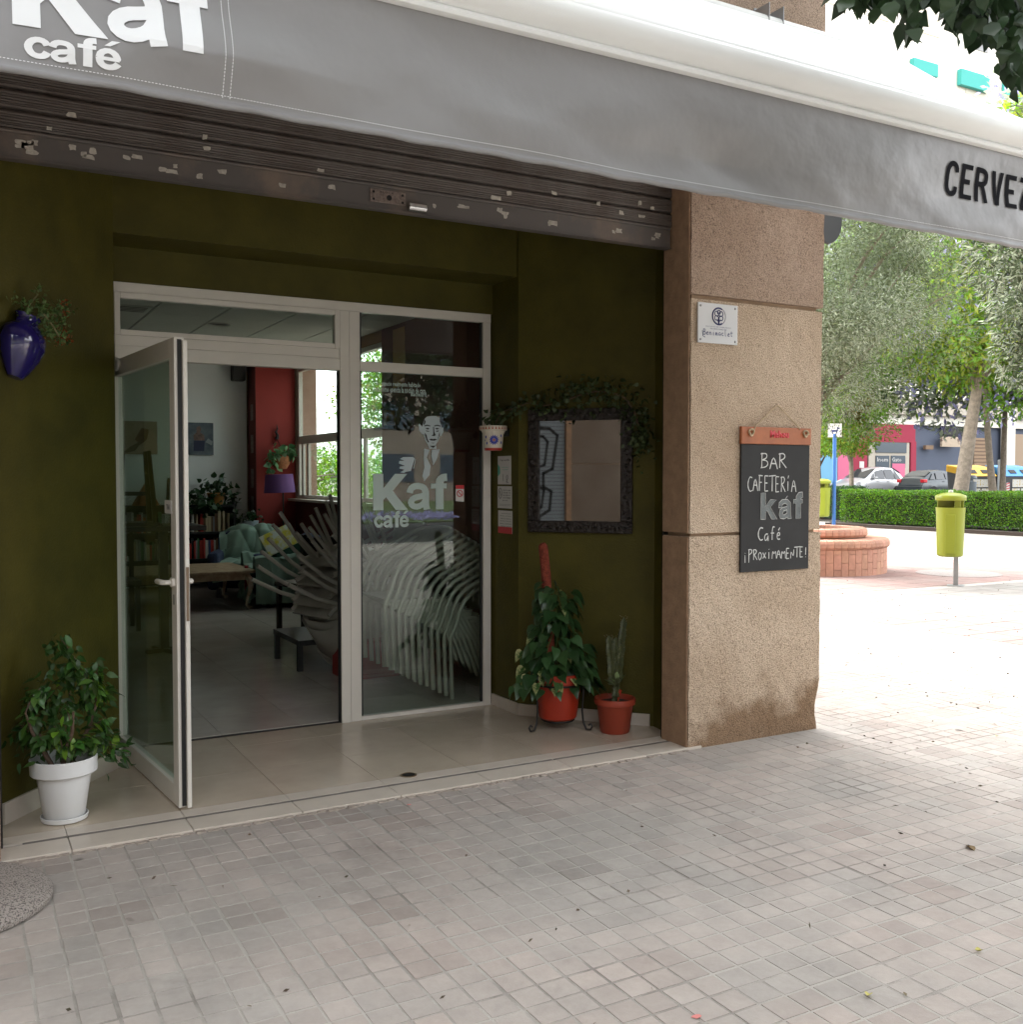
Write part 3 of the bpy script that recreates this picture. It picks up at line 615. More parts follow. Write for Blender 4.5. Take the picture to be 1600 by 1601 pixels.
# suspended ceiling
ce = empty('ceiling', label='suspended ceiling of pale square tiles inside the cafe', kind='structure')
CEIL = mat('mineral_ceiling_tile', (.72, .71, .68), .95, bump=.4, bscale=250); 
CG = mat('ceiling_grid', (.22, .21, .20), .8)
MB().box(-1.6, 4.18, 5.89, 14.2, 3.135, 3.16).build('ceiling_grid', CG, ce)
T = .645
for i in range(-5, 5):
    for j in range(-1, 14):
        x, y = 1.72+T*i, 6.0+T*j
        x0, x1, y0, y1 = max(x, -1.59), min(x+T, 4.17), max(y, 5.89), min(y+T, 14.19)
        if x1-x0 > .05 and y1-y0 > .05: MB().box(x0+.012, x1-.012, y0+.006, y1-.006, 3.118, 3.136).build('ceiling_tile', CEIL, ce)
dl = empty('ceiling_downlight', (2.50, 10.9, 3.117), 'round white recessed downlight in the cafe ceiling', 'ceiling light')
MB().lathe([(.085, 0), (.11, -.012), (.12, 0)], n=28).build('trim_ring', PAPER, dl, smooth=True); MB().lathe([(.0, -.003), (.085, -.003)], n=24).build('lens', mat('frosted_lens', (.4, .4, .4), .3), dl)
vt = empty('ceiling_vent', (1.50, 10.3, 3.116), 'square slotted ventilation grille in the cafe ceiling', 'vent')
MB().box(-.2, .2, -.2, .2, -.006, 0).build('grille_frame', CEIL, vt)
for k in range(4): MB().box(-.16, .16, -.15+k*.085, -.115+k*.085, -.009, -.0061).build('slot', CG, vt)

# ================================================================== SIDE WINDOW
sw = empty('side_window', (4.25, 10.5, 1.2), 'tall white framed side window looking onto green trees', 'window')
def wbox(n, y0, y1, z0, z1, x0=4.215, x1=4.275, m=WALM2): 
    o = MB().box(x0-4.25, x1-4.25, y0-10.5, y1-10.5, z0-1.2, z1-1.2).build(n, m, sw, bevel=.003)
wbox('frame_stile', 10.5, 10.56, 1.2, 3.02); wbox('frame_stile', 13.70, 13.76, 1.2, 3.02); wbox('frame_rail', 10.56, 13.70, 1.2, 1.25); wbox('frame_rail', 10.56, 13.70, 1.95, 2.06); wbox('frame_rail', 10.56, 13.70, 2.95, 3.02)
wbox('sash_stile', 13.55, 13.62, 1.25, 1.95, 4.225, 4.26); wbox('sash_stile', 13.38, 13.45, 1.25, 1.95, 4.245, 4.285); wbox('sash_stile', 12.05-.9, 12.11-.9, 1.25, 1.95, 4.225, 4.26)
wbox('pane', 10.56, 13.70, 1.25, 1.95, 4.240, 4.244, GLASS); wbox('pane', 10.56, 13.70, 2.06, 2.95, 4.240, 4.244, GLASS)
wbox('sill', 10.45, 13.80, 1.165, 1.199, 4.08, 4.30, SILLM)

# ================================================================== GLAZED ENTRANCE
en = empty('entrance_glazing', (.74, 5.80, .0), 'white aluminium shopfront with open glass door and fixed pane lettered Kaf café', 'glazed entrance')
def eb(n, x0, x1, z0, z1, y0=5.785, y1=5.835, m=WALM, par=en, bev=.002):
    return MB().box(x0-.74, x1-.74, y0-5.80, y1-5.80, z0, z1).build(n, m, par, bevel=bev)
eb('top_rail', .742, 3.055, 2.492, 2.546); eb('stile', .742, .770, .012, 2.491); eb('stile', 3.000, 3.052, .012, 2.491, 5.783)
eb('mullion', 2.033, 2.092, .012, 2.491, 5.780, 5.84); eb('gasket', 2.0285, 2.0325, .012, 2.134, 5.79, 5.835, DARKR, bev=0); eb('mullion', 2.094, 2.160, .012, 2.491, 5.783, 5.84)
eb('door_head', .771, 2.032, 2.135, 2.205, 5.780, 5.84); eb('door_head', .771, 2.032, 2.206, 2.262)
for x0, x1, z0, z1 in ((.771, .800, 2.263, 2.491), (2.003, 2.032, 2.263, 2.491), (.801, 2.002, 2.263, 2.292), (.801, 2.002, 2.462, 2.491)): eb('transom_sash', x0, x1, z0, z1, 5.778, 5.83)
eb('glazing_bar', 2.161, 2.999, 2.140, 2.198); eb('bottom_rail', 2.161, 2.999, .012, .036); eb('floor_guide', .771, 2.032, .012, .0155, 5.80, 5.83, BLACKM, bev=0)
for x0, x1, z0, z1 in ((2.161, 2.175, .037, 2.139), (2.985, 2.999, .037, 2.139), (2.161, 2.175, 2.199, 2.491), (2.985, 2.999, 2.199, 2.491)): eb('gasket', x0, x1, z0, z1, 5.80, 5.815, DARKR, bev=0)
pane = eb('fixed_pane', 2.175, 2.985, .037, 2.139, 5.806, 5.810, GLASS, bev=0); eb('fixed_pane', 2.175, 2.985, 2.199, 2.491, 5.806, 5.810, GLASS, bev=0); eb('transom_pane', .801, 2.002, 2.293, 2.461, 5.806, 5.810, GLASS, bev=0)
# lettering and stickers on the pane
def lp(px, py): p = at(px, py, 5.8); return p.x-.74, p.z
x0, z0 = lp(584, 798); x1, z1 = lp(699, 741)
heavy('lettering', 'Kaf', (x0, .0035, z0+.002), (1, 0, 0), (0, 0, 1), x1-x0, z1-z0, FROST, pane, gap=-.03)
x0, z0 = lp(585, 825); x1, z1 = lp(640, 800)
heavy('lettering', 'café', (x0, .0035, z0), (1, 0, 0), (0, 0, 1), x1-x0, (z1-z0)*1.1, FROST, pane, gap=-.03)
for k, (tx, a_, b_) in enumerate((('Todo espacio realmente habitado', (582, 604), (658, 598)), ('lleva como esencia la noción de casa.', (584, 612), (667, 606)), ('Bachelard', (643, 619), (667, 613)))):
    x0, z0 = lp(*a_); x1, z1 = lp(*b_); text_obj('quotation_line', tx, (x0, .0035, z0), (1, 0, 0), (0, 0, 1), x1-x0, z1-z0, FROST, pane, offset=.02, res=1)
def flat(n, pts, m, par, y=.0035, thick=0):
    mb = MB(); mb.add([(*(lp(px, py)[:1]), y, lp(px, py)[1]) for px, py in pts], [tuple(range(len(pts)-1, -1, -1))]); 
    me = mb.build(n, m, par); bm = bmesh.new(); bm.from_mesh(me.data); bmesh.ops.triangulate(bm, faces=bm.faces); bm.to_mesh(me.data); bm.free(); return me
PORT = mat('pale_blue_vinyl', (.52, .60, .62), .6)
# plain vinyl portrait of a man in collar and tie holding a cup
flat('portrait_vinyl', [(664, 655), (668, 651), (675, 650), (682, 650), (688, 653), (690, 660), (691, 668), (693.5, 668), (693.5, 675), (690.5, 681), (688, 681), (685.5, 689), (682, 695), (683, 701), (672, 701), (669, 694), (665.5, 688), (663, 679), (660, 678), (656, 672), (654.5, 664), (656.5, 661.5), (660.5, 667), (662, 662)], PORT, pane)
for pts in ([(663.5, 665), (668, 663.4), (673.5, 665), (673, 666.3), (668, 665.3), (664, 666.4)], [(679, 665), (684, 663.6), (689.5, 665), (689.5, 666.6), (684, 665.4), (679.5, 666.4)], [(665.5, 669.5), (669, 668.4), (672, 669.6), (669.5, 671.2)], [(680.5, 669.6), (683.5, 668.5), (687.5, 669.6), (684, 671.2)],
            [(677.6, 667), (679, 667), (679.6, 675), (681.8, 679.8), (679.5, 681.4), (675, 680.8), (677.8, 678.6)], [(671, 686.6), (675, 685.4), (677.5, 686), (680, 685.4), (684, 686.8), (680, 688.6), (674.5, 688.4)], [(665, 676), (667.6, 680), (669, 686), (671.4, 691), (669.6, 691.4), (666.8, 687), (664.6, 680)], [(687.6, 675), (688.2, 679), (685, 686.5), (683, 691), (685.8, 682)],
            [(674, 691.8), (680.5, 691.8), (677.5, 692.8)], [(664, 654.5), (666, 659), (664.6, 663), (662.6, 664)], [(688, 653.5), (690.2, 660), (690.8, 665.5), (688, 658.5)], [(672, 696.5), (682, 696.2), (678, 700)], [(666, 672.4), (671, 673.6), (672, 674.6), (667, 674)], [(682, 673.4), (686.6, 672.4), (686, 674.2), (682.6, 674.8)]):
    flat('portrait_detail', pts, DARKR, pane, y=.0025)
flat('portrait_vinyl', [(664, 701), (672, 703), (668, 715), (674, 728), (672, 742), (664, 752), (661, 744), (664, 730), (663, 716)], PORT, pane)
flat('portrait_vinyl', [(676, 703), (688, 702), (684, 716), (678, 727), (675, 712)], PORT, pane)
flat('portrait_vinyl', [(631, 714), (646, 714), (649, 716), (643, 736), (636, 737), (632, 739), (626, 738), (633, 734), (625, 732), (626, 729), (634, 728), (624, 724), (625, 720), (633, 720), (626, 717)], PORT, pane)
rim_ = MB(); rim_.tube([(*(lp(x, y)[:1]), .003, lp(x, y)[1]) for x, y in ((645, 714), (650, 718), (647, 732))], .0018, 5); rim_.build('portrait_vinyl', PORT, pane)
sg = flat('no_smoking_sticker', [(713, 758), (726, 758), (726, 784), (713, 783)], PAPER, pane); flat('sticker_band', [(713, 758), (726, 758), (726, 764), (713, 764)], RED, pane, y=.0025)
cx, cz = lp(719.5, 771); rg = MB(); rg.tube([(cx+.02*math.cos(a), .002, cz+.02*math.sin(a)) for a in np.linspace(0, 2*math.pi, 17)], .003, 5); rg.tube([(cx-.014, .002, cz+.014), (cx+.014, .002, cz-.014)], .003, 5); rg.build('sticker_symbol', RED, pane)
# open door leaf
HX, HY = .772, 5.775; DX, DY = .880, 4.612
dv = Vector((DX-HX, DY-HY, 0)); DL = dv.length; ang = math.atan2(dv.y, dv.x)
df = bpy.data.objects.new('door', None); COL.objects.link(df); df.parent = en; df.location = (HX-.74, HY-5.80, 0); df.rotation_euler = (0, 0, ang)
# leaf coordinates: x along the leaf from hinge, y: thickness (negative = towards the camera side), z up
def db(n, x0, x1, y0, y1, z0, z1, m=WALM, bev=.003): return MB().box(x0, x1, y0, y1, z0, z1).build(n, m, df, bevel=bev)
t0, t1 = -.022, .022
db('leaf_stile', 0, .072, t0, t1, .022, 2.115); db('leaf_stile', DL-.078, DL, t0, t1, .022, 2.115)
db('leaf_rail', .0725, DL-.0785, t0, t1, .022, .115); db('leaf_rail', .0725, DL-.0785, t0, t1, 2.03, 2.115)
db('leaf_pane', .072, DL-.078, -.003, .003, .115, 2.03, GLASSD, 0)
db('edge_profile', DL+.0005, DL+.006, -.008, .010, .03, 2.105, DARKR, 0); db('edge_profile', DL+.001, DL+.022, .0105, .030, .022, 2.10, WALM)
db('lock_plate', DL+.0225, DL+.0235, .014, .027, .86, 1.10, mat('worn_brass', (.22, .16, .11), .6, metal=.6), 0)
db('keyhole', DL-.047, DL-.037, -.0235, -.0222, .93, .975, BLACKM, 0)
h = MB(); h.lathe([(.022, 0), (.022, .012), (.016, .016), (0, .016)], n=20); hp = h.build('handle_rose', WALM, df, smooth=True); hp.location = (DL-.042, -.022, 1.03); hp.rotation_euler = (math.pi/2, 0, 0)
h = MB(); h.tube([(DL-.042, -.022, 1.03), (DL-.042, -.058, 1.03), (DL-.055, -.068, 1.03), (DL-.15, -.066, 1.028), (DL-.165, -.060, 1.027)], [.011, .011, .012, .012, .010], 10); h.build('handle', WALM, df, smooth=True)
h = MB(); h.tube([(DL-.042, .022, 1.03), (DL-.042, .058, 1.03), (DL-.06, .060, 1.03), (DL-.13, .058, 1.028), (DL-.14, .055, 1.027)], [.011, .011, .012, .012, .010], 10); h.build('handle', WALM, df, smooth=True)
st_ = MB().box(DL-.165, DL-.055, -.0245, -.0225, 1.335, 1.395).build('tirar_sticker', PAPER, df)
text_obj('sticker_text', 'TIRAR', (DL-.135, -.0249, 1.352), (1, 0, 0), (0, 0, 1), .052, .024, BLACKM, df, offset=.03)
# overhead door stop / white sensor shell
so = MB().lathe([(0, -.012), (.022, -.010), (.034, 0), (.034, .010), (.022, .020), (0, .024)], n=24).build('pivot_cover', WALM, df, smooth=True); so.location = (.17, -.030, 2.085); so.rotation_euler = (math.pi/2, 0, 0); so.scale = (1.6, 1.05, 1)
db('pivot_arm', .01, .16, -.045, -.0225, 2.075, 2.085, STEEL, 0); db('hinge', -.012, .012, -.03, .03, 2.06, 2.12, BLACKM); db('hinge', -.012, .012, -.03, .03, .03, .07, BLACKM)

# ================================================================== ROLLER SHUTTER
rs_ = empty('roller_shutter', (0, 4.5, 2.76), 'grimy grey metal roller shutter rolled up above the entrance', 'roller shutter')
def slat_mesh(x0, x1):
    pr = [(0, 0), (-.013, .005), (-.016, .012), (-.0125, .016), (-.016, .020), (-.0125, .025), (-.015, .030), (-.011, .036), (-.0145, .042), (-.0115, .047), (-.015, .052), (-.0125, .057), (-.015, .063), (-.012, .070), (-.002, .078), (.004, .078), (.004, 0)]
    mb = MB(); n = len(pr); seg = 24
    for i in range(seg+1):
        x = x0+(x1-x0)*i/seg
        for y, z in pr: mb.v.append((x, y+rnd.uniform(-.0006, .0006), z))
    for i in range(seg):
        for k in range(n): a = i*n+k; b = i*n+(k+1) % n; mb.f.append((a, b, b+n, a+n)); mb.mi.append(0)
    me = bpy.data.meshes.new('slat'); me.from_pydata(mb.v, [], mb.f); me.materials.append(SHUT); return me
sm = slat_mesh(.145, 3.50)
for k in range(7): o = link('slat', sm, rs_); o.location = (0, 0, .115+.080*k)
bb = MB(); bb.box(.15, 3.485, -.022, .022, .0, .098); bb.box(.15, 3.485, -.032, .022, -.006, -.0005); bb.tube([(.15, -.018, .106), (3.485, -.018, .106)], .009, 8); bb.build('bottom_bar', SHUTB, rs_, bevel=.003)
plate = MB().box(1.725, 1.905, -.0275, -.0225, .026, .086).build('lock_plate', mat('scratched_plate', (.30, .24, .21), .45, metal=.6, noise=.5, nscale=70), rs_, bevel=.002)
h = MB()
for x, z, r_ in ((1.742, .072, .006), (1.742, .038, .006), (1.888, .072, .006), (1.888, .038, .006), (1.82, .052, .013)):
    n0 = len(h.v); h.lathe([(r_, 0), (r_, .002), (0, .002)], n=14); h.v[n0:] = [(x+a, -.0275-c, z+b) for a, b, c in h.v[n0:]]
h.build('keyhole', BLACKM, plate)
text_obj('stamped_text', 'BLOCK', (1.775, -.0279, .071), (1, 0, 0), (0, 0, 1), .07, .009, BLACKM, plate, res=1)
lk = MB(); lk.tube([(1.912, -.040, .022), (2.00, -.040, .022)], [.022, .022], 14); lk.build('lock_cylinder', CHROME, rs_, smooth=True)
for k in range(48):
    on_bar = rnd.random() < .8; x = rnd.choice([rnd.uniform(.22, 1.1), rnd.uniform(2.2, 3.4), rnd.uniform(.2, 3.4)]); z = rnd.uniform(.03, .075) if on_bar else rnd.uniform(.13, .27)
    if 1.70 < x < 2.03: continue
    w, hh = rnd.uniform(.012, .034), rnd.uniform(.010, .017); pts = []
    for a in range(9):
        t = a/9*2*math.pi; rr_ = rnd.uniform(.65, 1.15); pts.append((x+w*rr_*max(-.8, min(.8, 1.2*math.cos(t))), -.0227 if on_bar else -.0175, z+hh*rr_*max(-.8, min(.8, 1.2*math.sin(t)))))
    MB().add([(x_, y_, z_) for x_, y_, z_ in pts], [tuple(range(8, -1, -1))]).build('torn_sticker', SCRAP, rs_)
MB().box(3.515, 3.62, .063, .083, -2.752, .6).build('guide_rail', BLACKM, rs_, bevel=.003); MB().box(.139, .150, -.03, .03, -2.75, .8).build('guide_rail', BLACKM, rs_)
MB().box(.139, 3.50, .03, .08, .7, .74).build('housing', BLACKM, rs_)

# ================================================================== AWNING
aw = empty('awning', (2, 3.15, 3.0), 'large grey awning with white front bar, Kaf café and CERVEZA printed on its valance', 'awning')
AX0, AX1 = -1.6, 5.02; OX, OY, OZ = 2, 3.15, 3.0
def vdisp(P):
    x, z = P[:, 0]+OX, P[:, 2]+OZ; t = np.clip((3.07-z)/.44, 0, 1.05)
    y = .020*np.sin(x*2.1+z*5.5+.4)*t+.013*np.sin(x*4.7-z*9+1.3)*t+.005*np.sin(x*8.3+z*15)*t*t+.016*np.sin(x*1.2-z*11+2)*t*(1-t)*2.2+0.0012*np.sin(x*19+z*6+np.sin(z*21)*2)*t
    y *= 2.0; y += .022*np.exp(-((x-2.35-(3.0-z)*1.6)/.16)**2)*t - .018*np.exp(-((x-1.1-(3.0-z)*2.6)/.22)**2)*t + .014*np.exp(-((x-.55+(3.0-z)*.9)/.12)**2)*t*t
    y *= 1-.35/(1+np.exp(-(x-2.9)*3)); y *= np.where(t > .70, 1-(t-.70)/.30*.93, 1.0)*(t <= 1)+.07*(t > 1); P = P.copy(); P[:, 1] += y; return P
nx, nz = 420, 44; gx = np.linspace(AX0, AX1, nx); gz = np.linspace(3.075, 2.640, nz)
X, Z = np.meshgrid(gx, gz); P = np.stack([X.ravel()-OX, np.zeros(X.size), Z.ravel()-OZ], 1); P = vdisp(P)
# hem roll at the bottom
P2 = P[-nx:].copy(); rows = [P]
for dy, dz in ((-.006, -.003), (-.009, -.010), (-.006, -.018), (0, -.022), (.006, -.016)): q = P2.copy(); q[:, 1] += dy; q[:, 2] += dz+.003*np.sin((P2[:, 0])*23)*np.sin(P2[:, 0]*7); rows.append(q)
P = np.concatenate(rows); nz += 5
me = bpy.data.meshes.new('valance'); me.from_pydata([tuple(p) for p in P], [], [(j*nx+i, (j+1)*nx+i, (j+1)*nx+i+1, j*nx+i+1) for j in range(nz-1) for i in range(nx-1)])
me.materials.append(FABRIC); me.polygons.foreach_set('use_smooth', [True]*len(me.polygons)); val = link('valance', me, aw)
def vt_(P): Q = vdisp(P); Q[:, 1] -= .0042; return Q
for (b, x0, x1, z0, z1, m_, off, spc) in (('Kaf', .165, .695, 2.752, 3.015, PRINTW, .055, .88), ('café', .192, .445, 2.668, 2.748, PRINTW, .05, .86)):
    heavy('printed_name', b, (x0-OX, 0, z0-OZ), (1, 0, 0), (0, 0, 1), x1-x0, z1-z0, m_, val, gap=-.03, disp=vt_)
heavy('printed_word', 'CERVEZA', (4.045-OX, 0, 2.808-OZ), (1, 0, 0), (0, 0, 1), .76, .158, PRINTK, val, gap=.12, disp=vt_)
stt = MB()
for xs_ in (.735, .757):
    z = 2.65
    while z < 3.06:
        p = vt_(np.array([[xs_-OX, 0, z-OZ], [xs_-OX+.0022, 0, z-OZ], [xs_-OX+.0022, 0, z-OZ+.006], [xs_-OX, 0, z-OZ+.006]])); stt.add([tuple(q) for q in p], [(0, 1, 2, 3)]); z += .009
x = AX0
while x < AX1-.02:
    p = vt_(np.array([[x-OX, 0, 2.655-OZ], [x-OX+.006, 0, 2.655-OZ], [x-OX+.006, 0, 2.6568-OZ], [x-OX, 0, 2.6568-OZ]])); stt.add([tuple(q) for q in p], [(0, 1, 2, 3)]); x += .010
stt.build('stitching', PRINTW, val, kind='stuff')
# front bar profile
pr = [(-.012, 3.060), (-.022, 3.066), (-.026, 3.078), (-.020, 3.090), (-.012, 3.094), (-.030, 3.104), (-.052, 3.125), (-.062, 3.150), (-.060, 3.178), (-.048, 3.198), (-.040, 3.202), (-.036, 3.214), (-.020, 3.232), (.010, 3.246), (.050, 3.246), (.060, 3.20), (.060, 3.08), (.02, 3.06)]
mb = MB(); n = len(pr)
for x in (AX0, AX1):
    for y, z in pr: mb.v.append((x-OX, y, z-OZ))
for k in range(n): mb.f.append((k, n+k, n+(k+1) % n, (k+1) % n)); mb.mi.append(0)
mb.f += [tuple(range(n)), tuple(range(2*n-1, n-1, -1))]; mb.mi += [0, 0]
FBAR = mat('white_enamelled_bar', (.82, .82, .80), .3, noise=.05, nscale=2)
mb.build('front_bar', FBAR, aw, smooth=True); MB().box(AX1+.001-OX, AX1+.012-OX, -.06, .065, .055, .25).build('end_cap', FBAR, aw, bevel=.006)
# sloping cover
mb = MB(); nn = 30
for i in range(61):
    x = AX0+.02+(AX1-.06-AX0)*i/60.
    for j in range(nn+1):
        t = j/nn; mb.v.append((x-OX, .03+(4.24-3.18)*t, (3.243+(4.02-3.243)*t-.03*math.sin(math.pi*t))-OZ))
for i in range(60):
    for j in range(nn): a = i*(nn+1)+j; mb.f.append((a, a+1, a+nn+2, a+nn+1)); mb.mi.append(0)
mb.build('cover_fabric', FABTOP, aw, smooth=True)
rl = MB(); rl.tube([(AX0-OX, 1.10, .985), (AX1-OX, 1.10, .985)], .048, 16); rl.build('roller_tube', FBAR, aw, smooth=True)
for bx in (-.6, 3.99):
    b = MB(); b.box(bx-.055-OX, bx+.055-OX, 1.168, 1.178, .93, 1.10); b.box(bx-.055-OX, bx-.049-OX, 1.05, 1.168, .93, 1.085); b.box(bx+.049-OX, bx+.055-OX, 1.05, 1.168, .93, 1.085); br = b.build('wall_bracket', STEEL, aw, bevel=.002)
    for dx in (-.025, .025): MB().box(bx+dx-.012-OX, bx+dx+.012-OX, 1.1655, 1.1675, 1.065, 1.075).build('slot', BLACKM, br)
for bx, s_ in ((-.4, 1), (4.2, -1)):
    b = MB(); b.tube([(bx-OX, 1.05, .90), (bx+s_*.55-OX, .55, .53), (bx-s_*.05-OX, .06, .17)], .022, 8); b.build('folding_arm', FBAR, aw, smooth=True)

# ================================================================== THINGS AT THE ENTRANCE
TERRA = mat('orange_plastic_pot', (.38, .030, .010), .42, noise=.15, nscale=6)
TERRA2 = mat('terracotta_plastic', (.32, .048, .022), .5, noise=.15, nscale=6)
WPOT = mat('white_plastic_pot', (.72, .72, .71), .35)
SOIL = mat('potting_soil', (.035, .022, .014), 1, noise=.5, nscale=60)
BARK = mat('brown_bark', (.16, .10, .07), .9, noise=.5, nscale=25, bump=.6, bscale=60)
PALEB = mat('pale_grey_bark', (.27, .22, .17), .9, noise=.4, nscale=10, bump=.6, bscale=30)
LF_F = mat('ficus_leaf', (.050, .125, .024), .38, objrand=.45, transl=.25)
LF_F2 = mat('young_ficus_leaf', (.16, .30, .035), .4, objrand=.3, transl=.35)
LF_P = mat('pothos_leaf', (.035, .085, .028), .3, objrand=.35, transl=.2, spec=.6)
LF_PV = mat('variegated_leaf', (.045, .12, .03), .35, col2=(.50, .48, .22), nscale=28, transl=.2, thresh=(.45, .62))
LF_IVY = mat('ivy_leaf', (.045, .07, .022), .5, island=.4, transl=.15)
LF_G = mat('geranium_leaf', (.10, .17, .05), .6, island=.4, transl=.2)

def orient(d, roll=0):
    d = Vector(d).normalized(); up = Vector((0, 0, 1))
    y = up.cross(d); y = y.normalized() if y.length > 1e-4 else Vector((0, 1, 0)); z = d.cross(y)
    return Matrix((d, y, z)).transposed().to_4x4() @ Matrix.Rotation(roll, 4, 'X')
# --- ficus in a white pot
fx = empty('potted_ficus', (.400, 4.735, .013), 'leafy green ficus in a round white plastic pot left of the open door', 'potted plant')
pot = MB().lathe([(.0, .012), (.092, .012), (.096, .016), (.128, .235), (.134, .235), (.150, .237), (.156, .243), (.158, .315), (.154, .318), (.150, .315), (.146, .26), (.126, .24), (.11, .20), (.0, .20)], n=48).build('pot', WPOT, fx, smooth=True)
MB().lathe([(.0, 0), (.096, 0), (.108, .006), (.112, .026), (.108, .028), (.103, .010), (0, .008)], n=40).build('saucer', WPOT, fx, smooth=True)
MB().lathe([(.121, .228), (.06, .236), (0, .238)], n=24).build('soil', SOIL, fx)
lme = [leaf_mesh('leaf', .062, .030, LF_F, 'oval', .35), leaf_mesh('leaf', .050, .024, LF_F, 'oval', .2), leaf_mesh('leaf', .056, .027, LF_F2, 'oval', .3)]
stm = MB(); tips = []
for k in range(5):
    a = k*1.256; p = Vector((.028*math.cos(a)-.01, .024*math.sin(a), .23)); pts = [p]; d = Vector((.05*math.cos(a), .05*math.sin(a), .12))
    for q in range(3): p = p+d+Vector((rnd.uniform(-.02, .02), rnd.uniform(-.02, .02), 0)); pts.append(p); d = d*.95
    stm.tube(pts, [.011, .010, .008, .005], 7); tips += pts[1:]
br_ = MB(); ends = []
TGT = [(-.20, 0, .50, 7), (.19, -.06, .50, 9), (.20, .0, .62, 7), (0, 0, .90, 6), (.04, -.05, .80, 8), (-.10, -.05, .68, 8), (.13, -.08, .70, 8), (-.15, -.03, .60, 8), (.0, -.10, .58, 9), (.12, -.10, .42, 8), (-.10, -.08, .44, 8), (.23, -.02, .40, 7), (-.16, .03, .42, 6), (.02, .04, .76, 7), (-.05, -.12, .50, 8), (.10, .05, .60, 7), (.29, -.04, .33, 4), (.04, -.13, .42, 8), (-.04, .0, .64, 8), (.16, -.02, .77, 5)]
for tx, ty, tz, nl in TGT:
    t = Vector((tx, ty, tz)); s0 = min(tips, key=lambda p: (p-t).length+abs(p.z-(t.z-.15))); mid = (s0+t)/2+Vector((0, 0, .03))
    br_.tube([s0, mid, t], [.004, .003, .0015], 5)
    for q in range(nl+7):
        f_ = rnd.uniform(.25, 1.05); p = s0.lerp(mid, f_*2) if f_ < .5 else mid.lerp(t, f_*2-1); p = p+Vector((rnd.uniform(-.02, .02), rnd.uniform(-.02, .02), rnd.uniform(-.02, .02)))
        out = (t-Vector((0, 0, t.z-.05))); d = Vector((out.x*2+rnd.uniform(-.7, .7), out.y*2+rnd.uniform(-.7, .5), rnd.uniform(-1.1, .15)))
        ends.append((p, d, f_))
stm.build('stem', BARK, fx, smooth=True); br_.build('twigs', BARK, fx, kind='stuff')
rnd.shuffle(ends)
for p, d, f_ in ends[:298]:
    me_ = lme[2] if (rnd.random() < .16 and p.z < .72 and p.x > -.08) else lme[rnd.randrange(2)]
    o = link('leaf', me_, fx, Matrix.Translation(p) @ orient(d, rnd.uniform(-.7, .7)) @ Matrix.Scale(rnd.uniform(.95, 1.5), 4))
fp, fd = [], []
for tx, ty, tz, nl in TGT:
    for q in range(26): fp.append((tx*.85+rnd.gauss(0, .04), ty*.7+.02+rnd.gauss(0, .035), tz-.03+rnd.gauss(0, .04))); fd.append((tx*2+rnd.gauss(0, .5), ty*2+rnd.gauss(0, .5), rnd.gauss(-.6, .4)))
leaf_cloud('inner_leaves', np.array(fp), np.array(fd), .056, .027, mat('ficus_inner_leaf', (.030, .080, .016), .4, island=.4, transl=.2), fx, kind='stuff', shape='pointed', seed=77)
fx.scale = (.87, .87, .87)
# --- iron stand with orange pot and pothos on a moss pole
sta = empty('plant_stand', (3.11, 5.045, .013), 'black wrought iron three-legged plant stand with scrolled feet under the orange pot', 'plant stand')
rg = MB(); rg.tube([(.158*math.cos(a), .158*math.sin(a), .275) for a in np.linspace(0, 2*math.pi, 33)], .006, 6); rg.build('ring', BLACKM, sta, smooth=True)
rg = MB(); rg.tube([(.095*math.cos(a), .095*math.sin(a), .055) for a in np.linspace(0, 2*math.pi, 25)], .005, 6); rg.build('ring', BLACKM, sta, smooth=True)
for k, a in enumerate((R(188), R(305+3), R(68))):
    c_, s_ = math.cos(a), math.sin(a); l_ = MB(); pts = [(.158, .275), (.162, .30), (.175, .315), (.186, .30), (.180, .285)][::-1]+[(.160, .24), (.152, .12), (.160, .05), (.178, .012), (.205, .012), (.216, .032), (.204, .046), (.193, .036)]
    l_.tube([(r_*c_, r_*s_, z) for r_, z in pts], .0058, 6); l_.build('leg', BLACKM, sta, smooth=True)
po = empty('potted_pothos', (3.11, 5.045, .075), 'bushy pothos climbing a red moss pole in an orange pot on the iron stand', 'potted plant')
MB().lathe([(0, 0), (.098, 0), (.112, .012), (.138, .205), (.140, .21), (.148, .212), (.152, .272), (.147, .275), (.143, .268), (.13, .23), (0, .23)], n=44).build('pot', TERRA, po, smooth=True)
MB().lathe([(.136, .236), (0, .245)], n=24).build('soil', SOIL, po)
poleM = mat('red_coir_pole', (.32, .06, .03), .95, noise=.5, nscale=40, bump=1, bscale=120)
mp = MB(); mp.tube([(-.03, .03, .23), (-.045, .03, .55), (-.065, .03, .85), (-.085, .03, 1.02), (-.09, .03, 1.035)], [.030, .030, .029, .028, .016], 14); mp.build('moss_pole', poleM, po, smooth=True)
vm = MB()
for k in range(9):
    a = k*.7; pts = [(.05*math.cos(a), .05*math.sin(a), .24)]
    for q in range(5): pts.append((-.045*(q/5)+(.06+.03*math.sin(a*3+q))*math.cos(a+q*.5), (.05)*math.sin(a+q*.5), .30+q*.09+k*.012))
    vm.tube(pts, .0035, 5)
vm.build('vines', mat('vine_stem', (.08, .12, .03), .6), po, kind='stuff')
pme = [leaf_mesh('leaf', .100, .078, LF_P, 'heart', .25), leaf_mesh('leaf', .080, .060, LF_P, 'heart', .35), leaf_mesh('leaf', .072, .050, LF_PV, 'heart', .3)]
pts = []
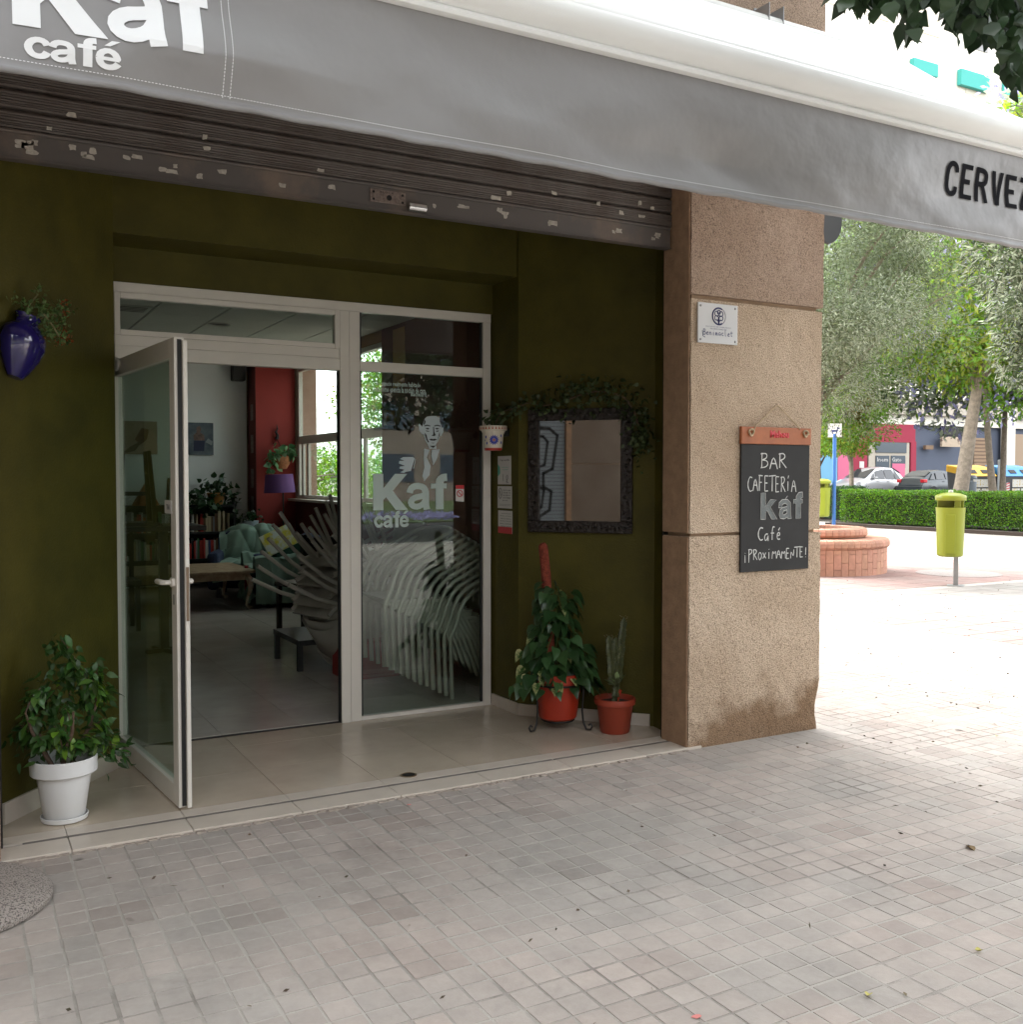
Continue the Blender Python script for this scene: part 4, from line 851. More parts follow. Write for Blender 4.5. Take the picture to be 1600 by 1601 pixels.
for k in range(270):
    z = .22+.56*rnd.random()**1.6; rad = (.33-.20*(z-.23)/.35) if z < .58 else .12; a = rnd.uniform(0, 2*math.pi); rr_ = rad*rnd.uniform(.35, 1)
    yy = math.sin(a)*rr_*.75
    if yy > .10: yy *= -.6
    p = Vector((math.cos(a)*rr_*1.02-.02*z, yy, z+(.03 if rr_ < rad*.7 else -.02)))
    if p.x > .16 and p.y > -.02: p.y = -.04
    if p.x > .19: p.x = .19-rnd.random()*.06
    d = Vector((math.cos(a)*.9, min(yy*4, .2)-.35, rnd.uniform(-1.1, -.15))); pts.append((p, d))
for p, d in pts:
    var = rnd.random() < (.35 if (p.z < .38 and p.x < .02) else .05)
    link('leaf', pme[2] if var else pme[rnd.randrange(2)], po, Matrix.Translation(p) @ orient(d, rnd.uniform(-.6, .6)) @ Matrix.Scale(rnd.uniform(.7, 1.15), 4))
# --- small orange pot with columnar succulent
ca = empty('potted_euphorbia', (3.360, 4.815, .013), 'spiny upright euphorbia in a small terracotta coloured pot beside the iron stand', 'potted plant')
MB().lathe([(0, 0), (.080, 0), (.086, .008), (.105, .160), (.108, .163), (.118, .166), (.122, .185), (.119, .200), (.113, .202), (.108, .196), (.098, .165), (0, .165)], n=40).build('pot', TERRA2, ca, smooth=True)
MB().lathe([(.104, .172), (0, .178)], n=24).build('soil', SOIL, ca)
cmat = mat('euphorbia_stem', (.075, .085, .03), .6, col2=(.035, .042, .018), nscale=30, detail=6)
def spiny(p0, p1, r0, name='stem'):
    mb = MB(); p0, p1 = Vector(p0), Vector(p1); N_ = 12; t = (p1-p0).normalized(); a = t.orthogonal().normalized(); b = t.cross(a)
    v = []; nn = 10
    for i in range(N_+1):
        f_ = i/N_; c = p0.lerp(p1, f_)+a*.006*math.sin(i*1.3); rr = r0*(1-.35*f_)*(1+.12*math.sin(i*2.4)) if i < N_ else .002
        for k in range(nn): w = rr*(1.3 if k % 2 == 0 else .75); v.append(c+(a*math.cos(2*math.pi*k/nn)+b*math.sin(2*math.pi*k/nn))*w)
    mb.add(v, [(i*nn+k, i*nn+(k+1) % nn, (i+1)*nn+(k+1) % nn, (i+1)*nn+k) for i in range(N_) for k in range(nn)])
    o = mb.build(name, cmat, ca, smooth=False); sp = MB()
    for i in range(70):
        f_ = rnd.random(); c = p0.lerp(p1, f_); an = rnd.uniform(0, 6.28); d = (a*math.cos(an)+b*math.sin(an)+t*.5).normalized(); s = c+d*r0*.8
        sp.tube([s, s+d*.014], [.0012, .0003], 3, caps=False)
    sp.build('spines', mat('pale_spine', (.22, .19, .12), .6), ca, kind='stuff')
spiny((0, 0, .17), (.015, 0, .33), .020); spiny((-.012, .0, .28), (-.040, .01, .565), .027); spiny((.012, 0, .30), (.062, .0, .665), .024); spiny((.0, .0, .29), (.012, .01, .55), .027)
MB().box(-.062, -.045, -.012, .006, .17, .24, Matrix.Rotation(.35, 4, 'Y')).build('plant_tag', TERRA, ca)
lcm = leaf_mesh('leaf', .055, .024, mat('succulent_leaf', (.16, .22, .09), .5), 'lance', -.1, .2)
for d in ((-1, -.2, .9), (-1.2, -.3, .25), (-.2, -.4, 1), (.9, -.4, 1.0), (-1.4, 0, .6)): link('leaf', lcm, ca, Matrix.Translation((.005+.01*d[0], -.01, .27+.01*d[2])) @ orient(d) @ Matrix.Scale(rnd.uniform(.9, 1.7), 4))
# --- painted wall pot by the glazing
tp = empty('painted_wall_pot', (2.965, 5.585, 1.665), 'half-round white ceramic wall pot with a painted blue flower and red rim', 'wall pot')
CER = mat('white_glazed_ceramic', (.66, .60, .50), .25)
PR = [(.052, 0), (.056, .014), (.066, .10), (.076, .122), (.086, .126), (.088, .152), (.082, .154), (.078, .130), (.0, .126)]
MB().lathe([(0, 0)]+PR, n=36).build('pot', CER, tp, smooth=True)
MB().lathe([(.0525, -.001), (.0572, .012), (.0575, .0145), (.053, .0146)], n=36).build('base_band', mat('red_glaze', (.40, .03, .02), .3), tp, smooth=True)
zz = MB(); zm = mat('terracotta_glaze', (.42, .10, .05), .35)
for k in range(26):
    a = 2*math.pi*k/26; b = a+math.pi/26*1.2; r0 = .0885
    zz.add([(r0*math.cos(a), r0*math.sin(a), .130), (r0*math.cos(b), r0*math.sin(b), .130), (r0*math.cos((a+b)/2), r0*math.sin((a+b)/2), .149)], [(0, 1, 2)])
zz.build('rim_pattern', zm, tp, kind='stuff')
def on_pot(u, w):   # u: angle offset around pot towards camera, w: height
    r_ = .057+(.066-.057)*(w-.014)/.086+.0016; a = -math.pi/2-.47+u/r_; return (r_*math.cos(a), r_*math.sin(a), w)
fl = MB(); BLU = mat('cobalt_glaze', (.02, .03, .30), .3)
for k in range(14):
    a = 2*math.pi*k/14; L_ = .034; c, s = math.cos(a), math.sin(a); pp = [(.006, 0), (.020, .0062), (L_, 0), (.020, -.0062)]
    fl.add([on_pot(x*c-y*s+.004, .064+x*s+y*c) for x, y in pp], [(0, 1, 2, 3)])
for cx_, cz_, w_ in ((-.052, .082, .010), (-.044, .044, .009), (.052, .090, .009), (.054, .048, .010), (-.060, .062, .006)):
    fl.add([on_pot(cx_+w_*math.cos(q)*.6, cz_+w_*math.sin(q)) for q in np.linspace(0, 2*math.pi, 9)[:-1]], [tuple(range(8))])
fl.build('blue_flower', BLU, tp); f2 = MB(); f2.add([on_pot(.004+.008*math.cos(q), .064+.008*math.sin(q)) for q in np.linspace(0, 2*math.pi, 13)[:-1]], [tuple(range(12))]); f2.build('flower_centre', zm, tp)
MB().box(.075, .104, -.02, .02, .09, .14).build('hook', BLACKM, tp)
# --- ivy trailing from the wall pot over the mirror
iv = empty('trailing_ivy', (2.97, 5.58, 1.80), 'dark ivy trailing from the wall pot across the wall and over the mirror', 'climbing plant')
nW = Vector((-.754, -.657, 0)); pW = Vector((3.075, 5.448, 0)); uW = Vector((.657, -.754, 0))
def dW(px, py, off=.0):
    d = at(px, py, 1)-Vector((0, 0, CAMH)); t = ((pW-Vector((0, 0, CAMH))).dot(nW)+off)/d.dot(nW); return Vector((0, 0, CAMH))+d*t
path = [Vector((2.965, 5.56, 1.83)), Vector((2.98, 5.50, 1.90)), Vector((3.03, 5.40, 1.925))]+[dW(*q) for q in ((825, 630, .05), (852, 634, .05), (880, 628, .06), (905, 618, .07), (930, 612, .07), (955, 612, .06), (978, 622, .06), (992, 642, .05), (1000, 668, .05), (1007, 700, .04))]
lo = Vector(iv.location); vt2 = MB(); vt2.tube([p-lo for p in path], .004, 5); vt2.build('stem', BARK, iv, smooth=True)
IP = []; ID = []
for i in range(len(path)-1):
    for q in range(24 if i < 3 else 46):
        f_ = rnd.random(); sp_ = .02+.03*(1 if 4 < i < 11 else .3); c = path[i].lerp(path[i+1], f_)+Vector((rnd.gauss(0, sp_), rnd.gauss(0, sp_), rnd.gauss(0, sp_*1.1)))
        if (c-pW).dot(nW) < .01 and i > 2: c += nW*(.02-(c-pW).dot(nW))
        IP.append(c-lo); ID.append((rnd.gauss(0, .6)-.3, rnd.gauss(0, .6)-.3, rnd.gauss(-.4, .5)))
for q in range(70): c = dW(rnd.gauss(1003, 9), rnd.gauss(678, 22), .05); IP.append(c-lo); ID.append((rnd.gauss(0, .5)-.3, rnd.gauss(0, .5)-.3, rnd.gauss(-.6, .4)))
for q in range(60): c = dW(rnd.gauss(915, 26), rnd.gauss(612, 9), .07); IP.append(c-lo); ID.append((rnd.gauss(0, .5)-.3, rnd.gauss(0, .5)-.3, rnd.gauss(.2, .5)))
for q in range(60): IP.append(Vector((2.97+rnd.gauss(0, .035), 5.57+rnd.gauss(0, .03), 1.845+rnd.gauss(.01, .035)))-lo); ID.append((rnd.gauss(0, .6), rnd.gauss(0, .6), rnd.gauss(0, .6)))
leaf_cloud('leaves', np.array([tuple(p) for p in IP]), np.array(ID), .034, .026, LF_IVY, iv, kind='stuff', shape='pointed')
# --- mirror with dark carved frame
mi = empty('wall_mirror', tuple(dW(910, 830, 0)), 'rectangular mirror in a wide dark carved frame on the green wall, ivy on top', 'mirror')
a0, a1 = dW(828, 645), dW(991, 642); wM = (a1-a0).dot(uW); zt, zb = 1.912, 1.160; base0 = Vector((*a0.xy, 0)); M0 = Matrix((uW, -nW, Vector((0, 0, 1)))).transposed().to_4x4(); M0.translation = base0-Vector(mi.location)
Minv = M0
FRM = mat('dark_carved_wood', (.022, .014, .010), .45, noise=.5, nscale=20, bump=1, bscale=45)
def fr(x0, x1, z0, z1, n='frame_bar'):
    mb = MB(); mb.box(x0, x1, -.034, -.001, z0, z1); o = mb.build(n, FRM, mi, bevel=.006, M=Minv); return o
fw = .072
fr(0, wM, zt-fw, zt); fr(0, wM, zb, zb+fw); fr(0, fw, zb+fw+.0005, zt-fw-.0005); fr(wM-fw, wM, zb+fw+.0005, zt-fw-.0005)
kn = MB()
for k in range(90):
    s = k/90*(2*(wM+zt-zb)); 
    if s < wM: x, z = s, zt-fw*.45
    elif s < wM+zt-zb: x, z = wM-fw*.45, zt-(s-wM)
    elif s < 2*wM+zt-zb: x, z = wM-(s-wM-(zt-zb)), zb+fw*.45
    else: x, z = fw*.45, zb+(s-2*wM-(zt-zb))
    x = min(max(x, .012), wM-.012); z = min(max(z, zb+.012), zt-.012); r_ = rnd.uniform(.007, .013)
    kn.lathe([(0, -r_), (r_*.8, -r_*.5), (r_, 0), (r_*.8, r_*.5), (0, r_)], (x+rnd.uniform(-.015, .015), -.034, z), 7)
kn.build('carving', FRM, mi, smooth=True, M=Minv, kind='stuff')
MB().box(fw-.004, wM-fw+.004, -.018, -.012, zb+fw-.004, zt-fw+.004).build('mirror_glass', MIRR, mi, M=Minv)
# --- notices on the reveal
def notice(z0, z1, y0, y1, label, deco):
    o = empty('notice', (3.0695, (y0+y1)/2, z0), label, 'notice'); yc = (y0+y1)/2
    MB().box(-.0025, -.0008, y0-yc, y1-yc, 0, z1-z0).build('sheet', PAPER, o)
    deco(o, y0-yc, y1-yc, z1-z0); return o
def ly(o, y, z, w, h, m, n='print', txt=None):
    if txt: text_obj(n, txt, (-.0032, y+w, z), (0, -1, 0), (0, 0, 1), w, h, m, o, res=1, offset=.01)
    else: MB().box(-.0031, -.0026, y, y+w, z, z+h).build(n, m, o)
GRN = mat('mint_print', (.10, .42, .30), .6)
def d1(o, a, b, h):
    ly(o, a+.02, h-.035, .12, .016, BLACKM, 'heading', 'l·ap ascldu'); ly(o, a+.03, h-.075, .09, .008, GRN, 'line', 'colectivo'); ly(o, a+.04, h-.09, .07, .008, GRN, 'line', 'vecinal')
    mb = MB(); mb.add([(-.0031, b-.001, .05), (-.0031, b-.001, .13), (-.0031, b-.03, .11), (-.0031, b-.035, .07)], [(0, 1, 2, 3)]); mb.build('green_shape', GRN, o)
    mb = MB(); mb.tube([(-.003, a+.05, .01), (-.003, a+.06, .05), (-.003, a+.045, .06), (-.003, a+.04, .04), (-.003, a+.06, .015), (-.003, a+.03, .012)], .0014, 4); mb.tube([(-.003, a+.10, .02), (-.003, a+.105, .065)], .0014, 4); mb.build('line_drawing', BLACKM, o)
def d2(o, a, b, h):
    mb = MB(); mb.tube([(-.003, b-.036+.022*math.cos(t), h-.045+.034*math.sin(t)) for t in np.linspace(0, 2*math.pi, 9)], .0018, 4); mb.tube([(-.003, b-.045, h-.06), (-.003, b-.028, h-.03)], .002, 4); mb.build('symbol', BLACKM, o)
    for k, tx in enumerate(('ESPACIO LIBRE', 'DE HUMO Y DE', 'RUIDO', 'NO FUMAR')): ly(o, a+.012, h-.030-.016*k, .10, .009, BLACKM, 'line', tx)
    ly(o, a+.05, .045, .07, .008, BLACKM, 'line', 'gracias')
    ly(o, a+.01, .024, .15, .0012, BLACKM); ly(o, a+.01, .016, .15, .0012, BLACKM)
def d3(o, a, b, h):
    for k in range(6): ly(o, a+.012, h-.022-.016*k, .16*rnd.uniform(.7, .95), .007, BLACKM, 'line', rnd.choice(['horario de apertura', 'lunes a viernes', 'sabados y festivos', 'cerrado domingos']))
    MB().box(-.0031, -.0026, a, b, 0, .042).build('red_band', RED, o)
notice(1.452, 1.632, 5.540, 5.715, 'tall paper flyer with a mint green shape, topmost notice on the reveal', d1)
notice(1.300, 1.440, 5.530, 5.717, 'white no smoking notice with an octagonal symbol, between the flyer and the red-edged notice', d2)
notice(1.140, 1.285, 5.525, 5.710, 'white printed notice with a red bottom band, lowest on the reveal', d3)
# --- blue wall vase with trailing geranium
vz = empty('blue_wall_vase', (.235, 4.84, 1.905), 'glossy cobalt blue ceramic wall vase on the left green wall', 'wall vase')
CB = mat('cobalt_ceramic', (.018, .012, .11), .12, coat=.6)
vv = MB().lathe([(0, .02), (.040, .022), (.062, .05), (.100, .11), (.122, .17), (.118, .21), (.090, .245), (.062, .265), (.058, .285), (.070, .300), (.066, .302), (.052, .28), (.0, .25)], n=36, sy=.62).build('vase', CB, vz, smooth=True)
vv.rotation_euler = (R(4), R(14), R(50)); vv.location = (.0, -.005, 0)
lg = MB(); lg.tube([(-.06, -.05, .25), (-.105, -.07, .24), (-.11, -.075, .17), (-.09, -.06, .13)], .008, 7); lg.build('handle', CB, vz, smooth=True)
gm = empty('trailing_geranium', (.30, 4.86, 2.16), 'small-leaved trailing geranium with orange flowers growing from the blue wall vase', 'plant')
GP, GD = [], []; st2 = MB(); st2.tube([(-.02, 0, 0), (.06, .0, .05), (.10, .03, .0), (.12, .03, -.04)], .004, 5); st2.tube([(-.02, 0, 0), (.0, .0, .08), (.04, .03, .14)], .003, 5); st2.tube([(0, 0, 0), (.09, .06, .06), (.16, .12, .08)], .003, 5)
for cx_, cy_, cz_, n_, s_ in ((.0, .0, .05, 55, .03), (.05, .03, .07, 55, .035), (.11, .06, .07, 55, .03), (.04, .02, .15, 14, .012), (-.06, -.03, .10, 14, .015), (.10, .06, .02, 60, .03), (.13, .08, -.03, 45, .022), (.075, .02, -.03, 30, .012), (.15, .12, .10, 25, .015)):
    for k in range(n_): GP.append((cx_+rnd.gauss(0, s_), cy_+rnd.gauss(-.01, s_*.6), cz_+rnd.gauss(0, s_))); GD.append((rnd.gauss(.1, .6), rnd.gauss(-.3, .5), rnd.gauss(.3, .6)))
st2.build('stem', mat('pale_stem', (.20, .18, .08), .7), gm, smooth=True); leaf_cloud('leaves', np.array(GP), np.array(GD), .022, .013, LF_G, gm, kind='stuff', shape='pointed', seed=8)
OP = []; OD = []
for cx_, cz_, n_ in ((.155, .12, 14), (.155, .07, 14), (.14, -.01, 16), (.15, -.04, 30), (.12, -.055, 20), (.16, -.045, 20), (.035, -.06, 8)):
    for k in range(n_): OP.append((cx_+rnd.gauss(0, .010), .10*cx_/.15+rnd.gauss(-.01, .012), cz_+rnd.gauss(0, .008))); OD.append((rnd.gauss(0, 1), rnd.gauss(-.5, 1), rnd.gauss(0, 1)))
leaf_cloud('petals', np.array(OP), np.array(OD), .015, .012, mat('orange_petal', (.30, .075, .02), .6, island=.3, transl=.2), gm, kind='stuff', shape='pointed', seed=9)
# --- association plaque
pq = empty('association_plaque', (3.553, 4.330, 2.231), 'square white enamel plaque with a round blue emblem and script lettering on the pillar', 'plaque')
pw, ph_ = .281, .218
MB().box(0, pw, -.010, -.001, 0, ph_).build('plate', mat('white_acrylic', (.70, .71, .72), .2, coat=.5), pq, bevel=.002)
NAVY = mat('navy_print', (.02, .03, .14), .5)
for x, z in ((.018, .018), (pw-.018, .018), (.018, ph_-.018), (pw-.018, ph_-.018)):
    s_ = MB().lathe([(0, .004), (.004, .0035), (.0065, .001), (.0068, 0)], n=14).build('screw', STEEL, pq, smooth=True); s_.location = (x, -.010, z); s_.rotation_euler = (math.pi/2, 0, 0)
em = MB(); ec = (.145, .150)
def arc(c, r_, a0_, a1_, n=18): return [(c[0]+r_*math.cos(a), -.0108, c[1]+r_*math.sin(a)) for a in np.linspace(R(a0_), R(a1_), n)]
em.tube(arc(ec, .045, 60, 300), .0045, 4); em.tube(arc(ec, .047, -55, 55), .0015, 4)
for cx_, cz_, r_, a, b in ((-.016, .014, .013, 0, 300), (.016, .014, .013, -120, 180), (0, .022, .011, 0, 360), (-.018, -.010, .012, 40, 320), (.018, -.010, .012, -140, 140), (0, .0, .006, 0, 360)): em.tube(arc((ec[0]+cx_, ec[1]+cz_), r_, a, b, 12), .0026, 4)
em.tube([(ec[0], -.0108, ec[1]-.005), (ec[0], -.0108, ec[1]-.042)], .005, 4); em.tube([(ec[0]-.012, -.0108, ec[1]-.02), (ec[0], -.0108, ec[1]-.032), (ec[0]+.012, -.0108, ec[1]-.02)], .003, 4)
em.build('emblem', NAVY, pq)
for k, (tx, w_) in enumerate((("ASSOCIACIÓ DE COMERCIANTS I", .18), ("PROFESSIONALS DE", .115))): text_obj('small_print', tx, ((pw-w_)/2+.002, -.0106, .088-.0125*k), (1, 0, 0), (0, 0, 1), w_, .0072, NAVY, pq, res=1)
sc_ = MB(); strokes(sc_, 'Benimaclet', (.035, -.0106, .044), (1, 0, 0), (0, 0, 1), .032, .215, .0036, (0, -1, 0), adv=.9, seed=4); 
sc_.tube([(.03, -.0106, .066), (.034, -.0106, .036), (.05, -.0106, .03)], .0018, 4); sc_.build('script_lettering', NAVY, pq)
# --- chalkboard
ck = empty('chalkboard', (3.865, 4.330, .962), 'hanging blackboard with wooden header and chalk words BAR CAFETERÍA kaf Café', 'chalkboard')
bw = .522; bh = .722; MB().box(0, bw, -.014, -.002, 0, bh).build('slate_panel', SLATE, ck, bevel=.002)
MB().box(-.006, bw+.003, -.022, -.002, bh+.001, bh+.098).build('wooden_header', ORWOOD, ck, bevel=.003)
rp = MB(); rp.tube([(.078, -.024, bh+.07), (.10, -.022, bh+.105), (.262, -.010, bh+.222), (.275, -.010, bh+.224), (.405, -.020, bh+.12), (.435, -.024, bh+.09)], .0038, 7); rp.build('rope', ROPE, ck, smooth=True)
for cx_ in (.062, .478):
    k_ = MB(); k_.tube([(cx_+.016*math.cos(a)*(1+.2*math.sin(3*a)), -.027-.003*math.sin(a*2), bh+.065+.018*math.sin(a)) for a in np.linspace(0, 2*math.pi*1.15, 16)], .006, 7); k_.build('rope_knot', ROPE, ck, smooth=True)
MB().add([(.478, -.031, bh+.06), (.50, -.032, bh+.072), (.505, -.031, bh+.06)], [(0, 1, 2)]).build('rope_end', ROPE, ck)
text_obj('raised_letters', 'Mahou', (.205, -.0235, bh+.038), (1, 0, 0), (0, 0, 1), .145, .042, RED, ck, offset=.05, res=2).modifiers.new('s', 'SOLIDIFY').thickness = .004
def cw(n, word, x, z, H, Wd, th=.0062, seed=1, m=CHALK):
    mb = MB(); strokes(mb, word, (x, -.0144, z), (1, 0, 0), (0, 0, 1), H, Wd, th, (0, -1, 0), seed=seed, jit=.05); mb.build(n, m, ck)
def c2(px, py): p = at(px, py, 4.33); return p.x-3.865, p.z-.962
x, z = c2(1187, 732); cw('chalk_word', 'BAR', x, z, .085, .205, seed=2)
x, z = c2(1166, 768); cw('chalk_word', 'CAFETERIA', x, z, .088, .378, .0055, seed=3)
x, z = c2(1182, 846); cw('chalk_word', 'Café', x, z+.003, .078, .19, seed=5)
x, z = c2(1160, 876); cw('chalk_word', '¡PROXiMAMENTE!', x, z+.002, .060, .50, .005, seed=6)
mb = MB(); mb.tube([(.335, -.0145, z+.345), (.350, -.0145, z+.362)], .0022, 4); mb.build('chalk_accent', CHALK, ck)
x0, z0 = c2(1187, 812); x1, z1 = c2(1252, 762)
heavy('chalk_name', 'kaf', (x0, -.0143, z0+.002), (1, 0, 0), (0, 0, 1), x1-x0, .150, CHALK2, ck, gap=.06)
ol = MB()
def outl(pts, xo, close=True):
    P_ = [Vector((x0+(a+xo)/2.02*(x1-x0)+rnd.uniform(-.0015, .0015), -.0155, z0+.002+b*.150+rnd.uniform(-.0015, .0015))) for a, b in pts]; ol.tube(P_+([P_[0]] if close else []), .0019, 4)
outl([(0,0),(0,1),(.22,1),(.22,.50),(.46,.74),(.74,.74),(.45,.46),(.78,0),(.52,0),(.30,.33),(.22,.26),(.22,0)], 0)
outl([(.0,.44),(.02,.62),(.18,.75),(.42,.75),(.58,.62),(.59,.14),(.63,0),(.44,0),(.42,.07),(.26,.0),(.08,.02),(.02,.16),(.06,.34),(.20,.43),(.40,.46),(.42,.55),(.30,.60),(.17,.56),(.15,.42)], .86)
outl([(.40,.34),(.24,.30),(.18,.20),(.26,.14),(.40,.22)], .86)
outl([(.47,1.02),(.28,1.0),(.16,.86),(.15,.74),(.02,.73),(.02,.59),(.15,.58),(.15,0),(.38,0),(.38,.58),(.47,.59),(.47,.73),(.38,.74),(.40,.80),(.48,.81)], 1.56)
ol.build('chalk_outline', CHALK, ck)
# --- round granite foot
GRA = mat('speckled_granite', (.42, .37, .33), .8, col2=(.10, .085, .075), nscale=160, detail=3, thresh=(.48, .62), bump=.8, bscale=150)
gb = MB().lathe([(0, .0), (.325, .0), (.335, .006), (.337, .022), (.322, .040), (.285, .060), (.20, .078), (.08, .088), (0, .089)], (-.045, 3.955, .004), 56).build('granite_base', GRA, smooth=True)
tag(gb, 'round domed granite parasol base lying on the pavement by the left pillar', 'parasol base')
tag(MB().lathe([(0, -.012), (.16, -.012), (.165, 0), (.16, .012), (0, .012)], n=40).build('round_sign', BLACKM, smooth=True), 'black round projecting sign on the building corner under the awning', 'sign')
rsn = bpy.data.objects['round_sign']; rsn.location = (4.90, 4.70, 3.15); rsn.rotation_euler = (math.pi/2, 0, R(10))
# --- litter on the pavement
dry = mat('dry_leaf', (.30, .20, .09), .8, noise=.5, nscale=30); yel = mat('yellow_blossom', (.45, .40, .10), .7)
dlm = leaf_mesh('fallen_leaf', .06, .035, dry, 'oval', -.3, .4); ylm = leaf_mesh('fallen_blossom', .025, .022, yel, 'heart', -.5, .4)
def gpt(px, py, z=.006):
    d = at(px, py, 1)-Vector((0, 0, CAMH)); return Vector((0, 0, CAMH))+d*((z-CAMH)/d.z)
o = link('fallen_leaf', dlm); o.location = gpt(1524, 1329); o.rotation_euler = (.2, .3, 1.2); tag(o, 'dry pale brown leaf curled on the pavement at the right, larger than the other litter', 'leaf')
for px, py, lb in ((1360, 1553, 'yellow fallen blossom lying nearest the bottom edge of the pavement'), (1535, 1485, 'small yellow blossom on the stained paving near the right edge'), (1560, 1150, 'yellow fallen blossom lying on the pale paving well beyond the dry leaf')):
    o = link('fallen_blossom', ylm); o.location = gpt(px, py); o.rotation_euler = (.1, .2, rnd.uniform(0, 6)); tag(o, lb, 'blossom')
LP, LD = [], []
for k in range(900):
    x = rnd.uniform(-1, 14) if rnd.random() < .6 else rnd.uniform(4, 10); y = rnd.uniform(1, 9.2 if x > 4.6 else 4.2)
    if x < 4.6 and rnd.random() < .55: continue
    LP.append((x, y, .008)); LD.append((rnd.gauss(0, 1), rnd.gauss(0, 1), rnd.gauss(0, .15)))
for k in range(500): x, y = rnd.uniform(9, 23), rnd.uniform(8, 22); LP.append((x, y, .008)); LD.append((rnd.gauss(0, 1), rnd.gauss(0, 1), rnd.gauss(0, .15)))
leaf_cloud('leaf_litter', np.array(LP), np.array(LD), .024, .010, mat('dark_litter', (.10, .075, .045), .9, island=.7), seed=11)['kind'] = 'stuff'
pk = mat('pink_spray', (.62, .22, .20), .9)
for n_, px, py, w_ in (('paint_mark', 1090, 1588, .016), ('paint_mark', 640, 1257, .011)):
    c = gpt(px, py, .0055); mb = MB(); mb.add([(w_*rnd.uniform(.6, 1.2)*math.cos(a), w_*.7*rnd.uniform(.6, 1.2)*math.sin(a), 0) for a in np.linspace(0, 2*math.pi, 12)[:-1]], [tuple(range(11))])
    o = mb.build(n_, pk); o.location = c; tag(o, 'faint pink paint mark on the paving tiles at the bottom of the picture' if py > 1400 else 'tiny pink paint mark on the pavement beside the doorway threshold', 'paint mark')

# ================================================================== PLAZA
BRICK = mat('salmon_brick', (.52, .28, .19), .85, noise=.22, nscale=14, objrand=.12, obj=True)
MORT = mat('pinkish_mortar', (.44, .27, .19), .95)
pl = empty('brick_planter', (12.07, 11.82, 0), 'round two-tier salmon brick planter with rounded brick capping', 'planter')
MB().lathe([(1.125, 0), (1.125, .40), (.80, .40), (.80, .56), (.62, .56), (.62, .40), (0, .40)], n=64).build('core', MORT, pl)
MB().lathe([(.62, .52), (0, .56)], n=32).build('soil', SOIL, pl)
def arc_brick(r0, r1, da, z0, z1, rnd_top=False):
    mb = MB(); g = .006
    if rnd_top:
        pr_ = [(r0, z0), (r1-.03, z0), (r1, z0+.035), (r1, z1-.05), (r1-.02, z1-.014), (r1-.06, z1), (r0, z1)]
    else: pr_ = [(r0, z0), (r1, z0), (r1, z1), (r0, z1)]
    n = len(pr_); v = []
    for s_ in (-1, 1):
        for r_, z in pr_:
            a = s_*(da/2-g/r_/2*1.0); v.append((r_*math.cos(a), r_*math.sin(a), z))
    f = [tuple(range(n-1, -1, -1)), tuple(range(n, 2*n))]+[(k, (k+1) % n, n+(k+1) % n, n+k) for k in range(n)]
    me = bpy.data.meshes.new('brick'); me.from_pydata(v, [], f); me.materials.append(BRICK); return me
far = MB()
def ring(me, N_, off, z=0):
    for k in range(N_):
        a = 2*math.pi*(k+off)/N_; 
        # side that can be seen from the street as single bricks
        if math.cos(a-math.atan2(-11.82, -12.07)) > -.05 or True:
            o = link('brick', me, pl); o.rotation_euler = (0, 0, a); o.location = (0, 0, z+rnd.uniform(-.002, .002))
N1 = 62
b_st = [arc_brick(1.12, 1.150, 2*math.pi/N1, .0, .115), arc_brick(1.12, 1.150, 2*math.pi/N1, .0, .235)]
for k in range(N1):
    a = 2*math.pi*k/N1
    zs = [(.0, .20), (.206, .40)] if k % 2 else [(.0, .10), (.106, .33), (.336, .40)]
    if math.cos(a-math.atan2(-11.82, -12.07)) < -.1: continue
    for z0_, z1_ in zs:
        key = ('stretch', round(z1_-z0_, 3))
        if key not in MATS: MATS[key] = arc_brick(1.12, 1.150, 2*math.pi/N1, 0, z1_-z0_)
        o = link('brick', MATS[key], pl); o.rotation_euler = (0, 0, a); o.location = (0, 0, z0_)
cap1 = arc_brick(.82, 1.19, 2*math.pi/70, .405, .545, True); cap2 = arc_brick(.62, .86, 2*math.pi/52, .565, .700, True)
ring(cap1, 70, .3); ring(cap2, 52, 0)
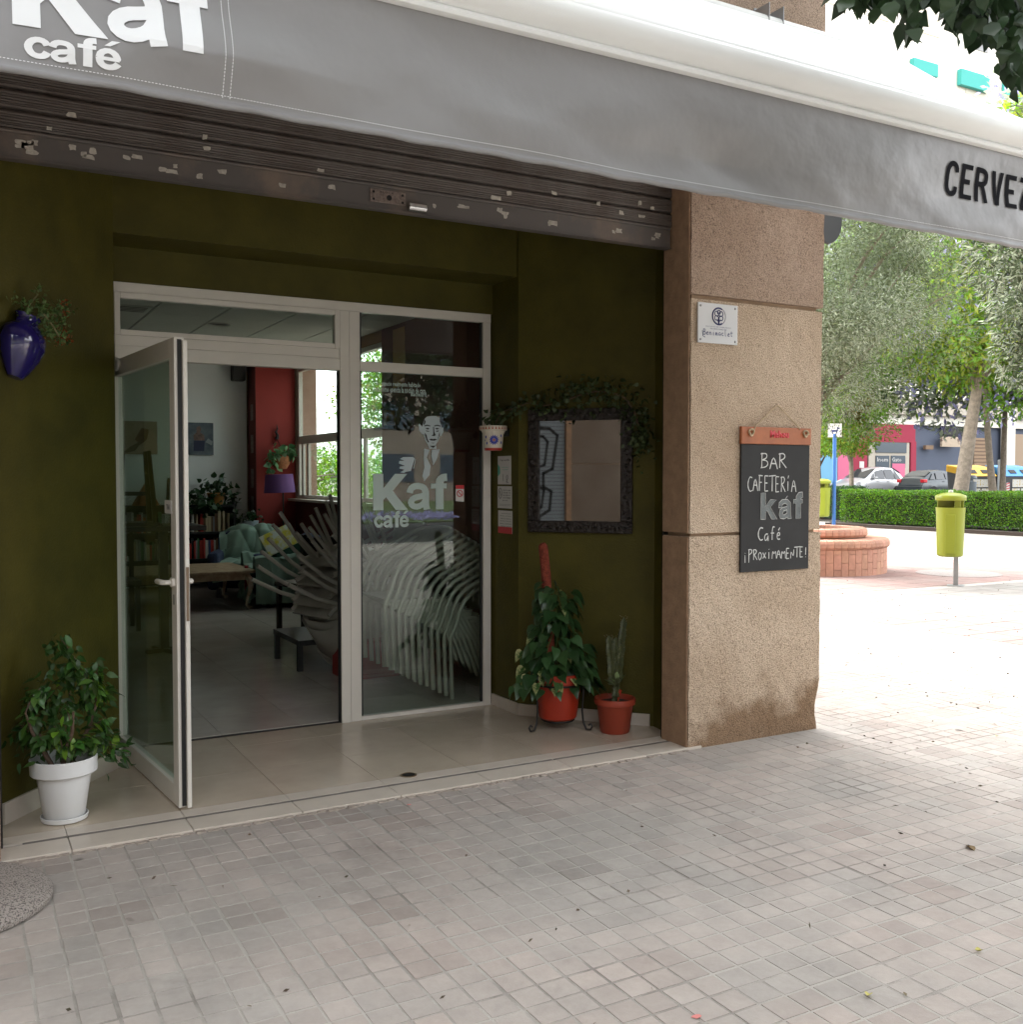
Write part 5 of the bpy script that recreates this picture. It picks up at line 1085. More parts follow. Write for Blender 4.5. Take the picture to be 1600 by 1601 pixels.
# --- lime litter bins
LIME = mat('lime_plastic', (.25, .29, .018), .38, noise=.06, nscale=4)
LIMED = mat('dark_inner', (.10, .12, .02), .7)
def litter_bin(loc, rz, label, pole_m, pole_h, side):
    t = empty('litter_bin', loc, label, 'litter bin', 'lime litter bins on the plaza', rz)
    z0 = .40
    MB().lathe([(0, z0), (.135, z0+.002), (.160, z0+.02), (.163, z0+.04), (.178, z0+.60), (.182, z0+.66), (.184, z0+.68), (.174, z0+.68), (.165, z0+.55), (0, z0+.50)], n=40).build('body', LIME, t, smooth=True)
    MB().box(-.06, .06, -.181, -.170, z0+.05, z0+.585).build('front_panel', LIME, t, bevel=.008)
    MB().lathe([(.185, z0+.775), (.192, z0+.785), (.193, z0+.83), (.186, z0+.845), (.12, z0+.872), (.05, z0+.885), (0, z0+.887)], n=40).build('lid', LIME, t, smooth=True)
    MB().lathe([(.184, z0+.775), (0, z0+.78)], n=40).build('lid_underside', LIMED, t)
    MB().box(.045, .120, -.10, .10, z0+.655, z0+.80).build('neck', LIME, t, bevel=.01)
    MB().box(-.165, .165, .08, .15, z0+.655, z0+.785).build('back_wall', LIME, t, bevel=.01)
    MB().lathe([(.176, z0+.672), (.170, z0+.675)], n=40).build('rim_gasket', BLACKM, t)
    if side is None:
        MB().box(.045, .105, -.03, .03, 0, z0+.01).build('post', pole_m, t, bevel=.004); MB().box(-.03, .18, -.10, .10, 0, .010).build('foot_plate', STEEL, t, bevel=.003)
        MB().lathe([(.03, z0+.885), (.03, z0+.915), (0, z0+.92)], n=14).build('knob', mat('white_knob', (.6, .6, .6), .4), t, smooth=True)
    return t
b1 = litter_bin((12.02, 9.20, 0), R(-52), 'lime yellow litter bin with domed lid on a grey post in the plaza', STEEL, 0, None); b1.scale = (1.04, 1.04, 1.0)
b2 = litter_bin((18.70, 17.95, .10), R(-46), 'lime litter bin fixed to the blue signpost, partly behind the stone pillar', STEEL, 0, 1); b2.scale = (1.03, 1.03, 1.05)
bs = empty('dog_sign', (18.93, 17.80, 0), 'square white sign with a dog symbol on a blue post', 'sign')
BLUEP = mat('blue_paint', (.03, .12, .34), .4)
mb = MB(); mb.tube([(0, 0, 0), (0, 0, 2.55)], .045, 12); mb.build('post', BLUEP, bs, smooth=True)
sp_ = MB().box(-.16, .16, -.02, -.01, 2.47, 2.80, Matrix.Rotation(R(-46), 4, 'Z')).build('sign_plate', PAPER, bs, bevel=.004)
dg_ = MB(); Z_ = Matrix.Rotation(R(-46), 4, 'Z')
def dbx(x0, x1, z0, z1, n='dog_symbol'): dg_.box(x0, x1, -.0225, -.0205, z0, z1, Z_)
dbx(-.07, .055, 2.60, 2.645); dbx(-.065, -.05, 2.545, 2.60); dbx(-.045, -.035, 2.55, 2.60); dbx(.03, .045, 2.545, 2.60); dbx(.05, .075, 2.62, 2.70); dbx(.05, .115, 2.665, 2.705); dbx(.055, .075, 2.705, 2.725); dbx(-.095, -.07, 2.625, 2.637)
dg_.build('dog_symbol', NAVY, bs)
# --- trees
OLV = mat('olive_leaf', (.125, .16, .085), .5, island=.5, transl=.38); OLD = mat('olive_leaf_underside', (.30, .34, .25), .6, island=.3, transl=.35)
JAC = mat('bright_green_leaf', (.13, .25, .035), .5, island=.4, transl=.4); JAC2 = mat('yellow_green_leaf', (.22, .27, .04), .5, island=.4, transl=.4); LIL = mat('lilac_blossom', (.34, .32, .55), .7, island=.2, transl=.3)
DKG = mat('dark_canopy_leaf', (.028, .055, .024), .38, island=.4, transl=.22); HDG = mat('hedge_leaf', (.075, .16, .022), .45, island=.6, transl=.4)
AUT = mat('autumn_leaf', (.22, .19, .04), .6, island=.5, transl=.3); ORL = mat('orange_leaf', (.38, .17, .05), .6, island=.4, transl=.3)
def trunk(mb, p0, p1, r0, r1, wob=.05, n=9, seed=1):
    r = random.Random(seed); p0, p1 = Vector(p0), Vector(p1); pts = []; rr = []
    for i in range(n+1):
        f_ = i/n; p = p0.lerp(p1, f_)+Vector((math.sin(f_*4+seed)*wob, math.cos(f_*5+seed)*wob, 0))*(f_*(1.3-f_)); pts.append(p); rr.append((r0*(1-f_)+r1*f_)*(1+r.uniform(-.06, .06))*(1+.35*max(0, .12-f_)/.12))
    mb.tube(pts, rr, 12); return pts
def tree(name, loc, label, cat, cr_c, cr_r, n_cl, cl_r, nleaf, L_, Wd_, mats, trunk_r=.12, trunk_top=None, lean=(0, 0), seed=1, grav=-.25, flat=.8, limbs=7, shape='quad', bark=PALEB, group=None, twig=True):
    t = empty(name, loc, label, cat, group); r = random.Random(seed); tm = MB(); top = trunk_top or cr_c[2]
    tp_ = Vector((lean[0], lean[1], top)); trunk(tm, (0, 0, -.05), tp_, trunk_r, trunk_r*.5, .06, 10, seed); tm.build('trunk', bark, t, smooth=True)
    cl = clumps(cr_c, cr_r, n_cl, cl_r, seed, flat); bm_ = MB()
    for k in range(min(limbs, n_cl)):
        c = cl[k*n_cl//limbs]; s0 = Vector((0, 0, 0)).lerp(tp_, r.uniform(.55, .98)); e = Vector(c[:3]); m_ = s0.lerp(e, .5)+Vector((0, 0, .12*cr_r[2]))
        bm_.tube([s0, s0.lerp(m_, .5), m_, m_.lerp(e, .5), e], [trunk_r*.45, trunk_r*.35, trunk_r*.25, trunk_r*.15, trunk_r*.06], 6)
    bm_.build('limb', bark, t, smooth=True)['kind'] = 'stuff'
    tot = sum(w for _, w in mats)
    cr = bpy.data.objects.new('crown', None); COL.objects.link(cr); cr.parent = t
    for k, (m_, w) in enumerate(mats):
        n_ = int(nleaf*w/tot); use = cl if k == 0 else cl[k % 3::2]
        P, D = blob_points(n_, use, seed*10+k); D = D*.6+np.random.default_rng(seed+k).normal(size=D.shape)*.8; D[:, 2] += grav
        leaf_cloud('foliage', P, D, L_, Wd_, m_, cr, kind='stuff', shape=shape, seed=seed+k)
    return t
tree('olive_tree', (12.07, 11.82, .55), 'silvery olive tree with a wide soft crown growing in the round brick planter', 'tree', (0.15, -.25, 4.15), (1.95, 1.95, 2.15), 100, .62, 120000, .085, .017, ((OLV, 6), (OLD, 4)), .11, 3.2, (.1, -.1), 4, -.1, limbs=16)
tree('olive_tree', (8.85, 4.42, 0), 'dense dark grey-green olive tree nearest the right edge, hanging low', 'tree', (-.25, .25, 3.3), (1.2, 1.15, 1.75), 80, .42, 100000, .085, .018, ((mat('dark_olive_leaf', (.075, .10, .055), .5, island=.5, transl=.3), 7), (OLD, 2.2)), .12, 3.0, (-.2, .1), 6, -.15, limbs=12)
tree('jacaranda_tree', (25.9, 19.7, 0), 'tall jacaranda with a thick leaning pale trunk behind the hedge, bright leaves and lilac blossom', 'tree', (1.0, -.2, 8.2), (4.4, 4.4, 4.4), 100, 1.15, 80000, .22, .09, ((JAC, 7), (JAC2, 3), (LIL, 1.2)), .235, 6.6, (1.0, -.45), 3, -.2, limbs=12)
tree('jacaranda_tree', (26.0, 23.6, 0), 'bright green tree with low drooping feathery branches above the dark car', 'tree', (-.2, .3, 3.9), (1.9, 2.0, 1.7), 30, .6, 20000, .13, .05, ((JAC, 8), (JAC2, 2)), .10, 3.6, (1.0, 1.2), 12, -.3, limbs=8)
tree('small_tree', (27.2, 26.2, 0), 'small tree with thin leaning trunk and yellowing leaves beside the silver car', 'tree', (0.2, .4, 3.7), (2.0, 2.0, 1.35), 36, .6, 30000, .10, .05, ((AUT, 6), (JAC, 3), (ORL, 1.0)), .085, 3.4, (.4, .5), 9, -.2, limbs=9, bark=BARK)
tree('background_tree', (30, 31, 0), 'tall pale green tree far behind the planter olive, filling the gap beside the pillar', 'tree', (0, 0, 9.5), (5, 5, 6.5), 90, 1.6, 60000, .34, .15, ((OLD, 5), (JAC, 5)), .25, 7, (0, 0), 15, -.1)
tree('background_tree', (34.5, 24.2, 0), 'big pale tree beyond the hedge towards the recycling containers', 'tree', (0, 0, 9.3), (5, 5, 6), 90, 1.6, 60000, .34, .15, ((OLD, 4), (JAC, 5), (LIL, 1)), .12, 7, (.3, 0), 16, -.1)
tree('slim_tree', (31.3, 22.2, .3), 'slim pale trunk standing between the grey bin and the yellow container', 'tree', (0, 0, 7), (2.2, 2.2, 2), 20, .9, 4000, .2, .08, ((JAC, 5), (OLV, 3)), .13, 6, (-.5, .3), 17, -.1)
# trees seen through the side window and along the side of the cafe
tree('garden_tree', (9.75, 21.5, 0), 'leafy green tree seen through the cafe side window', 'tree', (0, 0, 3.6), (1.5, 1.8, 2.6), 44, .75, 22000, .11, .055, ((JAC, 6), (HDG, 3), (AUT, 1)), .15, 3.2, (0, 0), 21, -.1)
tree('garden_tree', (7.4, 25.2, 0), 'lower green tree behind the first one outside the side window', 'tree', (0.8, 0, 1.2), (2.6, 2.0, 1.0), 30, .7, 12000, .11, .05, ((JAC, 6), (HDG, 3)), .12, 1.9, (0, 0), 22, -.1)
# near dark canopy whose lowest leaves hang in at the top right
t = tree('street_tree', (7.6, -.9, 0), 'large dark broadleaf street tree whose lowest leaves hang at the top right', 'tree', (-3.2, -.4, 6.4), (5.6, 4.9, 1.9), 110, 1.25, 16000, .14, .10, ((DKG, 1),), .24, 5.4, (-.7, .5), 31, -.7, shape='pointed', limbs=16, bark=BARK)
P, D = [], []
for px, py, n_, sx, sz in ((1330, -5, 60, 16, 16), (1345, 15, 30, 14, 12), (1390, 5, 90, 26, 18), (1430, 20, 50, 20, 14), (1421, 78, 9, 9, 9), (1432, 60, 6, 8, 6), (1400, -60, 200, 60, 25), (1470, 0, 80, 30, 18), (1490, 45, 22, 8, 16), (1530, 30, 80, 22, 22), (1540, 75, 40, 14, 12), (1575, 60, 110, 16, 30), (1588, 110, 45, 9, 16), (1597, 150, 14, 6, 9), (1560, 10, 130, 28, 18), (1500, -70, 300, 80, 30), (1640, 60, 300, 30, 60)):
    for k in range(int(n_*1.35)):
        c = at(px+rnd.gauss(0, sx), py+rnd.gauss(0, sz)-40, 2.25+rnd.gauss(0, .14)); P.append((c.x-7.6, c.y+.9, c.z)); D.append((rnd.gauss(0, .3), rnd.gauss(0, .3), -1))
leaf_cloud('hanging_leaves', np.array(P), np.array(D), .068, .050, DKG, t, kind='stuff', shape='pointed', seed=33)
b_ = MB()
for e in ((3.75, 2.3, 3.4), (3.1, 2.25, 3.5), (3.4, 2.2, 3.4), (2.9, 2.3, 3.5)): b_.tube([(-.7, .4, 4.9), ((e[0]-7.6)*.6, (e[1]+.9)*.6, 4.9), (e[0]-7.6, e[1]+.9, e[2])], [.05, .03, .006], 6)
b_.build('hanging_branches', BARK, t, kind='stuff')
# --- hedge
def hedge(name, x0, x1, y0, y1, z0, z1, n_, label, m=HDG, L_=.055, cutz=0):
    t = empty(name, (x0, y0, z0), label, 'hedge'); r = np.random.default_rng(5)
    MB().box(.12, x1-x0-.12, .12, y1-y0-.12, .12, z1-z0-.10).build('shade_core', mat('hedge_shade', (.02, .028, .010), 1, noise=.6, nscale=14), t)  # solid dark core, the hedge's inner shade put into its colour
    A = [(y1-y0)*(z1-z0)*1.0, (x1-x0)*(y1-y0)*.8, (x1-x0)*(z1-z0)*.6]; S_ = sum(A); P = []; D = []
    for a_, w in zip(range(3), A):
        k = int(n_*w/S_); u, v = r.uniform(0, 1, k), r.uniform(0, 1, k); d = r.uniform(-.02, .13, k)
        if a_ == 0: P.append(np.stack([d-.02*np.sin(u*60)*np.sin(v*9), u*(y1-y0), v*(z1-z0)+.05], 1)); D.append(np.tile([-1, 0, .35], (k, 1)))
        elif a_ == 1: P.append(np.stack([u*(x1-x0), v*(y1-y0), (z1-z0)-d+.03*np.sin(v*40)], 1)); D.append(np.tile([0, 0, 1.], (k, 1)))
        else: P.append(np.stack([u*(x1-x0), np.where(r.random(k) < .5, d, (y1-y0)-d), v*(z1-z0)], 1)); D.append(np.tile([0, 1, .4], (k, 1)))
    P = np.concatenate(P); D = np.concatenate(D)+r.normal(size=P.shape)*.55
    leaf_cloud('foliage', P, D, L_, L_*.62, m, t, kind='stuff', seed=4); return t
hedge('hedge', 23.75, 25.2, 6.0, 22.1, .08, 1.06, 60000, 'long clipped bright green hedge running behind the litter bin')
MB().box(23.45, 25.4, 5.8, 22.4, -.03, .10).build('hedge_soil', SOIL)['kind'] = 'structure'
hedge('hedge', 25.4, 26.3, 23.2, 31, .08, 1.15, 14000, 'second darker hedge further back, left of the long clipped hedge', m=mat('dark_hedge_leaf', (.035, .10, .02), .5, island=.5, transl=.2))
# --- cars
def car(name, loc, rz, label, body_m, mpv=True):
    t = empty(name, loc, label, 'car', None, rz); Lc = 4.3; hw = .86
    # profile in x (front at 0) and z
    if mpv: top = [(0, .55), (.12, .72), (.95, .98), (1.10, 1.02), (2.05, 1.55), (2.7, 1.64), (3.4, 1.60), (3.95, 1.30), (4.22, 1.00), (4.28, .6)]
    else: top = [(0, .55), (.10, .72), (1.05, .94), (1.22, .97), (2.05, 1.40), (2.7, 1.47), (3.4, 1.42), (3.98, 1.12), (4.25, .98), (4.30, .6)]
    belt = .98
    mb = MB(); N_ = 44; xs_ = [4.29*i/N_ for i in range(N_+1)]
    def zt(x):
        for (a, b), (c, d) in zip(top[:-1], top[1:]):
            if a <= x <= c: return b+(d-b)*(x-a)/(c-a)
        return .6
    rings = []
    for x in xs_:
        z = zt(x); e = 1-.10*(abs(x-2.15)/2.15)**3; w = hw*e; bl = min(z-.02, .80+.10*math.sin(x/4.3*3.1)); zb = .24
        for wx in (.80, 3.48):
            if abs(x-wx) < .34: zb = max(zb, .20+math.sqrt(.34**2-(x-wx)**2)*1.08)
        tw = w*(.97-.28*max(0, (z-.95))/.65)
        rings.append([(x, -w*.96, zb), (x, -w, min(.5, bl)), (x, -w*.99, bl), (x, -(w*.95*.4+tw*.6) if z > 1 else -w*.92, (bl+z)/2 if z > 1 else z-.01), (x, -tw*.93, z-.035), (x, -tw*.6, z), (x, 0, z+.012)])
    v = []; n = 13
    for rg in rings:
        full = rg+[(x, -y, z) for x, y, z in rg[:-1][::-1]]; v += full
    f = [(i*n+k, i*n+k+1, (i+1)*n+k+1, (i+1)*n+k) for i in range(N_) for k in range(n-1)]; f += [tuple(range(n)), tuple(N_*n+k for k in range(n-1, -1, -1))]
    mb.add(v, f); b = mb.build('body', body_m, t, smooth=True)
    GL = mat('dark_car_glass', (.03, .035, .04), .05, spec=.8); TY = mat('tyre_rubber', (.015, .015, .015), .8); RIM = mat('wheel_rim', (.32, .33, .34), .35, metal=.7)
    def side_win(x0, x1, s, tl=0, tr=0):
        zb_, = (.985,); m2 = MB(); z0 = .97
        def yy(x, z):
            zz = zt(x); tw = hw*(.97-.28*max(0, (zz-.95))/.65); fz = (z-.88)/max(.2, (zz-.88)); return s*(hw*(1-fz)+tw*fz+.004)
        za, zb2 = min(zt(x0+tl)-.10, 1.50 if mpv else 1.33), min(zt(x1-tr)-.10, 1.50 if mpv else 1.33); v = []
        for (x, z) in ((x0, z0), (x1, z0), (x1-tr, zb2), (x0+tl, za)): v.append((x, yy(x, z), z))
        m2.add(v, [(0, 1, 2, 3)]); m2.build('side_window', GL, t)
    for s in (-1, 1):
        side_win(1.42, 1.80, s, .36, 0); side_win(1.86, 2.55, s, .10, 0); side_win(2.63, 3.30, s, 0, .06); side_win(3.38, 3.80, s, 0, .36)
        m2 = MB().box(1.62, 1.80, s*.88, s*1.02, .98, 1.10).build('mirror', body_m, t, bevel=.03)
        for wx in (.80, 3.48):
            tm = MB(); tm.lathe([(.20, -.10), (.29, -.10), (.315, -.07), (.315, .07), (.29, .10), (.20, .10)], n=24); w_ = tm.build('tyre', TY, t, smooth=True); w_.location = (wx, s*.76, .315); w_.rotation_euler = (math.pi/2, 0, 0)
            rm = MB(); rm.lathe([(0, -.075), (.05, -.085), (.08, -.07), (.20, -.09), (.205, .09), (.08, .07), (.05, .085), (0, .075)], n=10); r_ = rm.build('rim', RIM, t); r_.location = (wx, s*.76, .315); r_.rotation_euler = (math.pi/2, 0, 0)
        MB().box(1.9, 2.05, s*.845, s*.872, .84, .87).build('door_handle', body_m, t); MB().box(2.7, 2.85, s*.845, s*.872, .84, .87).build('door_handle', body_m, t)
    def xwin(nm, pts):
        m2 = MB(); m2.add(pts, [(0, 1, 2, 3)]); m2.build(nm, GL, t)
    zz = zt(1.16); z2 = zt(2.0); xwin('windscreen', [(1.14, -.72, zz+.02), (1.14, .72, zz+.02), (2.02, .60, z2+.012), (2.02, -.60, z2+.012)])
    z1_, z2_ = zt(3.45), zt(3.93); xwin('rear_window', [(3.45, -.58, z1_+.012), (3.45, .58, z1_+.012), (3.97, .66, z2_-.0), (3.97, -.66, z2_-.0)])
    TL = mat('red_lamp', (.55, .02, .03), .2); HL = mat('headlamp', (.6, .62, .65), .1)
    for s in (-1, 1):
        MB().box(4.02, 4.29, s*.62, s*.868, .80, .97).build('tail_lamp', TL, t, bevel=.03); MB().box(.02, .40, s*.52, s*.84, .60, .73).build('headlamp', HL, t, bevel=.03)
    MB().box(4.26, 4.36, -.80, .80, .38, .62).build('bumper', body_m, t, bevel=.03); MB().box(-.06, .06, -.80, .80, .30, .58).build('bumper', body_m, t, bevel=.03)
    return t
SIL = mat('silver_car_paint', (.50, .50, .51), .3, metal=.35, coat=.6); GRY = mat('grey_car_paint', (.045, .055, .062), .3, metal=.4, coat=.6)
c1 = at(1315, 760, 38.5); car('parked_car', (c1.x, 38.6, .40), R(0), 'silver hatchback parked facing left in front of the crimson shop', SIL, True)
c2_ = at(1418, 760, 35.9); 
gc = car('parked_car', (c2_.x+4.55, 35.9, .40), R(180), 'dark grey estate car parked behind the silver one, red tail lamp showing', GRY, False)
# --- recycling containers and grey bin
def container(px, y, label, lid_m, w=1.65):
    p = at(px, 760, y); t = empty('recycling_container', (p.x, y, .32), label, 'recycling container', None, R(-12))
    DG = mat('dark_grey_plastic', (.075, .075, .078), .6, noise=.15, nscale=5)
    mb = MB(); mb.prism([(0, -.05), (w, -.05), (w, 1.1), (0, 1.1)], 0, .02); v = [(.06, .05, .12), (w-.06, .05, .12), (w-.06, 1.05, .12), (.06, 1.05, .12), (0, -.08, 1.22), (w, -.08, 1.22), (w, 1.12, 1.42), (0, 1.12, 1.42)]
    mb = MB(); mb.add(v, [(0, 3, 2, 1), (4, 5, 6, 7), (0, 1, 5, 4), (1, 2, 6, 5), (2, 3, 7, 6), (3, 0, 4, 7)]); mb.build('body', DG, t, bevel=.05)
    mb = MB(); v = [(-.03, -.14, 1.20), (w+.03, -.14, 1.20), (w+.03, .30, 1.60), (-.03, .30, 1.60), (w+.03, 1.12, 1.72), (-.03, 1.12, 1.72), (-.03, 1.14, 1.42), (w+.03, 1.14, 1.42)]
    mb.add(v, [(0, 1, 2, 3), (3, 2, 4, 5), (5, 4, 7, 6), (0, 3, 5, 6), (1, 7, 4, 2), (0, 6, 7, 1)]); mb.build('lid', lid_m, t, bevel=.03)
    for x in (.35, 1.0):
        q = MB(); q.box(x, x+.34, -.02, .02, -.11, .11, Matrix.Translation((0, .08, 1.405)) @ Matrix.Rotation(R(-47), 4, 'X')); q.build('slot', BLACKM, t)
    WP = mat('container_poster', (.62, .60, .55), .6, col2=(.55, .40, .12), nscale=14, thresh=(.55, .6))
    MB().box(.42, w-.22, -.062, -.045, .72, 1.12).build('poster', WP, t, M=Matrix.Rotation(0, 4, 'X')); MB().box(.42, .85, -.042, -.022, .42, .66).build('poster', WP, t); MB().box(.92, w-.25, -.042, -.022, .42, .66).build('poster', WP, t)
    st = MB().box(.10, .28, -.048, -.030, .48, .92).build('reflector', PAPER, t, bevel=.02)
    for k in range(4): q = MB(); q.add([(.10, -.0485, .50+.11*k), (.28, -.0485, .55+.11*k), (.28, -.0485, .60+.11*k), (.10, -.0485, .55+.11*k)], [(0, 1, 2, 3)]); q.build('red_stripe', RED, st)
    for x in (.2, w-.2):
        q = MB().lathe([(.09, -.03), (.09, .03)], n=14).build('wheel', BLACKM, t); q.location = (x, .2, .09); q.rotation_euler = (0, math.pi/2, 0)
    return t
YEL = mat('yellow_plastic', (.72, .40, .03), .4); BLC = mat('blue_plastic', (.04, .22, .55), .4)
container(1508, 29.3, 'dark grey recycling container with a yellow lid', YEL); container(1570, 28.6, 'dark grey recycling container with a blue lid, at the right edge', BLC)
p = at(1516, 760, 26.2); gb_ = empty('grey_bin', (p.x, 26.2, .25), 'tall grey cylindrical litter bin beside the leaning tree trunk', 'litter bin')
GPL = mat('grey_plastic', (.16, .19, .21), .5); MB().lathe([(0, .1), (.24, .1), (.26, .2), (.27, 1.05), (.24, 1.06), (0, 1.0)], n=24).build('body', GPL, gb_, smooth=True); MB().lathe([(.28, 1.16), (.29, 1.2), (.24, 1.30), (0, 1.33)], n=24).build('lid', GPL, gb_, smooth=True)
MB().box(-.04, .2, -.03, .03, 0, 1.2).build('post', GPL, gb_)
p = at(1566, 760, 28.3); po_ = tag(MB().box(-.14, .14, -.1, .1, 0, 1.95).build('service_post', mat('pale_grey_metal', (.42, .45, .48), .5), bevel=.02), 'pale grey metal post standing between the two recycling containers', 'post'); po_.location = (p.x, 28.3, .3)
# --- far building across the street
fb = empty('far_building', (46, 43, .38), 'tall cream apartment block with crimson, pink and blue shopfronts on its ground floor', 'building')
def fbx(n, px0, px1, py0, py1, m, dy=.0, th=.2, par=None):
    a, b = at(px0, py1, 43), at(px1, py0, 43); o = MB().box(a.x, b.x, 43-dy, 43-dy+th, a.z, b.z).build(n, m, par or fb)
    if par is None: o.matrix_parent_inverse = Matrix.Translation((-46, -43, -.38))
    else: o.matrix_parent_inverse = par.matrix_world.inverted() if False else Matrix.Translation((-46, -43, -.38))
    return o
def m1(n, c, **k): return mat(n, c, .8, **k)
CREAM = m1('cream_render', (.80, .76, .66), noise=.08, nscale=.5); CRIM = m1('crimson_wall', (.30, .022, .05)); PINK = m1('pink_wall', (.60, .14, .24)); BLG = m1('slate_blue_wall', (.085, .10, .14)); LBL = m1('light_blue_wall', (.17, .40, .58)); BRN = m1('brown_shutter_paint', (.27, .18, .11)); WIN = mat('shop_glass', (.05, .07, .09), .1, spec=.6); FRG = m1('stone_trim', (.45, .40, .33))
q = MB().box(24, 175, 43.0, 60, 4.75, 34).build('upper_storeys', CREAM, fb); q.matrix_parent_inverse = Matrix.Translation((-46, -43, -.38))
q = MB().box(24, 175, 43.3, 60, .3, 4.76).build('ground_floor', BLG, fb); q.matrix_parent_inverse = Matrix.Translation((-46, -43, -.38))
fbx('shop_wall', 1240, 1309, 700, 765, LBL, .05); fbx('shop_wall', 1309, 1333, 664, 765, PINK, .05); fbx('shop_wall', 1333, 1356, 664, 765, CRIM, .05); fbx('shop_wall', 1356, 1431, 664, 690, CRIM, .05); fbx('shop_wall', 1423, 1432, 690, 765, CRIM, .06)
fbx('shop_trim', 1358, 1422.5, 688, 765, FRG, .0); fbx('shop_window', 1369, 1417, 692, 707, WIN, .06); fbx('shop_window', 1369, 1390, 712, 731, WIN, .06); fbx('shop_window', 1393, 1415, 712, 731, WIN, .06); fbx('pink_panel', 1394, 1414, 724.5, 745, PINK, .08); fbx('notice_board', 1343, 1350, 721, 731, PAPER, .08)
for tx, a, b in (('Inem', 1372, 1389), ('Gato', 1395, 1410)):
    p0_, p1_ = at(a, 721, 42.93), at(b, 715, 42.93); o = text_obj('shop_lettering', tx, (p0_.x, 42.93, p0_.z), (1, 0, 0), (0, 0, 1), p1_.x-p0_.x, p1_.z-p0_.z, PAPER, fb, res=1); o.matrix_parent_inverse = Matrix.Translation((-46, -43, -.38))
fbx('shop_sign', 1467, 1496, 683, 698, mat('beige_sign', (.42, .33, .24), .7, col2=(.15, .10, .08), nscale=3, thresh=(.58, .62)), .3, .15); fbx('dark_opening', 1475, 1512, 668, 680, BLACKM, .05); fbx('roller_door', 1522, 1550, 685, 765, BRN, .05)
for k in range(11): fbx('shutter_slat', 1522, 1550, 688+5.6*k, 689.2+5.6*k, m1('dark_brown_line', (.14, .09, .06)), .07, .02)
fbx('small_sign', 1446, 1458, 696, 702, m1('dark_ochre', (.20, .13, .08)), .1); fbx('stone_pier', 1565, 1579, 640, 765, CREAM, .45, .5); fbx('shop_wall', 1580, 1640, 680, 765, m1('tan_wall', (.30, .22, .15)), .05)
fbx('cornice', 1230, 1660, 636, 640, FRG, .35, .4)
PALEW = mat('cream_blind', (.60, .56, .46), .7); WIN2 = mat('grey_window', (.20, .20, .20), .3); TURQ = mat('turquoise_blind', (.05, .36, .32), .7); t_ = []
for fl_ in range(2, 9):
    for k in range(22):
        x = 34+k*4.6; z = 4.9+fl_*3.3; w_ = MB().box(x, x+2.1, 42.96, 43.1, z+.9, z+2.4).build('window', PALEW if (k*7+fl_*3) % 4 else WIN2, fb); w_.matrix_parent_inverse = Matrix.Translation((-46, -43, -.38))
        if (k*7+fl_*3) % 4 != 1:
            q = MB(); q.add([(x-.1, 42.93, z+2.5), (x+2.2, 42.93, z+2.5), (x+2.2, 42.45, z+1.75), (x-.1, 42.45, z+1.75)], [(0, 3, 2, 1)]); q = q.build('blind', TURQ, w_); q.matrix_parent_inverse = Matrix.Translation((-46, -43, -.38))
for x0, x1, y0, y1 in ((1422, 1460, 104, 113), (1496, 1541, 123, 134), (1566, 1612, 139, 150)): fbx('blind', x0, x1, y0, y1, TURQ, .35, .3)
# --- neighbouring wing seen in the wall mirror
nb = empty('neighbouring_building', (-5.0, .5, 0), 'beige neighbouring building with a graffiti-covered shutter, seen only in mirrors and glass', 'building')
BST = mat_stone('beige_panel_stone', (.24, .195, .155), (.15, .12, .09))  # beige darkened, shade on this wing put into its colour
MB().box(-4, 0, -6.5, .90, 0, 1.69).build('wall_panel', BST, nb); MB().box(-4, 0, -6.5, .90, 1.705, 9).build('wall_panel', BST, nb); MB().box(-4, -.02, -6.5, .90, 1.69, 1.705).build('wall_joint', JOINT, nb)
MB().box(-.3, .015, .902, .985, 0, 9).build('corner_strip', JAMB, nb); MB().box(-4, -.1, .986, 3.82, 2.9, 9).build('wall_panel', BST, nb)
SLT = mat('pale_blue_grey_slat', (.20, .23, .245), .5, metal=.3)  # slats darkened like the wall, shade put into the colour
sh2 = empty('graffiti_shutter', (-5.04, 1.49, 0), 'pale roller shutter with black graffiti outline beside the beige wall', 'roller shutter')
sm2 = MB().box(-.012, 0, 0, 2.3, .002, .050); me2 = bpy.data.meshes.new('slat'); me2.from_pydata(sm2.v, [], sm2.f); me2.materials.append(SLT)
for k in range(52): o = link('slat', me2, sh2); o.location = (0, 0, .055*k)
MB().box(-.03, -.013, 0, 2.3, 0, 2.9).build('shutter_back', BLACKM, sh2)
gr = MB()
def rib(pts, w):
    for (a, b), (c, d) in zip(pts[:-1], pts[1:]):
        dx, dz = c-a, d-b; l = math.hypot(dx, dz); nx_, nz_ = -dz/l*w/2, dx/l*w/2; ex, ez = dx/l*w*.4, dz/l*w*.4
        gr.add([(.004, a+nx_-ex, b+nz_-ez), (.004, a-nx_-ex, b-nz_-ez), (.004, c-nx_+ex, d-nz_+ez), (.004, c+nx_+ex, d+nz_+ez)], [(0, 1, 2, 3)])
rib([(.95, 2.25), (.25, 2.22), (.12, 2.12), (.20, 1.62), (.35, 1.55), (.35, 1.35), (.22, 1.28), (.25, 1.0), (.42, .9), (.38, .5)], .045)
rib([(.95, 2.13), (.35, 2.10), (.28, 2.02), (.33, 1.68), (.50, 1.62), (.48, 1.40), (.34, 1.30), (.38, 1.05), (.52, .92), (.5, .5)], .04)
gr.build('graffiti', BLACKM, sh2)
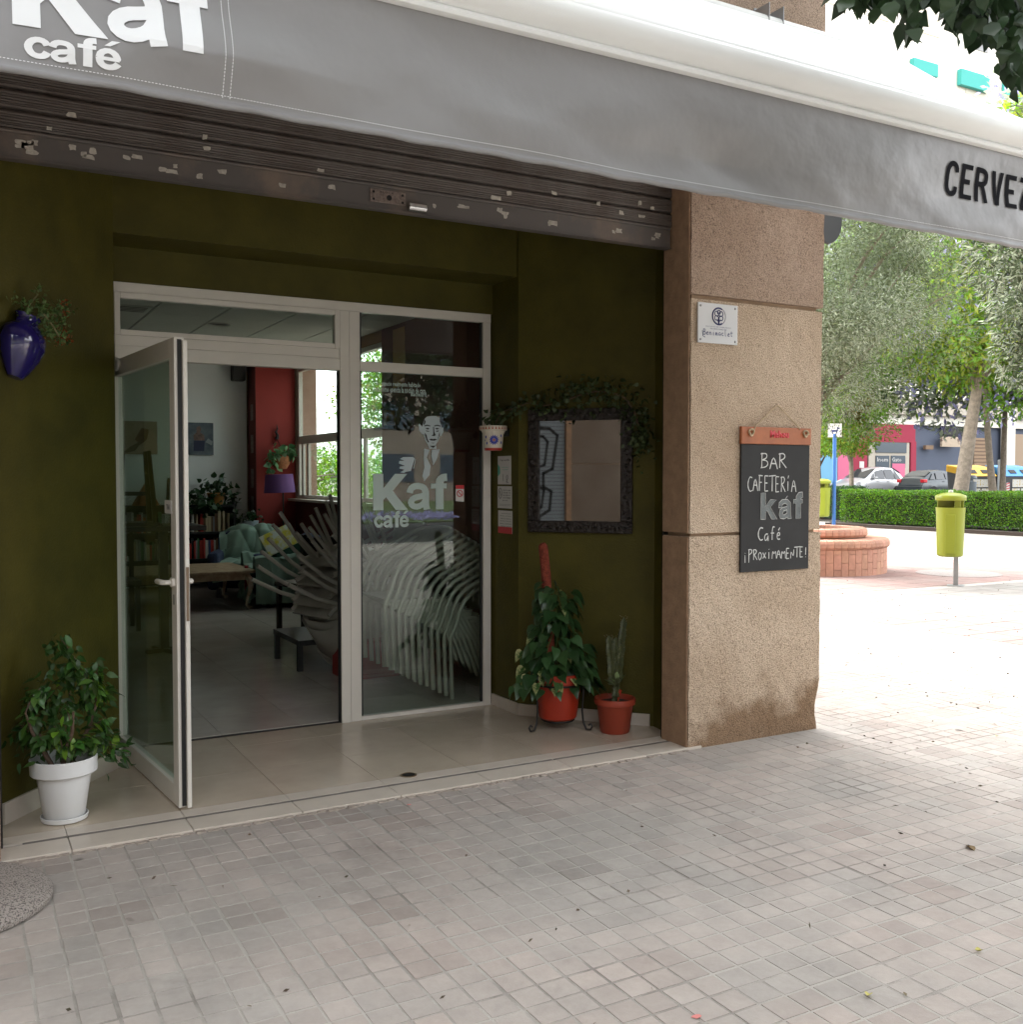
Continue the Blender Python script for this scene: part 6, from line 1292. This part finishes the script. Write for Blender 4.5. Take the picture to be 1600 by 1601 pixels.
# --- across the road behind the camera (reflected in the glass)
for k, (x, y, s_) in enumerate(((11.8, -9.8, 1.0), (5.0, -14, 1.1), (-6, -12.5, 1.0), (20, -13, 1.1))):
    tree('roadside_tree', (x, y, 0), ('dark roadside tree across the street, reflected in the right of the fixed pane', 'dark roadside tree across the street straight behind the viewer', 'dark roadside tree across the street towards the left', 'dark roadside tree farthest to the right across the street')[k], 'tree', (0, 0, 5.4), (4.0, 3.8, 3.1), 60, 1.3, 16000, .24, .15, ((DKG, 8), (LIL, 1)), .30, 5.2, (.2, .1), 41+k, -.2, group=None, bark=BARK)
ob = empty('opposite_building', (0, -46, 0), 'pale apartment building across the lawn, visible only as a reflection', 'building')
MB().box(-50, 60, -14, 0, 0, 10).build('wall', mat('dull_render', (.20, .17, .14), .9, noise=.2, nscale=.6), ob)
for i in range(24):
    for j in range(4): MB().box(-48+i*4.4, -45.4+i*4.4, -.02, .05, 1.2+3.2*j, 2.9+3.2*j).build('window', WIN, ob)
lw = leaf_cloud('purple_flower_bed', rng.uniform([-30, -24, .02], [50, -19.5, .12], (9000, 3)), rng.normal(size=(9000, 3))+[0, 0, 1], .16, .12, LIL); lw['kind'] = 'stuff'

# ================================================================== INSIDE THE CAFE
DWOOD = mat('dark_brown_wood', (.028, .018, .012), .45, noise=.4, nscale=10)
PALEW2 = mat('distressed_pale_wood', (.38, .28, .17), .6, col2=(.22, .13, .07), nscale=12)
TAUPE = mat('taupe_metal', (.42, .385, .33), .42, metal=.15, noise=.15, nscale=6)
PG = mat('dark_indoor_leaf', (.022, .060, .020), .4, island=.4, transl=.2)
THROW = mat('sage_green_throw', (.21, .31, .25), .85, noise=.15, nscale=6)
NAVYF = mat('navy_upholstery', (.02, .03, .07), .9)
# --- bookcase and books
bc = empty('bookcase', (2.55, 13.98, .013), 'low black bookcase full of books along the white back wall', 'bookcase')
BLK = mat('black_wood', (.014, .013, .013), .5)
for z in (.06, .36, .72, 1.08): MB().box(-.80, .78, -.18, .18, z, z+.03).build('shelf', BLK, bc)
for x in (-.83, -.02, .78): MB().box(x, x+.03, -.18, .18, 0, 1.14).build('side_panel', BLK, bc)
MB().box(-.80, .78, .17, .18, .09, 1.08).build('back_panel', BLK, bc)
BC = {'red': (.42, .03, .02), 'white': (.55, .53, .48), 'cream': (.45, .36, .22), 'black': (.03, .03, .03), 'dark blue': (.03, .06, .16), 'brown': (.16, .08, .04), 'green': (.05, .14, .06), 'orange': (.50, .16, .04), 'grey': (.22, .22, .22)}
bmats = {k: mat('book_'+k.replace(' ', '_'), v, .6) for k, v in BC.items()}
bm_c = {}; cnt = {}
for row, z in (('top', .75), ('middle', .39)):
    rowb = []
    x = 1.76
    while x < 3.27:
        if abs(x-2.55) < .05: x += .06
        k = rnd.choice(['red', 'white', 'white', 'cream', 'black', 'dark blue', 'brown', 'green', 'orange', 'grey', 'cream', 'red'] if row == 'middle' else ['white', 'cream', 'black', 'brown', 'green', 'orange', 'white', 'grey', 'red'])
        w, h_ = rnd.choice([.022, .03, .04]), rnd.choice([.20, .24, .27])
        key = (k, w, h_)
        if key not in bm_c:
            me = bpy.data.meshes.new('book'); b = MB().box(0, w*.94, -.09, .09, 0, h_); me.from_pydata(b.v, [], b.f); me.materials.append(bmats[k]); bm_c[key] = me
        if x > 1.72 and not (row == 'top' and rnd.random() < .12):
            o = link('book', bm_c[key]); o.location = (x, 13.92+rnd.uniform(0, .03), z+.0135); o.rotation_euler = (0, 0, 0)
            rowb.append((o, k, h_, w))
        x += w+rnd.choice([0, 0, .004])
    for q_, (o, k, h_, w) in enumerate(rowb):
        sz = 'tall' if h_ > .25 else 'short' if h_ < .21 else 'medium'; th = 'thick' if w > .035 else 'slim' if w < .025 else ''
        l_ = rowb[q_-1][1] if q_ else None; r_ = rowb[q_+1][1] if q_ < len(rowb)-1 else None
        if l_ and r_: nb_ = 'between %s and %s books' % (l_, r_) if l_ != r_ else 'between two %s books' % l_
        else: nb_ = 'at the %s end' % ('left' if r_ else 'right')
        lab_ = ' '.join(('%s %s %s book %s on the %s bookcase shelf' % (sz, th, k, nb_, row)).split()); nb_ = ('further right, ' if lab_ in cnt else '')+nb_; cnt[lab_] = 1
        tag(o, ' '.join(('%s %s %s book %s on the %s bookcase shelf' % (sz, th, k, nb_, row)).split()), 'book', 'books on the %s shelf of the bookcase' % row)
def bushy(name, loc, label, pot_m, leaves, L_, seed, potp=None, m=None, cat='potted plant', droop=-.4, shape='pointed'):
    t = empty(name, loc, label, cat); r = random.Random(seed)
    MB().lathe(potp or [(0, 0), (.08, 0), (.12, .14), (.13, .15), (.12, .16), (0, .14)], n=24).build('pot', pot_m, t, smooth=True)
    P, D = [], []
    for cx_, cy_, cz_, sx, sz, n_ in leaves:
        for k in range(n_): P.append((cx_+r.gauss(0, sx), cy_+r.gauss(0, min(sx, .07)), cz_+r.gauss(0, sz))); D.append((r.gauss(0, .7), r.gauss(-.3, .5), r.gauss(droop, .5)))
    leaf_cloud('foliage', np.array(P), np.array(D), L_, L_*.72, m or PG, t, kind='stuff', shape=shape, seed=seed); return t
OCH = mat('ochre_pot', (.42, .20, .05), .5)
bushy('indoor_pothos', (3.13, 13.93, 1.125), 'trailing pothos in an ochre pot on top of the black bookcase', OCH, ((-.05, -.05, .20, .12, .07, 60), (-.22, -.05, .10, .10, .06, 40), (.02, -.05, .32, .05, .05, 18), (-.34, -.12, .0, .10, .06, 30), (-.10, -.14, .0, .10, .04, 30), (.20, -.05, .10, .03, .10, 22), (.24, -.08, -.15, .02, .14, 16)), .10, 51)
bushy('indoor_plant', (3.50, 13.58, .79), 'small dark plant in a pale blue-white pot behind the draped armchair', mat('pale_blue_pot', (.50, .58, .62), .4), ((0, 0, .20, .08, .04, 60),), .06, 52, potp=[(0, 0), (.09, 0), (.11, .12), (.10, .12), (0, .10)])
MB().box(-.16, .16, -.15, .15, 0, .775).build('side_table', BLK); st5 = bpy.data.objects['side_table']; st5.location = (3.50, 13.58, .013); tag(st5, 'small black side table carrying the pale blue plant pot in the corner', 'side table')
bushy('hanging_plant', (3.93, 13.62, 1.72), 'pale-leaved pothos in a round wicker basket hanging on the red column', mat('wicker', (.40, .15, .05), .7, noise=.5, nscale=30), ((0, -.08, .13, .09, .04, 30), (-.13, -.08, .05, .04, .07, 16), (.12, -.06, .14, .03, .05, 10), (-.17, -.08, -.06, .025, .05, 8)), .11, 53, potp=[(0, -.12), (.08, -.11), (.125, -.04), (.13, .04), (.12, .06), (.0, .05)], m=mat('pale_pothos_leaf', (.10, .22, .10), .4, island=.4, transl=.3), cat='hanging plant')
wo_ = MB(); wo_.tube([(0, 0, 0), (.01, 0, .05), (-.012, 0, .10), (.008, 0, .14), (0, 0, .20)], [.03, .022, .016, .012, .004], 7); wo_.tube([(0, 0, 0), (-.06, 0, -.08)], .005, 4); wo_.tube([(0, 0, 0), (.05, 0, -.10)], .004, 4)
w_ = wo_.build('wall_ornament', BLACKM); w_.location = at(433, 686, 13.76); tag(w_, 'small black twisted ornament hanging on the red column above the basket plant', 'ornament')
# --- pictures, speaker, cards
def picture(x0, x1, z0, z1, label, colour, parts):
    t = empty('painting', ((x0+x1)/2, 14.195, z0), label, 'painting'); w = x1-x0
    MB().box(-w/2, w/2, -.03, -.001, 0, z1-z0).build('canvas', colour, t)
    for k, (pts, m_) in enumerate(parts):
        mb = MB(); mb.add([((u-.5)*w, -.0306-.0004*k, v*(z1-z0)) for u, v in pts], [tuple(range(len(pts)))]); mb.build('brushwork', m_, t)
picture(1.97, 2.41, 1.80, 2.24, 'square pale pinkish abstract painting seen through the door glass', mat('abstract_pink_canvas', (.42, .34, .26), .7, col2=(.30, .22, .16), nscale=4),
    [([(.35, .45), (.55, .80), (.75, .75), (.70, .45), (.50, .28)], mat('rust_paint', (.22, .10, .06), .7, noise=.5, nscale=14)), ([(.55, .02), (.98, .02), (.98, .55), (.80, .75)], mat('peach_paint', (.46, .32, .24), .7)), ([(.0, .02), (.35, .10), (.60, .45), (.20, .22)], mat('umber_paint', (.12, .08, .05), .7))])
picture(2.70, 3.15, 1.80, 2.24, 'small dark painting of a loosely brushed seated figure', mat('abstract_dark_canvas', (.05, .07, .09), .7, col2=(.14, .17, .19), nscale=8),
    [([(.42, .45), (.40, .60), (.50, .70), (.50, .86), (.60, .90), (.64, .78), (.60, .70), (.72, .62), (.74, .45)], mat('flesh_paint', (.22, .14, .11), .7, noise=.6, nscale=22)), ([(.40, .12), (.72, .12), (.74, .44), (.42, .44)], mat('indigo_paint', (.02, .025, .06), .7)), ([(.76, .40), (.95, .30), (.98, .42), (.84, .52)], mat('grey_paint_stroke', (.25, .28, .28), .7))])
sk = empty('wall_speaker', (3.47, 14.05, 2.82), 'black loudspeaker mounted high on the white back wall', 'loudspeaker')
MB().box(-.09, .09, -.07, .08, 0, .25).build('cabinet', BLK, sk, bevel=.02); MB().box(-.075, .075, -.075, -.0705, .03, .235).build('grille', DARKR, sk); MB().box(-.02, .02, .0801, .14, .1, .14).build('bracket', BLACKM, sk)
for k, (z, w) in enumerate(((2.28, .22), (1.83, .25), (1.35, .26), (.98, .25))):
    o = MB().box(-.004, 0, -.06, .06, 0, w).build('pale_card', mat('faded_card', (.30, .22, .20), .8, noise=.5, nscale=20)); o.location = (3.6395, 13.99, z)
    tag(o, 'faded card on the dark side of the red column, %s of four' % ('highest', 'second from the top', 'third from the top', 'lowest')[k], 'card')
# --- floor lamp
fl_ = empty('floor_lamp', (3.84, 13.2, .013), 'floor lamp with a purple drum shade in front of the red column', 'lamp')
MB().lathe([(0, 0), (.15, 0), (.15, .02), (.02, .035), (0, .035)], n=24).build('base', BLACKM, fl_, smooth=True)
q = MB(); q.tube([(0, 0, .03), (0, 0, 1.36)], .010, 8); q.build('pole', BLACKM, fl_)
PUR = mat('purple_shade', (.16, .07, .22), .8, transl=.25); q = MB(); q.lathe([(.205, 1.28), (.18, 1.52)], n=36); q = q.build('lamp_shade', PUR, fl_, smooth=True); q.rotation_euler = (0, R(-2), 0)
# --- dark furniture behind the door glass
dt_ = empty('tall_table', (1.55, 8.9, .013), 'dark wooden high table behind the open glass door', 'table')
MB().box(-.42, .30, -.30, .30, 1.04, 1.08).build('table_top', DWOOD, dt_, bevel=.005); MB().box(-.035, .035, -.035, .035, .03, 1.04).build('column', DWOOD, dt_)
for a in (0, 90, 180, 270): MB().box(.0, .16, -.025, .025, 0, .035).build('foot', DWOOD, dt_).rotation_euler = (0, 0, R(a+20))
uc = empty('upturned_stool', (1.32, 8.85, 1.095), 'dark wooden stool turned upside down on the high table', 'stool')
MB().box(-.17, .17, -.17, .17, 0, .03).build('seat', DWOOD, uc)
for sx in (-1, 1):
    for sy in (-1, 1): q = MB(); q.tube([(sx*.14, sy*.14, .03), (sx*.10, sy*.10, .62)], [.024, .018], 6); q.build('leg', DWOOD, uc)
MB().box(-.12, .12, -.10, -.085, .25, .28).build('stretcher', DWOOD, uc); MB().box(-.12, .12, .085, .10, .25, .28).build('stretcher', DWOOD, uc)
tg = empty('cone_pot', (2.21, 13.9, 1.125), 'orange conical clay pot lid with a wire tip on the bookcase', 'clay pot')
MB().lathe([(.17, 0), (.165, .02), (.02, .28), (0, .29)], n=28).build('cone', mat('orange_clay', (.38, .13, .05), .7), tg, smooth=True); q = MB(); q.tube([(0, 0, .28), (.01, 0, .33), (-.01, 0, .37)], .006, 5); q.build('tip', BLACKM, tg)
for k, (x, lb) in enumerate(((2.48, 'left one of two slim black bars standing on the bookcase'), (2.57, 'right one of two slim black bars standing on the bookcase'))):
    o = MB().box(-.018, .018, -.02, .02, 0, .36).build('black_bar', BLK); o.location = (x, 13.9, 1.125); o.rotation_euler = (0, R(4), 0); tag(o, lb, 'bar')
dch = empty('dark_chair', (1.35, 10.4, .013), 'dark wooden chair behind the high table, seen through the door glass', 'chair')
for x in (-.19, .19):
    for y in (-.19, .19): MB().box(x-.02, x+.02, y-.02, y+.02, 0, .45 if y < 0 else .95).build('leg', DWOOD, dch)
MB().box(-.22, .22, -.22, .22, .45, .49).build('seat', DWOOD, dch); MB().box(-.17, .17, .175, .2, .7, .92).build('backrest', DWOOD, dch)
# --- coffee table with curved legs
ct = empty('coffee_table', (2.18, 11.90, .013), 'pale distressed wooden coffee table with carved curved legs', 'coffee table')
MB().prism([(-.75, -.62), (.75, -.62), (.80, -.56), (.80, .56), (.75, .62), (-.75, .62)], .405, .435).build('table_top', PALEW2, ct, bevel=.006)
MB().box(-.70, .70, -.57, -.55, .33, .404).build('apron', PALEW2, ct); MB().box(-.70, .70, .55, .57, .33, .404).build('apron', PALEW2, ct); MB().box(.70, .72, -.549, .549, .33, .404).build('apron', PALEW2, ct)
PLG = mat('cream_carved_leg', (.50, .42, .30), .6, col2=(.25, .15, .08), nscale=14)
for sx, sy in ((-1, -1.57), (-1, 1.57), (1, -1.57), (1, 1.57)):
    q = MB(); q.tube([(sx*.68, sy*.35, .40), (sx*.72, sy*.38, .33), (sx*.73, sy*.38, .24), (sx*.70, sy*.36, .12), (sx*.69, sy*.355, .05), (sx*.72, sy*.37, .015), (sx*.75, sy*.385, .02)], [.036, .040, .030, .019, .016, .022, .014], 9); q.build('leg', PLG, ct, smooth=True)
# --- armchairs under throws
def cloth(name, pts_fn, nu, nv, m, parent, amp=.02, seed=1):
    r = random.Random(seed); ph = [r.uniform(0, 6) for _ in range(6)]; V = []
    P = [[Vector(pts_fn(i/nu, j/nv)) for j in range(nv+1)] for i in range(nu+1)]
    for i in range(nu+1):
        for j in range(nv+1):
            u, v = i/nu, j/nv; a = P[min(i+1, nu)][j]-P[max(i-1, 0)][j]; b = P[i][min(j+1, nv)]-P[i][max(j-1, 0)]; n = a.cross(b); n = n.normalized() if n.length > 1e-8 else Vector((0, 0, 1))
            w = 1.1-2.2*abs(math.sin(u*7+ph[0]+2.2*math.sin(v*4+ph[1])))**.7+.6*math.sin(u*9+v*14+ph[2])+.8*(1-2*abs(math.sin(v*11-u*8+ph[3]+1.5*math.sin(u*5)))**.6)+.25*math.sin(u*37+v*21)
            V.append(P[i][j]+n*amp*w*.6)
    mb = MB(); mb.add(V, [(i*(nv+1)+j, (i+1)*(nv+1)+j, (i+1)*(nv+1)+j+1, i*(nv+1)+j+1) for i in range(nu) for j in range(nv)]); return mb.build(name, m, parent, smooth=True)
def armchair(loc, rz, label, sc=1):
    t = empty('armchair', loc, label, 'armchair', None, rz)
    MB().box(-.36, .36, -.36, .36, .12, .40).build('seat', NAVYF, t, bevel=.05); MB().box(-.36, .36, .24, .44, .36, .80).build('backrest', NAVYF, t, bevel=.07)
    for s_ in (-1, 1): MB().box(s_*.42-.07, s_*.42+.07, -.38, .40, .10, .56).build('arm', NAVYF, t, bevel=.05)
    for x in (-.36, .36):
        for y in (-.3, .34): MB().box(x-.025, x+.025, y-.025, y+.025, 0, .11).build('leg', DWOOD, t)
    return t
def back_throw(u, v):   # draped over the back, seat and front
    x = (u-.5)*.80*(1+.05*math.sin(v*8))
    path = [(.47, .45), (.46, .82), (.34, .86), (.22, .80), (.17, .60), (.14, .45), (-.05, .425), (-.30, .43), (-.39, .40), (-.41, .22)]
    f_ = v*(len(path)-1); i = min(int(f_), len(path)-2); f_ -= i; y = path[i][0]*(1-f_)+path[i+1][0]*f_; z = path[i][1]*(1-f_)+path[i+1][1]*f_
    z -= .10*abs(u-.5)**3*8*(1 if v < .45 else .3); return (x, y, z)
a1_ = armchair((3.28, 12.72, .013), R(-20), 'armchair fully draped in a rumpled sage green throw beside the bookcase'); 
th1 = cloth('throw', back_throw, 70, 110, THROW, a1_, .030, 3)
a2_ = armchair((3.42, 11.75, .013), R(-95), 'nearer armchair with a sage green throw hanging to the floor and a red stripe')
def side_throw(u, v):
    path = [(-.52, .05), (-.53, .30), (-.50, .58), (-.42, .60), (-.34, .56), (-.30, .44), (0, .42), (.3, .44), (.36, .58), (.42, .60), (.50, .56), (.52, .30)]
    f_ = v*(len(path)-1); i = min(int(f_), len(path)-2); f_ -= i; x = path[i][0]*(1-f_)+path[i+1][0]*f_; z = path[i][1]*(1-f_)+path[i+1][1]*f_
    return (-x*1.04, -.42+.78*u, z)
cloth('throw', side_throw, 60, 110, THROW, a2_, .024, 5)
def front_throw(u, v): return ((u-.5)*.86, -.405-.05*v-.02*math.sin(u*12), .44-.40*v)
cloth('throw_front', front_throw, 50, 16, THROW, a2_, .022, 8)
MB().box(.10, .18, -.475, -.44, .12, .46).build('red_stripe', mat('red_cloth', (.30, .02, .03), .9), a2_, bevel=.01)
a3_ = armchair((3.95, 9.6+1.6, .013), R(-60), 'armchair with green throw beside the window, behind the tangle of chair legs'); cloth('throw', back_throw, 30, 50, mat('dark_green_throw', (.05, .10, .06), .9), a3_, .02, 9)
pb = empty('picture_book', (3.38, 11.55, .66), 'large bright yellow and white comic album leaning on the armchair', 'book')
pbm = mat('comic_cover', (.62, .66, .60), .4, col2=(.62, .55, .06), nscale=7, thresh=(.45, .55)); MB().box(-.20, .20, -.012, .012, 0, .26).build('cover', pbm, pb, M=Matrix.Rotation(R(-24), 4, 'Y') @ Matrix.Rotation(R(-25), 4, 'X'))
cu = MB().box(-.2, .2, -.06, .06, 0, .34).build('cushion', mat('dark_green_cushion', (.02, .07, .05), .9), bevel=.05); cu.location = (3.50, 11.68, .47); cu.rotation_euler = (R(-20), R(-15), R(-20)); tag(cu, 'dark green cushion behind the bright comic album', 'cushion')
# --- stackable terrace chairs
def terrace_chair():
    t = empty('terrace_chair', (0, 0, 0))
    for s in (-1, 1):
        y = s*.26
        q = MB(); pts = [(0, 0), (-.008, .20), (-.014, .40), (-.006, .425), (.03, .50), (.055, .58), (.09, .65), (.15, .705), (.23, .745), (.33, .80), (.43, .85)]
        q.tube([(x, y, z) for x, z in pts], .0155, 8); q.build('arm_frame', TAUPE, t, smooth=True)
        q = MB(); q.tube([(.30, y*.96, .42), (.40, y*.96, .25), (.50, y, 0)], .0150, 8); q.build('leg', TAUPE, t, smooth=True)
        MB().box(-.01, .42, y*.96-.010, y*.96+.010, .395, .42).build('seat_rail', TAUPE, t)
    q = MB(); arc_ = [(.43+.10*math.cos(a*math.pi/2), .26*math.sin(a*math.pi/2), .85+.03*math.cos(a*math.pi/2)) for a in np.linspace(-1, 1, 15)]; q.tube(arc_, .0135, 8); q.build('top_rail', TAUPE, t, smooth=True)
    q = MB(); v = []
    for x, y, z in arc_: v += [(x-.002, y*.99, z-.01), (x-.045, y*.97, z-.34)]
    q.add(v, [(2*i, 2*i+1, 2*i+3, 2*i+2) for i in range(14)]); o = q.build('backrest', TAUPE, t, smooth=True); o.modifiers.new('s', 'SOLIDIFY').thickness = .006
    MB().box(0, .44, -.245, .245, .422, .432).build('seat', TAUPE, t, bevel=.003)
    return t
tc0 = terrace_chair(); used = [False]
def put(M, label, group):
    o = tc0 if not used[0] else copy_tree(tc0); used[0] = True; o.matrix_world = M; o['label'] = label; o['category'] = 'chair'; o['group'] = group
OR = ['frontmost', 'second', 'third', 'fourth', 'fifth', 'sixth', 'seventh', 'eighth', 'ninth', 'tenth', 'last']
for k in range(11): put(Matrix.Translation((2.905-.0465*k, 6.32, .013+.026*k)), 'taupe metal chair, %s from the front right of the nested stack behind the fixed pane' % OR[k], 'nested stack of chairs nearest the glass')
for k in range(8): put(Matrix.Translation((3.02-.046*k, 7.35, .013+.035*k)), 'taupe metal chair, %s from the right in the dimmer nested stack further inside' % OR[k].replace('frontmost', 'first'), 'dim nested stack of chairs further inside')
HP = [((2.54+.035*q, 7.30+.03*q, .70+.045*q), 14+(q % 2)*7, 138+5.5*q) for q in range(6)]
for k, (lc, rz_, a) in enumerate(HP):
    put(Matrix.Translation(lc) @ Matrix.Rotation(R(rz_), 4, 'Z') @ Matrix.Rotation(R(a), 4, 'Y') @ Matrix.Translation((-.1, 0, -.42)), 'upturned taupe metal chair in the heap inside the doorway, %s' % ('nearest the door opening', 'second from the front', 'third from the front', 'fourth from the front', 'second from the back', 'rearmost and highest')[k], 'upturned chairs heaped inside the doorway')
bt = empty('low_table', (2.62, 7.75, .013), 'low dark square table under the heap of upturned chairs', 'table')
MB().box(-.34, .30, -.30, .40, .20, .24).build('table_top', BLK, bt)
for x in (-.32, .28):
    for y in (-.26, .36): MB().box(x-.02, x+.02, y-.02, y+.02, 0, .20).build('leg', BLK, bt)
rcx = MB().box(0, .42, 0, .32, 0, .28).build('red_crate', mat('red_plastic', (.30, .015, .012), .5), bevel=.01); rcx.location = (2.48, 6.95, .013); tag(rcx, 'dull red plastic crate on the floor under the upturned chairs', 'crate')
dc2 = copy_tree(dch); dc2.location = (2.95, 9.35, .013); dc2.rotation_euler = (0, 0, R(200)); dc2['label'] = 'dark wooden chair just left of the heap of upturned chairs'
# lantern and poster by the pier
ln = empty('wall_lantern', (4.10, 10.1, 2.05), 'black wall lantern with amber glass on the dark red pier', 'lantern')
MB().box(-.05, .05, -.05, .05, 0, .16).build('amber_glass', mat('amber', (.40, .20, .03), .3), ln, bevel=.004); MB().lathe([(.11, .165), (.02, .24), (0, .25)], n=4).build('cap', BLACKM, ln); MB().box(-.035, .035, -.035, .035, -.03, -.001).build('foot', BLACKM, ln); MB().box(-.01, .05, -.01, .01, .25, .27).build('bracket', BLACKM, ln)
o = MB().box(-.004, 0, -.16, .16, 0, .62).build('poster', mat('ochre_poster', (.42, .19, .04), .7, col2=(.20, .05, .03), nscale=3, thresh=(.55, .6))); o.location = (4.1535, 9.95, 2.45); tag(o, 'tall ochre poster high on the dark red pier, seen through the fixed pane', 'poster')
